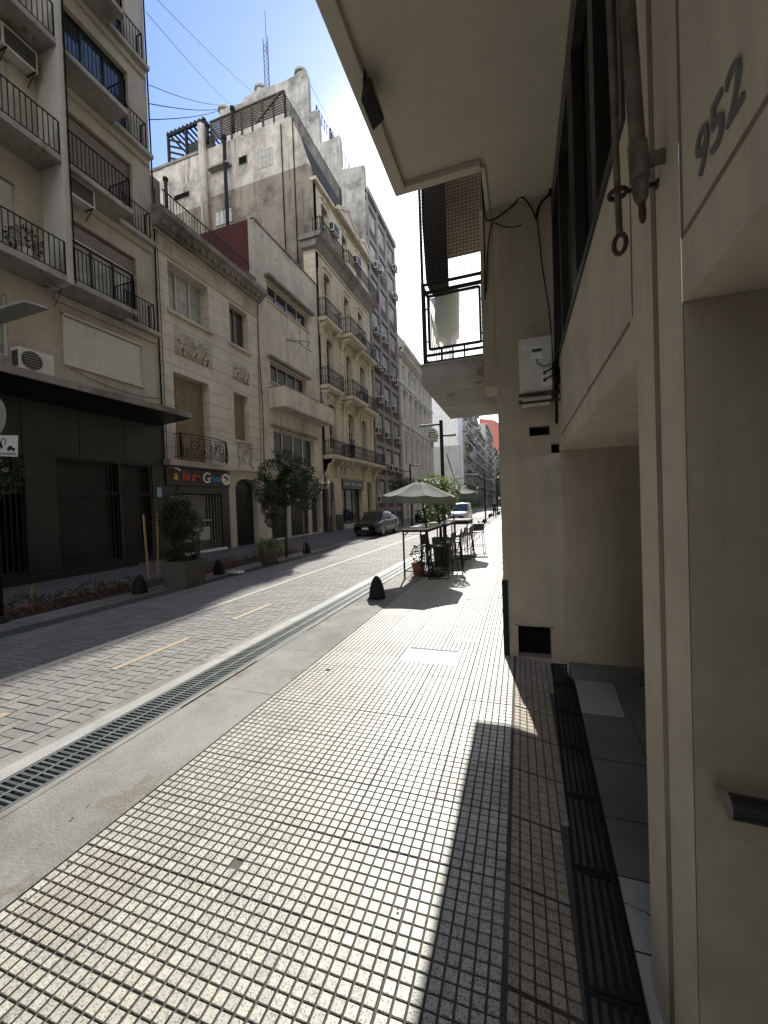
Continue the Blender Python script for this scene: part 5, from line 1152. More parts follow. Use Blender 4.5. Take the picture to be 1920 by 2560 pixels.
rail(b5, [(-17.0, 34.5), (-16.9, 38)], 38.2, 39.3, .5, .03, 'ironblue', 'roof_railing', .1); rail(b5, [(-15.7, 34.6), (-15.65, 39)], 35.2, 36.9, .35, .03, 'ironblue', 'roof_railing', .1)
AC5 = [(941.6, 648), (955, 679), (987.7, 672), (988.6, 736), (942.5, 803), (961.5, 829), (943.4, 882), (950.6, 901), (962.4, 904), (981, 928), (992, 937), (954, 978), (966, 981), (986, 1000), (944, 1044), (968.7, 1060), (997, 1076), (961.7, 1134), (979, 1136), (993, 1143), (1003, 1149), (950, 1208)]
ordw = ['top', 'second', 'third', 'fourth', 'fifth', 'sixth', 'seventh', 'eighth', 'ninth', 'tenth']
colw = ['nearest', 'middle', 'farthest']; cnt = {}
lst = []
for (p, q) in AC5:
    y, z = on_x(p, q, XF+.3); z -= .28
    ci = min(range(3), key=lambda k: abs((cols[k][0]+cols[k][1])/2-y)); k = min(range(9), key=lambda k: abs(rows[k]-1.9-z)); lst.append((k, ci, y, z))
lst.sort()
for k, ci, y, z in lst:
    n_ = sum(1 for q in lst if q[0] == k and q[1] == ci); j = cnt.get((k, ci), 0); cnt[(k, ci)] = j+1
    which = ['', ''] if n_ == 1 else ['nearer ', 'farther '] if n_ == 2 else ['near-end ', 'central ', 'far-end ']
    c = copy_tree(acw); c.location = (XF+.12, y, rows[k]-2.02-.06*(j % 2)); c.scale = (1.15, .95, 1.1)
    c['label'] = f'{which[j] if n_ > 1 else ""}air conditioner under the {ordw[k]} row window, {colw[ci]} column, brown brick block'; c['group'] = 'air conditioners on the brick block'

# ---- 6: white classical building
b6 = thing('classical_building', 'white classical corner building with pilasters, tall windows and a heavy cornice', 'building', (XF, 51, 0))
YA, YB = 42.52, 59.8
ys6 = [44.0+2.55*k for k in range(6)]
ops = [[y, y+1.15, z0, z1, .35] for y in ys6 for z0, z1 in ((6.3, 9.6), (11.6, 14.6), (15.9, 17.6), (.2, 4.0))]
b = MB(); wall(b, T, YA, YB, -.1, 18.2, ops); b.poly([T(YB, 0, 0), T(YB, 18.2, 0), T(YB, 18.2, -14), T(YB, 0, -14)]); b.build('wall', 'b6', b6)
for z0, z1 in ((6.3, 9.6), (11.6, 14.6), (15.9, 17.6), (.2, 4.0)):
    for y in ys6: window(b6, T, y, y+1.15, z0, z1, .3, 2, 2, .08, 'frame_white')
m_ = MB()
for y in [a-.95 for a in ys6]+[59.0]: tbox(m_, T, y, y+.55, 5.5, 10.6, .001, .22); tbox(m_, T, y, y+.55, 11.2, 17.9, .001, .2); tbox(m_, T, y-.08, y+.63, 10.0, 10.5, .22, .3)
for z in (4.8, 10.65, 15.1): tbox(m_, T, YA, YB, z, z+.35, .001, .28)
for y in ys6:
    m_.tube([T(y+.57+.8*math.cos(a), 9.85+.55*math.sin(a), .1) for a in [k*math.pi/8 for k in range(9)]], .12, 6); m_.ball(T(y+.57, 10.0, .12), (.12, .3, .3), 8); tbox(m_, T, y-.2, y+1.35, 14.7, 14.9, .001, .3)
    for k in range(6): m_.ball(T(y-.6+.5*k, 5.1+.1*(k % 2), .25), (.1, .2, .2), 6)
m_.build('pilaster_order', 'b6', b6)
m_ = MB(); m_.prism([T(YA, 18.2, -.2), T(YA, 18.2, .25), T(YA, 18.7, .4), T(YA, 19.0, .9), T(YA, 19.3, .95), T(YA, 19.5, .2), T(YA, 19.5, -.2)], (0, YB-YA+.6, 0)); y = YA
while y < YB: tbox(m_, T, y, y+.3, 18.35, 18.9, .25, .7); y += .75
m_.build('cornice', 'b6', b6)
m_ = MB(); y = YA+.2
while y < YB: tbox(m_, T, y, y+.7, 19.5, 20.3+.5*(int(y) % 5 == 0), -.3, .05); y += 1.25
tbox(m_, T, YA, YB, 20.301, 20.5, -.35, .1); m_.box(-20, -14, YA+1, YB-1, 19.5, 22.6); m_.build('roof_parapet', 'b6', b6)
m_ = MB(); 
for k in range(5): tbox(m_, T, 57.2, 59.9, 10.9+k*.35, 11.1+k*.35, .2, 1.1-.12*abs(k-2))
m_.build('baluster_tier', 'b6', b6)

# ---- farther along: plain white end wall, a row of apartment houses and the red gable
def far_house(name, label, ya, yb, h, mat, nx, nz, bal=True, X=XF, awn=False):
    t = thing(name, label, 'building', (X, ya, 0), 'apartment houses far down the street'); Tt = LT(X); dy = (yb-ya)/nx; dz = (h-4.5)/nz
    ops = [[ya+dy*(i+.28), ya+dy*(i+.72), 4.5+dz*j+.5, 4.5+dz*j+dz*.82, .4] for i in range(nx) for j in range(nz)]+[[ya+dy*(i+.15), ya+dy*(i+.85), .2, 3.4, .6] for i in range(nx)]
    b = MB(); wall(b, Tt, ya, yb, -.1, h, ops); b.poly([(X, ya, 0), (X, ya, h), (X-14, ya, h), (X-14, ya, 0)]); b.poly([(X, ya, h), (X, yb, h), (X-14, yb, h), (X-14, ya, h)]); b.build('wall', mat, t)
    b = MB()
    for o in ops: tbox(b, Tt, o[0], o[1], o[2], o[3], -.39, -.35)
    b.build('window_glass', 'glass', t)
    if bal:
        for j in range(nz):
            b = MB(); z = 4.5+dz*j+.2
            for i in range(nx):
                if (i*7+j*3) % 5 == 4: continue
                tbox(b, Tt, ya+dy*(i+.12), ya+dy*(i+.88), z, z+.2, .001, .9)
            b.build('balcony_slab', 'slabedge', t)
            b = MB()
            for i in range(nx):
                if (i*7+j*3) % 5 == 4: continue
                a, c = ya+dy*(i+.12), ya+dy*(i+.88)
                b.bar(Tt(a, z+1.1, .86), Tt(c, z+1.1, .86), .06)
                k = a
                while k < c: b.bar(Tt(k, z+.2, .86), Tt(k, z+1.1, .86), .035); k += .3
                b.bar(Tt(a, z+1.1, .86), Tt(a, z+1.1, 0), .05); 
                for q in (.2, .4, .6): b.bar(Tt(a, z+.2, q), Tt(a, z+1.1, q), .035)
            b.build('far_railing', 'ironblue', t)
    b = MB(); tbox(b, Tt, ya, yb, h-.5, h-.1, .001, .7); tbox(b, Tt, ya, yb, 4.0, 4.3, .001, .5); b.build('cornice', mat, t)
    if awn:
        b = MB(); 
        for z in (17.0, 9.5): b.prism([Tt(ya+3, z, .9), Tt(ya+3, z-1.6, 2.6), Tt(ya+3, z-1.9, 2.6), Tt(ya+3, z-.3, .9)], (0, 7, 0)); b.build('awning', 'navy', t); b = MB()
    return t
ww_ = thing('white_end_wall_house', 'apartment house with a tall blank white end wall beyond the crossing', 'building', (XF, 88, 0))
m_ = MB(); m_.box(-40, XF, 88, 95, -.1, 27); m_.build('blank_wall', 'white_far', ww_); m_ = MB(); m_.box(-30, XF+.3, 87, 87.95, -.1, 14.0); m_.build('lower_annex', 'far2', ww_)
m_ = MB(); m_.box(XF-.2, XF-.1, 87.9, 87.99, 15, 16) ; m_.build('wall_vent', 'far2', ww_)
far_house('apartment_house', 'far cream house with blue awnings right after the blank white end wall', 95.05, 112, 25, 'far1', 6, 6, awn=True)
far_house('apartment_house', 'far grey house with stacked protruding balconies after the one with awnings', 112.1, 128, 33, 'far2', 5, 9, X=-11.8)
far_house('apartment_house', 'far cream house with a strong cornice between two taller grey houses', 128.1, 150, 24, 'far1', 8, 6, X=-11.9)
far_house('apartment_house', 'far pale grey house just before the red gable', 150.1, 185, 30, 'far2', 10, 8, X=-11.2)
far_house('apartment_house', 'farthest cream house under the red gable', 185.2, 240, 26, 'far1', 12, 7, X=-10.4)
rg = thing('red_gable_building', 'tall distant building with a blank red gable closing the street', 'building', (-4, 250, 0))
m_ = MB(); m_.prism([(-22, 250, 22), (5, 250, 22), (5, 250, 34), (-13, 250, 50), (-22, 250, 52)], (0, 20, 0)); m_.build('red_gable', 'far3', rg); m_ = MB(); m_.box(-22, 12, 249.5, 272, -.1, 21.9); m_.build('lower_block', 'far2', rg)
m_ = MB()
for i in range(8):
    for j in range(5): m_.box(-12+i*2.6, -10.8+i*2.6, 249.3, 249.49, 3+j*3.6, 5+j*3.6)
m_.build('window_glass', 'glass', rg)
m_ = MB(); m_.box(12.5, 40, 245, 290, 0, 30); o = m_.build('distant_block', 'far1'); set_props(o, 'distant cream block behind the red gable', 'building')
# right-hand houses farther on (mostly hidden by the beige end wall)
rh = thing('right_row_house', 'cream house on the right beyond the beige neighbour', 'building', (0, 40, 0))
m_ = MB(); m_.box(.1, 12, 34.1, 75, -.1, 25); m_.build('wall', 'far1', rh); m_ = MB(); m_.box(.3, 14, 90, 240, -.1, 20); m_.build('wall', 'far2', rh)
bk = thing('left_row_house', 'plain grey house continuing the street behind the camera on the shaded side', 'building', (XF, -30, 0)); m_ = MB(); m_.box(-26, XF, -60, -8.1, -.1, 26); m_.build('wall', 'far2', bk)
bk = thing('right_row_house', 'cream house continuing the street behind the camera on the right', 'building', (0, -30, 0)); m_ = MB(); m_.box(0.4, 12, -60, -6.1, -.1, 24); m_.build('wall', 'far1', bk)
# radio mast and aerials, sky wires
t = thing('radio_mast', 'slender lattice radio mast rising behind the rooftops', 'mast', (-32, 50, 40)); m_ = MB()
x0, y0_ = -32.1, 50.0
for k, (dx, dy) in enumerate(((-.35, -.2), (.35, -.2), (0, .4))): m_.bar((x0+dx, y0_+dy, 38), (x0+dx, y0_+dy, 68), .07)
for k in range(42):
    z = 38+k*.7; c3 = [(-.35, -.2), (.35, -.2), (0, .4)]
    for i in range(3): a = c3[i]; c = c3[(i+1) % 3]; m_.bar((x0+a[0], y0_+a[1], z), (x0+c[0], y0_+c[1], z+.7), .035)
m_.build('lattice', 'ironblue', t); m_ = MB(); m_.bar((x0, y0_, 66), (x0, y0_, 72), .05); m_.build('whip', 'ironblue', t)
def skywire(a, c, d1, d2, label, r=.02):
    p = Vector((0, 0, H))+Vector(_ray(*a))*d1/ _ray(*a)[1]; q = Vector((0, 0, H))+Vector(_ray(*c))*d2/_ray(*c)[1]
    wire('overhead_wire', [tuple(p), tuple(q)], r, label, sag=.25, group='wires across the sky')
for a, c, d1, d2, lb in (((355, -40), (634, 232), 20, 46, 'overhead wire slanting down to the top of the stepped wall'), ((365, 30), (575, 260), 18, 42, 'second overhead wire slanting below the first toward the roofs'), ((372, 259), (560, 270), 14, 34, 'nearly level overhead wire reaching the chimney cap'), ((372, 299), (560, 271), 14, 34, 'overhead wire rising to the chimney cap from the grey block'), ((372, 212), (545, 262), 18, 36, 'faint overhead wire just above the level one'), ((775, 210), (870, 380), 36, 60, 'thin wire hanging behind the stepped grey wall')): skywire(a, c, d1, d2, lb, .018)
# ------------------------------------------------------------------ street furniture, plants, vehicles, people
# bollards
def make_bollard():
    t = thing('bollard', '', 'bollard', (0, 0, 0), 'dome bollards along the kerbs')
    b = MB(); b.lathe((0, 0, 0), [(.148, 0), (.146, .05), (.138, .12), (.122, .20), (.10, .27), (.072, .335), (.045, .375), (.018, .395), (.002, .40)], 24); b.build('bollard_body', 'iron', t, smooth=True)
    b = MB(); b.lathe((0, 0, 0), [(.155, 0), (.155, .012), (.147, .016)], 24); b.build('base_ring', 'iron', t); return t
bo = make_bollard()
BL = [((943, 1496), 'black dome bollard standing nearest, on the concrete strip before the umbrella', .02), ((350, 1484), 'dusty dome bollard in the shade before the planting bed, left of the square planter', .02), ((548, 1437), 'dome bollard beside the white plastic bag', .02), ((767, 1384), 'dome bollard right of the flowering street tree', .02), ((684, 1409), 'dome bollard half hidden behind the round pot', .02),
      ((1184, 1331), 'first dome bollard beyond the tables on the sunny kerb', 0), ((1197, 1317), 'second dome bollard beyond the tables on the sunny kerb', 0), ((1210, 1309), 'third dome bollard beyond the tables, by the near lamp pole', 0), ((1224, 1293), 'dome bollard between the two far lamp poles', 0), ((1229, 1290), 'dome bollard just before the farther lamp pole', 0), ((1248, 1286), 'farthest dome bollard at the edge of the beige wall', 0)]
for i, ((p, q), lb, z) in enumerate(BL):
    o = bo if i == 0 else copy_tree(bo); x, y = on_z(p, q); o.location = (x, y, z); o['label'] = lb; s = 1.0 if i == 0 else .95+.1*random.random(); o.scale = (s, s, s)
# tables
def table(x0, x1, y0, y1, h, label, brace=True, mat='table_top'):
    t = thing('bar_table', label, 'table', ((x0+x1)/2, y0, 0), 'tall bar tables on the sidewalk')
    b = MB(); b.box(x0, x1, y0, y1, h-.03, h); b.build('table_top', mat, t, bevel=.006)
    b = MB(); 
    for (xa, ya, xb, yb) in ((x0, y0, x1, y0), (x1, y0, x1, y1), (x1, y1, x0, y1), (x0, y1, x0, y0)): b.bar((xa, ya, h-.055), (xb, yb, h-.055), .03, .05)
    b.bar((x0+.02, y0+.02, .17), (x0+.02, y1-.02, .17), .02); b.bar((x1-.02, y0+.02, .17), (x1-.02, y1-.02, .17), .02); b.bar((x0+.02, y0+.02, .17), (x1-.02, y0+.02, .17), .02) if brace else None
    b.bar((x0+.02, y0+.02, h-.2), (x0+.16, y0+.02, h-.06), .014)
    b.build('frame', 'iron', t)
    for x in (x0+.02, x1-.02):
        for y in (y0+.02, y1-.02): b = MB(); b.bar((x, y, 0), (x, y, h-.08), .034); b.build('leg', 'iron', t)
    return t
HT = on_y(1003, 1322, 8.75)[1]
table(-2.56, -1.96, 8.74, 10.45, HT, 'nearest pale-topped bar table at the end of the row')
table(-2.50, -1.90, 10.75, 12.40, HT, 'second bar table of the row, behind the leaning umbrella pole', mat='table_top')
table(-2.35, -1.60, 12.9, 14.3, HT-.02, 'third bar table with a round-cornered bright top under the farther umbrella')
# stools
def make_stool():
    t = thing('bar_stool', '', 'stool', (0, 0, 0), 'wire-framed bar stools by the tables')
    b = MB(); b.box(-.18, .18, -.17, .17, .70, .73); b.build('seat', 'plastic_dark', t, bevel=.015)
    b = MB(); b.hexa([(-.17, .16, .74), (.17, .16, .74), (.17, .18, .74), (-.17, .18, .74), (-.18, .20, .98), (.18, .20, .98), (.18, .22, .98), (-.18, .22, .98)]); b.build('backrest', 'plastic_dark', t, bevel=.01)
    for sx in (-1, 1):
        b = MB(); b.tube([(sx*.15, -.15, .70), (sx*.20, -.21, .04), (sx*.19, -.23, .012), (sx*.19, .23, .012), (sx*.20, .21, .04), (sx*.15, .15, .70), (sx*.16, .19, .95)], .011, 6); b.build('side_frame', 'iron', t)
    b = MB(); b.tube([(-.19, -.20, .26), (.19, -.20, .26)], .010, 6); b.tube([(-.19, .20, .26), (.19, .20, .26)], .010, 6); b.tube([(-.16, -.23, .012), (.16, -.23, .012)], .011, 6)
    for k in (-.08, 0, .08): b.tube([(k*.8, -.16, .70), (k*1.6, -.205, .26)], .006, 5); b.tube([(k, .16, .70), (k*1.6, .205, .26)], .006, 5)
    b.build('footrest', 'iron', t); return t
st = make_stool(); SP = [(-1.80, 8.95, .3, 'stool pushed up to the near end of the nearest bar table'), (-1.74, 9.75, -.15, 'stool in the middle of the nearest bar table, before the grey planter'), (-1.72, 10.9, .2, 'stool at the near end of the second bar table'), (-1.70, 11.7, -.1, 'stool at the far end of the second bar table'), (-1.62, 12.7, .1, 'stool between the second and third bar tables'), (-1.98, 9.15, 2.9, 'stool tucked under the near end of the nearest bar table'), (-1.62, 10.1, .1, 'stool drawn back from the nearest bar table toward the walkway'), (-1.58, 12.2, -.2, 'stool drawn back from the second bar table'), (-1.33, 13.35, 1.5, 'stool standing apart on the open sidewalk right of the tables')]
for i, (x, y, a, lb) in enumerate(SP):
    o = st if i == 0 else copy_tree(st); o.location = (x, y, 0); o.rotation_euler = (0, 0, -1.57+a); o['label'] = lb
# umbrellas
def umbrella(cx, cy, r, zr, za, label, tilt=0.0, foot=None):
    t = thing('umbrella', label, 'umbrella', (cx, cy, 0), 'canvas umbrellas over the bar tables'); n = 8; tl = Matrix.Rotation(tilt, 3, 'Y')
    def pt(x, y, z): v = tl @ Vector((x, y, z-zr)); return (cx+v.x, cy+v.y, zr+v.z)
    b = MB(); rr = [(.02, za), (.28, za-.075), (.62, za-(za-zr)*.62), (1.0, zr)]
    for k in range(n):
        a0, a1 = 2*math.pi*(k+.5)/n, 2*math.pi*(k+1.5)/n
        for (f0, z0), (f1, z1) in zip(rr, rr[1:]):
            sub = 4
            for s in range(sub):
                def q(f, z, u):
                    A = Vector((math.cos(a0), math.sin(a0))); Bv = Vector((math.cos(a1), math.sin(a1))); v = A.lerp(Bv, u)*f*r; return pt(v.x, v.y, z-.035*math.sin(math.pi*u)*f)
                b.poly([q(f0, z0, s/sub), q(f0, z0, (s+1)/sub), q(f1, z1, (s+1)/sub), q(f1, z1, s/sub)])
        for s in range(4):
            A = Vector((math.cos(a0), math.sin(a0))); Bv = Vector((math.cos(a1), math.sin(a1))); v0 = A.lerp(Bv, s/4)*r; v1 = A.lerp(Bv, (s+1)/4)*r
            d0, d1 = .035*math.sin(math.pi*s/4), .035*math.sin(math.pi*(s+1)/4)
            b.poly([pt(v0.x, v0.y, zr-d0), pt(v1.x, v1.y, zr-d1), pt(v1.x*1.01, v1.y*1.01, zr-.17-d1*.5), pt(v0.x*1.01, v0.y*1.01, zr-.17-d0*.5)])
    b.build('canopy', 'canvas', t, smooth=False)
    b = MB(); b.lathe(pt(0, 0, za-.02), [(.03, 0), (.035, .03), (.012, .07)], 10); b.build('finial', 'iron', t)
    f = foot or (cx, cy); b = MB(); b.tube([(f[0], f[1], .04), pt(0, 0, za-.01)], .019, 10); b.build('pole', 'iron', t, smooth=True)
    b = MB(); b.lathe((f[0], f[1], 0), [(.24, 0), (.24, .03), (.06, .05), (.04, .12)], 20); b.build('base', 'iron', t)
    for k in range(n): a = 2*math.pi*(k+.5)/n; b = MB(); b.bar(pt(0, 0, za-.05), pt(r*math.cos(a)*.98, r*math.sin(a)*.98, zr-.012), .014); b.bar(pt(0, 0, zr-.12), pt(r*.5*math.cos(a), r*.5*math.sin(a), (zr+za)/2-.04), .010); b.build('rib', 'iron', t)
    return t
zr1 = on_y(975, 1240, 9.3)[1]; za1 = on_y(1054, 1203, 9.3)[1]
umbrella(-2.27, 9.32, .88, zr1-.02, za1, 'faded grey-beige canvas umbrella over the nearest bar table, its pole leaning', .05, (-1.98, 9.25))
umbrella(-2.10, 13.3, .86, 1.95, 2.26, 'dark canvas umbrella over the third bar table, behind the bright small tree', -.08, (-2.10, 13.5))
# planter and small sunlit tree among the tables
def crown_tree(name, label, base, th, blobs, n, size, mat='leaf', trunk_r=.05, cat='tree', flowers=None, group=None, limbs=6, bend=.0, fl_size=.05):
    t = thing(name, label, cat, base, group); x, y, z = base
    b = MB(); cz = sum(k[2] for k in blobs)/len(blobs); cxm = sum(k[0] for k in blobs)/len(blobs); cym = sum(k[1] for k in blobs)/len(blobs)
    top = (cxm, cym, cz); mid = (x+bend, y, z+th)
    b.tube([(x, y, z), (x+bend*.5, y+.02, z+th*.5), mid, tuple(Vector(mid).lerp(Vector(top), .8))], [trunk_r*1.3, trunk_r, trunk_r*.8, trunk_r*.35], 8)
    for k in range(limbs):
        q = blobs[k % len(blobs)]; e = (q[0]+jitter(q[3]*.6), q[1]+jitter(q[4]*.6), q[2]+jitter(q[5]*.5)); m_ = Vector(mid).lerp(Vector(e), .5)+Vector((0, 0, -.05)); b.tube([mid, tuple(m_), e], [trunk_r*.5, trunk_r*.3, trunk_r*.1], 5)
    b.build('trunk', 'bark', t, smooth=True)
    b = MB(); leaves(b, blobs, n, size); b.build('crown', mat, t)
    if flowers:
        for _ in range(flowers):
            q = random.choice(blobs); d = Vector((jitter(1), jitter(1), random.uniform(-.3, 1))).normalized(); p = Vector((q[0]+d.x*q[3]*1.0, q[1]+d.y*q[4]*1.0, q[2]+d.z*q[5]*1.0))
            b = MB(); leaves(b, [(p.x, p.y, p.z, fl_size*.95, fl_size*.95, fl_size*.65)], 22, fl_size*.75, aspect=1.3); b.build('blossom_cluster', 'blossom', t)
    return t
t = thing('square_planter', 'tall grey tapered planter standing between the stools and the bar table', 'planter', (-2.0, 10.55, 0))
b = MB(); b.hexa([(-2.2, 10.5, 0), (-1.82, 10.5, 0), (-1.82, 10.74, 0), (-2.2, 10.74, 0), (-2.26, 10.47, .78), (-1.76, 10.47, .78), (-1.76, 10.745, .78), (-2.26, 10.745, .78)]) ; b.build('planter_box', 'planter', t, bevel=.01)
b = MB(); b.box(-2.2, -1.82, 10.5, 10.72, .7, .781); b.build('planter_soil', 'soil', t)
crown_tree('small_tree', 'small sunlit yellow-green tree rising behind the nearest umbrella', (-2.05, 10.62, .77), .35, [(-2.15, 10.9, 1.6, .42, .4, .4), (-2.35, 11.1, 1.45, .35, .35, .25), (-1.95, 10.9, 1.85, .38, .35, .4), (-2.25, 11.1, 2.2, .42, .4, .28), (-1.82, 10.95, 2.1, .3, .3, .25), (-2.5, 11.2, 2.3, .2, .2, .12)], 4500, .075, 'leaf_lit', .025)
t = thing('flower_pot', 'dark reddish pot under the nearest bar table', 'flower pot', (-2.35, 9.2, 0)); b = MB(); b.lathe((-2.33, 9.25, 0), [(.12, 0), (.16, .24), (.175, .25), (.175, .30), (.15, .30)], 18); b.build('pot', 'terracotta', t, smooth=False)
b = MB(); leaves(b, [(-2.33, 9.25, .5, .16, .16, .22)], 260, .07); b.build('pot_plant', 'leaf', t)
# left side: square planter with shrub
x, y = on_z(405, 1471); x2, y2 = on_z(482, 1462)
x0, y0 = x+.02, y+.02; x1 = x2
zt3 = on_y(400, 1404, y0)[1]
t = thing('square_planter', 'tapered square concrete planter with a dark leafy shrub beside the colourful shop', 'planter', (x0, y0, 0))
b = MB(); cxp = x0+.25
b.hexa([(x0+.03, y0, 0), (x0+.62, y0, 0), (x0+.62, y0+.6, 0), (x0+.03, y0+.6, 0), (x0-.02, y0-.04, zt3), (x0+.68, y0-.04, zt3), (x0+.68, y0+.66, zt3), (x0-.02, y0+.66, zt3)]); b.build('planter_box', 'planter', t, bevel=.012)
b = MB(); b.box(x0+.03, x0+.62, y0, y0+.6, zt3-.02, zt3+.004); b.build('planter_soil', 'soil', t)
px_, py_ = x0+.3, y0+.3
crown_tree('leafy_shrub', 'dark leafy shrub growing in the square concrete planter', (px_, py_, zt3), .5, [(px_-.05, py_, zt3+.95, .36, .36, .42), (px_-.3, py_+.05, zt3+.75, .24, .28, .3), (px_+.25, py_, zt3+.8, .28, .28, .32), (px_-.1, py_, zt3+1.3, .26, .28, .28), (px_-.45, py_, zt3+1.0, .2, .2, .25), (px_+.1, py_, zt3+.45, .3, .3, .25)], 6500, .06, 'leaf', .02, 'shrub', flowers=5, fl_size=.02)
b = MB(); leaves(b, [(px_, py_, zt3+.12, .36, .34, .16)], 1100, .07); leaves(b, [(px_+.1, py_-.25, zt3+.08, .12, .06, .08)], 40, .1); o = b.build('planter_groundcover', 'leaf_low'); set_props(o, 'low leafy ground cover filling the square concrete planter', 'ground cover', kind='stuff')
# round pot with spider plant
x, y = on_z(659, 1414); zt4 = on_y(659, 1370, y)[1]
t = thing('round_planter', 'round concrete pot with striped arching leaves beside the arched door', 'planter', (x, y+.28, 0))
b = MB(); b.lathe((x, y+.28, 0), [(.20, 0), (.25, .10), (.285, zt4-.1), (.29, zt4), (.25, zt4), (.24, zt4-.04)], 26); b.build('pot', 'planter', t, smooth=False)
b = MB(); c = Vector((x, y+.28, zt4))
for k in range(170):
    a = random.uniform(0, 6.28); l_ = random.uniform(.25, .55); h_ = random.uniform(.12, .38); d = Vector((math.cos(a), math.sin(a), 0)); s = Vector((-d.y, d.x, 0))*random.uniform(.008, .014)
    pts = [c+d*(.05+l_*u)+Vector((0, 0, h_*math.sin(u*2.6)-(.25*u*u))) for u in (0, .25, .5, .75, 1)]
    for u in range(4): w0 = s*(1-.2*u); w1 = s*(1-.2*(u+1)); b.poly([pts[u]-w0, pts[u]+w0, pts[u+1]+w1, pts[u+1]-w1])
b.build('arching_leaves', 'leaf_long', t)
crown_tree('small_tree', 'slender small-leaved tree behind the round pot', (x-.15, y+.75, 0), 1.0, [(x-.22, y+.7, 1.75, .22, .25, .35), (x-.1, y+.75, 1.35, .26, .26, .25), (x-.12, y+.75, 2.25, .2, .22, .35), (x-.3, y+.7, 2.0, .16, .2, .25)], 3200, .06, 'leaf', .018, flowers=4, fl_size=.03)
# flowering street tree
x, y = on_z(716, 1393); X_ = x
def B(px, py, r, rz=None): xx, zz = on_y(px, py, y); return (xx, y+jitter(.2), zz, r, r*.95, (rz or r*.8))
crown_tree('flowering_tree', 'round dense street tree with white blossom clusters before the plain cream house', (x, y, 0), 1.75, [B(690, 1180, .52), B(745, 1175, .5), B(715, 1150, .42), B(660, 1215, .42), B(775, 1220, .5), B(715, 1230, .55), B(680, 1255, .40), B(760, 1250, .42), B(697, 1130, .22), B(798, 1205, .25), B(650, 1240, .3), B(730, 1200, .6)], 12500, .08, 'leaf', .045, flowers=44, bend=.05, fl_size=.055)
# tree at the left edge behind the sign pole
yy = py0+1.0
def B2(px, py, r): xx, zz = on_y(px, py, yy); return (xx, yy+jitter(.15), zz, r, r, r*.85)
crown_tree('flowering_tree', 'white-blossomed tree cut by the left edge behind the sign pole', (on_y(-30, 1500, yy)[0], yy, 0), 1.5, [B2(10, 1170, .30), B2(-30, 1190, .35), B2(25, 1210, .22), B2(-40, 1130, .3)], 2200, .07, 'leaf', .03, flowers=16, fl_size=.045)
# sapling and stakes
t = None
def stake(p, q, base_xy, label, r=.022, name='wooden_stake'):
    bx, by = base_xy; xt, zt_ = on_y(*q, by); m_ = MB(); m_.tube([(bx, by, -.02), (xt, by, zt_)], r, 8); o = m_.build(name, 'wood'); set_props(o, label, 'stake', 'wooden stakes in the planting bed')
for p, q, lb, r_ in (((372, 1447), (358, 1286), 'leaning wooden stake, the nearer of the pair by the square planter', .026), ((395, 1440), (392, 1283), 'upright wooden stake, the farther of the pair by the square planter', .026), ((80, 1528), (80, 1467), 'short wooden stake in the orange mesh at the left', .016), ((592, 1412), (592, 1372), 'short wooden stake between bollard and round pot', .016), ((716-8, 1392), (716-6, 1362), 'short wooden stake beside the trunk of the round street tree', .015)):
    stake(p, q, on_z(*p), lb, r_)
xb_, yb_ = on_z(386, 1440); m_ = MB(); xt, zt_ = on_y(372, 1150, yb_); m_.tube([(xb_, yb_, 0), ((xb_+xt)/2+.04, yb_, zt_*.45), (xt, yb_, zt_)], [.014, .012, .006], 7); m_.tube([(xb_, yb_, 0), (xb_+.02, yb_+.05, zt_*.4), (xt+.06, yb_+.05, zt_*.85)], [.008, .007, .004], 6); o = m_.build('bare_sapling', 'bark'); set_props(o, 'thin bare sapling between the two tall wooden stakes', 'sapling')
x, y = on_z(762, 1385); m_ = MB(); m_.tube([(x, y, 0), (x-.02, y, 1.65)], .03, 10); m_.lathe((x, y, 0), [(.06, 0), (.06, .02), (.032, .05)], 12); o = m_.build('post', 'grate'); set_props(o, 'pale thin metal post beside the flowering street tree', 'post')
# planting bed: ground cover and orange mesh
b = MB(); 
for (a, c, n_) in ((3.6, 6.9, 2600), (7.8, 10.4, 1900), (10.9, 13.4, 1700)):
    for k in range(8): yk = a+(c-a)*(k+.5)/8; leaves(b, [(-8.45, yk, .10, .40, (c-a)/14, .13+.05*(k % 3))], n_//8, .065)
o = b.build('ground_cover', 'leaf_low'); set_props(o, 'low dark plants filling the planting bed along the shaded kerb', 'ground cover', kind='stuff')
b = MB(); rnd = random.Random(2)
for k in range(900): x_ = rnd.uniform(-8.85, -8.05); y_ = rnd.uniform(3.5, 13.4); s_ = rnd.uniform(.008, .03); b.ball((x_, y_, .032), (s_, s_, s_*.6), 5)
o = b.build('bed_debris', 'soil'); set_props(o, 'clods and debris on the soil of the planting bed', 'debris', kind='stuff')
def mesh_fence(y0, y1, x, h, label, lean=.12, seed=1):
    r_ = random.Random(seed); n = int((y1-y0)/.085); m = max(4, int(h/.05)); b = MB(); G = []
    for i in range(n+1):
        G.append([]); sag = .75+.25*math.sin(i*.23+seed)
        for j in range(m+1): G[-1].append((x-lean*j/m*(1.3+.5*math.sin(i*.31))+r_.uniform(-.012, .012), y0+(y1-y0)*i/n+r_.uniform(-.01, .01), .02+h*sag*j/m+r_.uniform(-.008, .008)))
    for i in range(n+1):
        for j in range(m+1):
            if i < n: b.bar(G[i][j], G[i+1][j], .011 if j in (0, m) else .006, .005)
            if j < m and i % 2 == 0: b.bar(G[i][j], G[i][j+1], .007, .005)
    o = b.build('orange_mesh', 'orange_net'); set_props(o, label, 'safety mesh', 'orange plastic mesh around the planting bed')
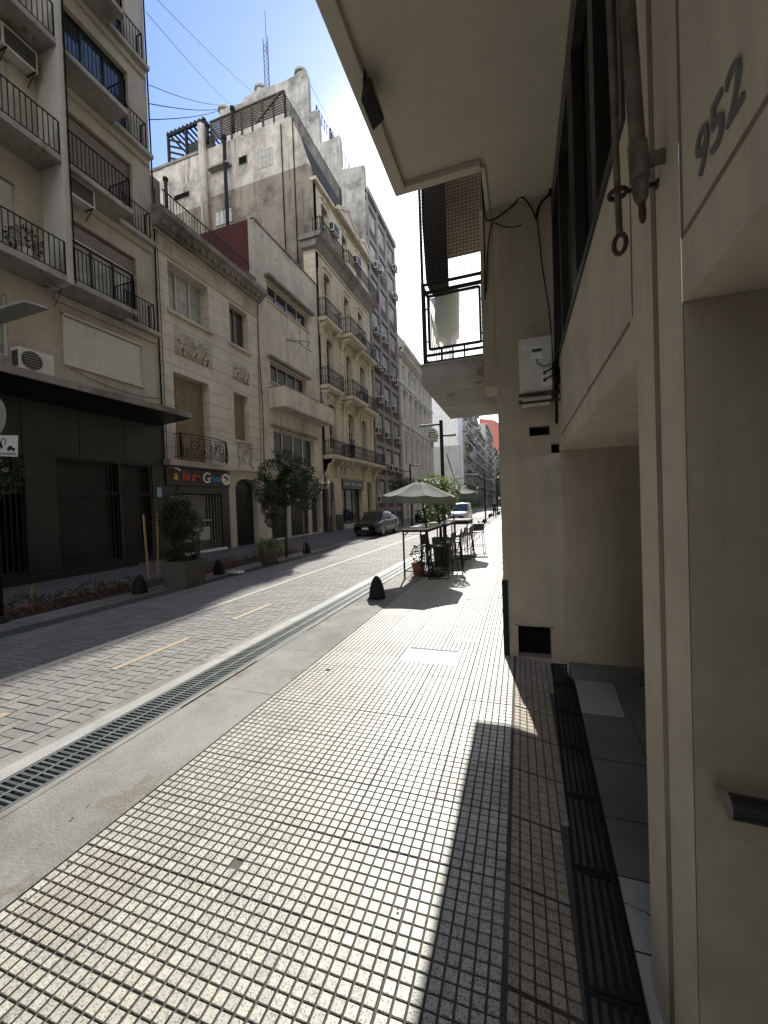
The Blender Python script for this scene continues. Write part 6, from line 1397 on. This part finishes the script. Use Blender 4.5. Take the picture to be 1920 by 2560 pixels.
mesh_fence(3.6, 6.6, -8.08, .24, 'crumpled orange mesh at the left end of the planting bed', .3, 1); mesh_fence(7.9, 10.2, -8.05, .30, 'orange mesh between the square planter and the round pot', .05, 2); mesh_fence(10.9, 13.3, -8.05, .30, 'orange mesh around the foot of the flowering street tree', .05, 3)
x, y = on_z(588, 1436); b = MB(); b.ball((x, y, .05), (.19, .12, .055), 14); b.ball((x+.12, y+.05, .05), (.12, .09, .05), 10); b.ball((x-.1, y-.03, .045), (.1, .1, .045), 10)
r_ = random.Random(4); b.v = [(p[0]+r_.uniform(-.012, .012), p[1]+r_.uniform(-.012, .012), max(.013, p[2]+r_.uniform(-.012, .016))) for p in b.v]; o = b.build('plastic_bag', 'bag'); set_props(o, 'crumpled white plastic bag lying on the shaded kerb', 'bag')
# twigs and leaves fallen on the sidewalk
b = MB(); r_ = random.Random(11)
for k in range(70):
    x = r_.uniform(-2.8, -.2); y = r_.uniform(1.2, 10); a = r_.uniform(0, 6.28); s = r_.uniform(.008, .022); d = Vector((math.cos(a), math.sin(a), 0)); n_ = Vector((-d.y, d.x, 0))*.4; p = Vector((x, y, .006)); b.poly([p, p+d*s*.5+n_*s+Vector((0, 0, .004)), p+d*s, p+d*s*.5-n_*s+Vector((0, 0, .003))])
o = b.build('litter', 'bark'); set_props(o, 'small dry leaves scattered on the sunlit sidewalk', 'litter', kind='stuff')
# plants on balconies
for (x, y, z, lb) in ((-11.75, 6.9, 8.25, 'potted plant behind the railing of the lowest left balcony'), (-11.75, 6.6, 14.55, 'bushy dry climber spilling over the third left balcony')):
    t = thing('potted_plant', lb, 'potted plant', (x, y, z)); b = MB(); b.lathe((x, y, z), [(.13, 0), (.17, .28), (.15, .28)], 12); b.build('pot', 'terracotta' if z > 9 else 'white', t); b = MB(); leaves(b, [(x, y, z+.5, .28, .4, .3)], 420, .08); b.build('foliage', 'leaf', t)

# ---- vehicles
def loft(mb, secs, mi=0, cap=True):
    n = len(secs[0]); i0 = len(mb.v)
    for s in secs: mb.v += [tuple(p) for p in s]
    for k in range(len(secs)-1):
        for j in range(n-1): a = i0+k*n+j; mb.f.append((a, a+1, a+n+1, a+n)); mb.m.append(mi)
    if cap:
        mb.f.append(tuple(i0+j for j in range(n))); mb.m.append(mi); mb.f.append(tuple(i0+(len(secs)-1)*n+j for j in range(n))[::-1]); mb.m.append(mi)
def interp(tab, y):
    for (a, *pa), (c, *pc) in zip(tab, tab[1:]):
        if a <= y <= c:
            t_ = (y-a)/(c-a); return [u+(v-u)*t_ for u, v in zip(pa, pc)]
    return list(tab[0][1:] if y < tab[0][0] else tab[-1][1:])
def vehicle(name, label, cat, loc, body, Lb, Wd, belt, roof, paint, wheels, wr=.31, scale=1.0, extras='sedan'):
    """belt: (y, half width, hood/belt height); roof: (y, roof height, half width) - y from the nose backwards"""
    t = thing(name, label, cat, (0, 0, 0)); n = 44
    secs = []
    for k in range(n+1):
        y = Lb*k/n; hw, zb, zu = interp(belt, y)
        arch_ = 0
        for wy_ in wheels:
            d = abs(y-wy_)
            if d < wr*1.22: arch_ = max(arch_, math.sqrt((wr*1.22)**2-d*d))
        zlow = max(zu, arch_+wr*.15 if arch_ else 0)
        half = [(hw*.90, zlow), (hw*.985, max(zlow, zu+.06)), (hw, max(zlow+.02, (zu+zb)*.5)), (hw*.985, max(zlow+.04, zb-.14)), (hw*.93, zb-.03), (hw*.84, zb), (hw*.5, zb+.018), (0, zb+.026)]
        s = [(x, y, z) for x, z in half]+[(-x, y, z) for x, z in half[::-1][1:]]
        secs.append(s)
    b = MB(); loft(b, secs); bd = b.build('body', paint, t, smooth=True)
    # greenhouse
    gs = []; ys_ = sorted({*[r_[0] for r_ in roof], *np.linspace(roof[0][0], roof[-1][0], 22).tolist()})
    for y in ys_:
        zr_, hr = interp(roof, y); hw, zb, zu = interp(belt, y); zb -= .02
        zr_ = max(zr_, zb+.012); f = (zr_-zb)
        half = [(hw*.90, zb), (hw*.90+(hr-hw*.90)*.5, zb+f*.5), (hr, zb+f*.90), (hr*.9, zb+f*.975), (hr*.5, zb+f*.998), (0, zb+f)]
        gs.append([(x, y, z) for x, z in half]+[(-x, y, z) for x, z in half[::-1][1:]])
    b = MB(); n_ = len(gs[0]); i0 = 0; b.v = [p for s in gs for p in s]
    r0 = min(r_[0] for r_ in roof if r_[1] > max(q[1] for q in roof)-.10); r1 = max(r_[0] for r_ in roof if r_[1] > max(q[1] for q in roof)-.10)
    for k in range(len(gs)-1):
        for j in range(n_-1):
            ym = (ys_[k]+ys_[k+1])/2; top_ = 2 <= j <= n_-4
            is_roof = (top_ and r0 <= ym <= r1) or (extras == 'van' and ym > 1.6 and (j < 2 or j > n_-4) and not (1.6 < ym < 2.2)) or (extras == 'van' and ym > r1 and False)
            pil = any(abs(ym-p) < .05 for p in ((r0-.02, 2.35, r1) if extras == 'sedan' else (1.55,)))
            b.f.append((k*n_+j, k*n_+j+1, (k+1)*n_+j+1, (k+1)*n_+j)); b.m.append(0 if (is_roof or (pil and not top_)) else 1)
    b.build('cabin', [paint, 'carglass'], t, smooth=True)
    for wy_ in wheels:
        for s in (-1, 1):
            hw, zb, zu = interp(belt, wy_); xo = s*(hw-.02); xi = s*(hw-.21)
            b = MB(); b.tube([(xi, wy_, wr), (xi+s*.03, wy_, wr), (xo-s*.02, wy_, wr), (xo, wy_, wr)], [wr*.94, wr, wr, wr*.93], 24); w_ = b.build('wheel', 'tyre', t, smooth=False)
            b = MB(); b.tube([(xo-s*.03, wy_, wr), (xo+s*.006, wy_, wr)], wr*.62, 20)
            for k in range(7): a = k*2*math.pi/7; b.bar((xo+s*.008, wy_, wr), (xo+s*.008, wy_+wr*.6*math.cos(a), wr+wr*.6*math.sin(a)), .05, .02)
            b.build('rim', 'alloy', w_)
    for s in (-1, 1):
        hw, zb, zu = interp(belt, .16)
        b = MB(); zl = zb-.17 if extras == 'sedan' else zb-.2
        b.hexa([(s*hw*.50, .01, zl-.02), (s*hw*.86, .10, zl-.03), (s*hw*.99, .42, zl+.07), (s*hw*.80, .3, zl+.07), (s*hw*.50, .02, zl+.07), (s*hw*.86, .115, zl+.13), (s*hw*.985, .46, zl+.16), (s*hw*.80, .3, zl+.16)]); b.build('headlight', 'lens', t)
        b = MB(); ym = roof[1][0]+.05; zb2_ = interp(belt, ym)[1]; b.ball((s*(Wd/2+.09), ym, zb2_+.09), (.10, .06, .075), 8); b.bar((s*(Wd/2-.06), ym, zb2_+.02), (s*(Wd/2+.05), ym, zb2_+.07), .03); b.build('wing_mirror', paint, t, smooth=True)
        b = MB(); hw2, zb3, _ = interp(belt, Lb-.1); b.box(s*hw2*.7, s*hw2*1.0, Lb-.22, Lb+.005, zb3-.25, zb3-.08); b.build('tail_light', 'ltr_redl', t)
    b = MB(); b.box(-.52, .52, -.012, .05, .60, .66); b.box(-.50, .50, -.012, .05, .28, .42); b.build('front_grille', 'plastic_dark', t)
    b = MB(); b.box(-.20, .20, -.026, -.013, .435, .555); b.build('licence_plate', 'white', t)
    b = MB(); b.box(-.09, .09, -.02, -.005, .615, .645); b.build('badge', 'alloy', t)
    hwm = Wd/2
    b = MB()
    for s in (-1, 1):
        for yy_ in ((1.35, 2.35, 3.2) if extras == 'sedan' else (1.3, 2.3)): b.bar((s*(hwm-.004), yy_, .32), (s*(hwm-.02), yy_, interp(belt, yy_)[1]-.06), .008, .006)
    b.build('door_seam', 'plastic_dark', t)
    t.location = loc; t.scale = (scale,)*3; return t
sed_belt = [(0, .62, .62, .22), (.06, .74, .72, .20), (.3, .83, .80, .20), (.9, .865, .90, .22), (1.3, .868, .96, .22), (2.6, .868, .98, .22), (3.6, .85, 1.02, .22), (4.1, .80, 1.02, .25), (4.28, .72, .95, .3)]
sed_roof = [(.98, .93, .70), (1.45, 1.22, .66), (1.85, 1.42, .58), (2.5, 1.475, .56), (3.05, 1.42, .56), (3.55, 1.20, .62), (3.85, 1.03, .68)]
x, y = on_z(912, 1345)
vehicle('parked_car', 'dark grey sedan parked in the shade before the yellow stone house', 'car', (-7.92, 20.0, .0), None, 4.28, 1.74, sed_belt, sed_roof, 'car', (.78, 3.35), .31, .93)
van_belt = [(0, .60, .70, .25), (.08, .78, .82, .22), (.35, .88, .98, .22), (.9, .91, 1.08, .24), (1.4, .915, 1.12, .24), (3.9, .91, 1.12, .26), (4.12, .88, 1.1, .35)]
van_roof = [(.72, 1.08, .78), (1.15, 1.45, .76), (1.55, 1.76, .74), (2.2, 1.82, .76), (3.9, 1.82, .76), (4.1, 1.70, .76), (4.14, 1.14, .80)]
vehicle('van', 'silvery white van glinting in the sun on the roadway', 'van', (-4.75, 31.7, 0), None, 4.12, 1.83, van_belt, van_roof, 'van', (.8, 3.3), .32, .90, extras='van')
vehicle('parked_car', 'dark car parked in shade behind the sunlit small tree', 'car', (-8.15, 34.5, 0), None, 4.28, 1.74, sed_belt, sed_roof, 'car', (.78, 3.35), .31, 1.0)

# ---- lamp posts, string lights
def lamp_post(x, y, h, label, arms, r=.05):
    t = thing('lamp_post', label, 'lamp post', (x, y, 0), 'dark street lamp posts'); b = MB(); b.tube([(x, y, 0), (x, y, h)], r, 12); b.lathe((x, y, 0), [(.12, 0), (.12, .04), (r, .1)], 12); b.build('post', 'iron', t, smooth=True)
    for z, l_, w in arms:
        b = MB(); b.bar((x, y, z), (x+l_*.35, y, z+.01), .05); b.build('arm', 'iron', t); b = MB(); b.box(x+l_*.35, x+l_, y-.09, y+.09, z-.03, z+.04); b.build('lamp_head', 'grate', t, bevel=.01)
    return t
h1 = on_y(1113, 1050, 15.3)[1]; z1 = on_y(1052, 1066, 15.3)[1]; z2 = on_y(1140, 1087, 15.3)[1]
lamp_post(-2.78, 15.3, h1, 'tall black lamp post rising behind the nearest umbrella, with arms both ways', [(z1, -.85, .2), (z2, .55, .15)], .07)
y = 27.0; hx = on_y(1025, 1160, y); lamp_post(hx[0], y, hx[1], 'lamp post on the shaded side before the white classical building', [(hx[1]-.12, .85, .2), (hx[1]-.5, -.4, .1)], .06)
lamp_post(-2.75, 34.2, on_y(1211, 1182, 34.2)[1], 'lamp post beside the third far bollard on the sunny side', [(on_y(1211, 1182, 34.2)[1]-.1, -1.2, .2)], .065)
lamp_post(-2.6, 50.0, on_y(1232, 1197, 50)[1], 'farthest lamp post on the sunny side', [(on_y(1232, 1197, 50)[1]-.1, -.8, .2)], .08)
def P3(px, py, Y): x_, z_ = on_y(px, py, Y); return (x_, Y, z_)
SG = 'festoon cables over the tables'
wire('festoon_cable', [P3(1117, 1135, 15.3), P3(1137, 1198, 17), P3(1212, 1184, 34.2)], .016, 'light cable rising from the black lamp post to the farther one', sag=.05, group=SG)
wire('festoon_cable', [P3(1137, 1198, 17), P3(1165, 1210, 20), P3(1215, 1200, 34), P3(1236, 1196, 50)], .016, 'lower light cable swagged between the lamp posts', sag=.1, group=SG)
wire('festoon_cable', [P3(1210, 1180, 34.2), P3(1260, 1100, 20)], .014, 'dark cable climbing diagonally toward the beige end wall', group=SG, sag=.05)
wire('festoon_cable', [P3(1236, 1196, 50), P3(1262, 1160, 20)], .012, 'festoon cable at the right edge by the beige end wall', group=SG, sag=.1)
for p, q, Y, lb in ((1178, 1228, 22, 'round bulb hanging over the second umbrella'), (1194, 1219, 26, 'largest bulb of the string, right of the second umbrella'), (1245, 1192, 22, 'bulb hanging close to the beige wall edge'), (1134, 1236, 17, 'bulb at the right side of the sunlit small tree'), (1248, 1245, 26, 'lowest bulb beside the beige wall edge'), (1162, 1216, 24, 'unlit bulb between the lamp post and the second umbrella')):
    x_, y_, z_ = P3(p, q, Y); s = Y/22; t = thing('light_bulb', lb, 'light bulb', (x_, y_, z_), 'bulbs of the string lights'); b = MB(); b.ball((x_, y_, z_), (.062*s, .062*s, .075*s), 12); b.build('globe', 'bulb', t, smooth=True); b = MB(); b.tube([(x_, y_, z_+.07*s), (x_, y_, z_+.19*s)], .03*s, 8); b.build('socket', 'iron', t)
    b = MB(); b.tube([(x_, y_, z_+.19*s), (x_, y_, z_+.45*s)], .006*s, 5); b.build('drop_wire', 'cable', t)
# far greenery and parked things near the far pavement
crown_tree('street_tree', 'dark street tree before the brown brick block', (-8.6, 29.5, 0), 2.2, [(-8.6, 29.5, 2.9, .9, .9, .6), (-8.2, 30, 3.2, .7, .7, .5), (-9, 29.6, 3.3, .6, .6, .5)], 2400, .14, 'leaf', .06)
crown_tree('street_tree', 'dark street tree before the white classical building', (-8.5, 42, 0), 2.0, [(-8.5, 42, 2.9, 1.1, 1.1, .8), (-8.0, 42.4, 2.5, .8, .8, .5)], 1800, .18, 'leaf', .07)
crown_tree('street_tree', 'row of dark greenery far along the shaded side', (-8.3, 60, 0), 1.0, [(-8.5, 60+6*k, 1.6, 1.3, 3, .9) for k in range(5)], 3000, .3, 'leaf', .07)

# ---- people: one continuous skinned body each, hair and clothes as children
def person(label, loc, rz, pose, cloth='shirt', legs='dark_cloth', h=1.74):
    t = thing('person', label, 'person', (0, 0, 0)); s = h/1.74
    J = dict(pel=(0, 0, .95), wai=(0, 0, 1.08), che=(0, .02, 1.30), nec=(0, .03, 1.48), hd0=(0, .05, 1.57), hd1=(0, .055, 1.66), hd2=(0, .05, 1.71))
    Rd = dict(pel=.135, wai=.125, che=.15, nec=.055, hd0=.07, hd1=.09, hd2=.06); E = [('pel', 'wai'), ('wai', 'che'), ('che', 'nec'), ('nec', 'hd0'), ('hd0', 'hd1'), ('hd1', 'hd2')]
    for sd_, n_ in ((-1, 'L'), (1, 'R')):
        st_ = pose.get('stride', 0)*sd_
        J['hip'+n_] = (sd_*.09, 0, .90); J['kne'+n_] = (sd_*.10, .02+st_*.5, .49); J['ank'+n_] = (sd_*.10, st_, .09); J['toe'+n_] = (sd_*.11, st_+.16, .035)
        J['sho'+n_] = (sd_*.18, .01, 1.40); J['elb'+n_] = pose['elb'][0]*sd_, pose['elb'][1], pose['elb'][2]; J['wri'+n_] = pose['wri'][0]*sd_, pose['wri'][1], pose['wri'][2]
        w = Vector(J['wri'+n_]); d = (w-Vector(J['elb'+n_])).normalized(); J['pal'+n_] = tuple(w+d*.07)
        for a in ('hip', .09), ('kne', .062), ('ank', .042), ('toe', .035), ('sho', .062), ('elb', .043), ('wri', .030), ('pal', .032): Rd[a[0]+n_] = a[1]
        E += [('pel', 'hip'+n_), ('hip'+n_, 'kne'+n_), ('kne'+n_, 'ank'+n_), ('ank'+n_, 'toe'+n_), ('che', 'sho'+n_), ('sho'+n_, 'elb'+n_), ('elb'+n_, 'wri'+n_), ('wri'+n_, 'pal'+n_)]
        u = d.cross(Vector((sd_, 0, 0))).normalized() if abs(d.x) < .9 else Vector((0, 1, 0))
        for k, (off, ln) in enumerate(((-.026, .068), (-.009, .078), (.009, .074), (.026, .058), (.036, .04))):
            o_ = 'f%d' % k+n_; b0 = Vector(J['pal'+n_] if k < 4 else J['wri'+n_]); tip = b0+d*ln+u*off*(1.3 if k < 4 else 1.4)+Vector((0, 0, -.012 if k < 4 else 0)); J[o_] = tuple(tip); Rd[o_] = .009; E.append((('pal' if k < 4 else 'wri')+n_, o_))
    def skin(name, keys, infl, mat, parent, edges=None):
        ks = [k for k in J if k in keys]; ix = {k: i for i, k in enumerate(ks)}; me = bpy.data.meshes.new(name); me.from_pydata([J[k] for k in ks], [(ix[a], ix[b]) for a, b in E if a in ix and b in ix], []); o = bpy.data.objects.new(name, me); COL.objects.link(o)
        m_ = o.modifiers.new('skin', 'SKIN'); me.skin_vertices or None
        for i, k in enumerate(ks): r_ = Rd[k]+infl; me.skin_vertices[0].data[i].radius = (r_*(1.25 if k in ('che', 'wai', 'pel') else 1), r_*(.85 if k in ('che', 'wai', 'pel') else 1))
        me.skin_vertices[0].data[ix.get('pel', 0)].use_root = True
        o.modifiers.new('sub', 'SUBSURF').levels = 1; o.modifiers['sub'].render_levels = 2; me.materials.append(M[mat]); o.parent = parent; return o
    def mk(name, keys, infl, mat, parent):
        bm = bmesh.new(); bm.verts.layers.skin.verify(); bm.to_mesh(bpy.data.meshes.new('x')); bm.free(); return None
    def skin2(name, keys, infl, mat, parent):
        bm = bmesh.new(); ly = bm.verts.layers.skin.verify(); vv = {}
        for k in J:
            if k not in keys: continue
            v = bm.verts.new(J[k]); vv[k] = v; r_ = Rd[k]+infl; v[ly].radius = (r_*(1.2 if k in ('che', 'wai', 'pel') else 1), r_*(.9 if k in ('che', 'wai', 'pel') else 1))
        list(vv.values())[0][ly].use_root = True
        if 'pel' in vv:
            list(vv.values())[0][ly].use_root = False; vv['pel'][ly].use_root = True
        for a, b_ in E:
            if a in vv and b_ in vv: bm.edges.new((vv[a], vv[b_]))
        me = bpy.data.meshes.new(name); bm.to_mesh(me); bm.free(); o = bpy.data.objects.new(name, me); COL.objects.link(o); o.modifiers.new('skin', 'SKIN').use_smooth_shade = True; q = o.modifiers.new('sub', 'SUBSURF'); q.levels = 1; q.render_levels = 2; me.materials.append(M[mat]); o.parent = parent; return o
    bd = skin2('body', list(J), 0, 'skin', t)
    skin2('shirt', ['pel', 'wai', 'che', 'shoL', 'shoR', 'elbL', 'elbR'], .016, cloth, bd); skin2('trousers', ['pel', 'hipL', 'hipR', 'kneL', 'kneR', 'ankL', 'ankR'], .018, legs, bd)
    b = MB(); b.ball((0, .035, 1.685), (.092, .10, .085), 12); b.build('hair', 'hair', bd, smooth=True)
    t.location = loc; t.rotation_euler = (0, 0, rz); t.scale = (s, s, s); return t
pm = on_x(884, 1108, -11.5)
person('man in a blue shirt leaning on the iron balcony rail of the yellow stone house', (-11.62, pm[0], 5.22), -1.57, dict(elb=(.24, .18, 1.16), wri=(.14, .36, 1.10)))
x, y = on_z(1237, 1294); person('person in dark clothes walking far off beside the farthest lamp post', (x, y, 0), 0, dict(elb=(.24, .0, 1.14), wri=(.22, .12, .92), stride=.2), 'dark_cloth')
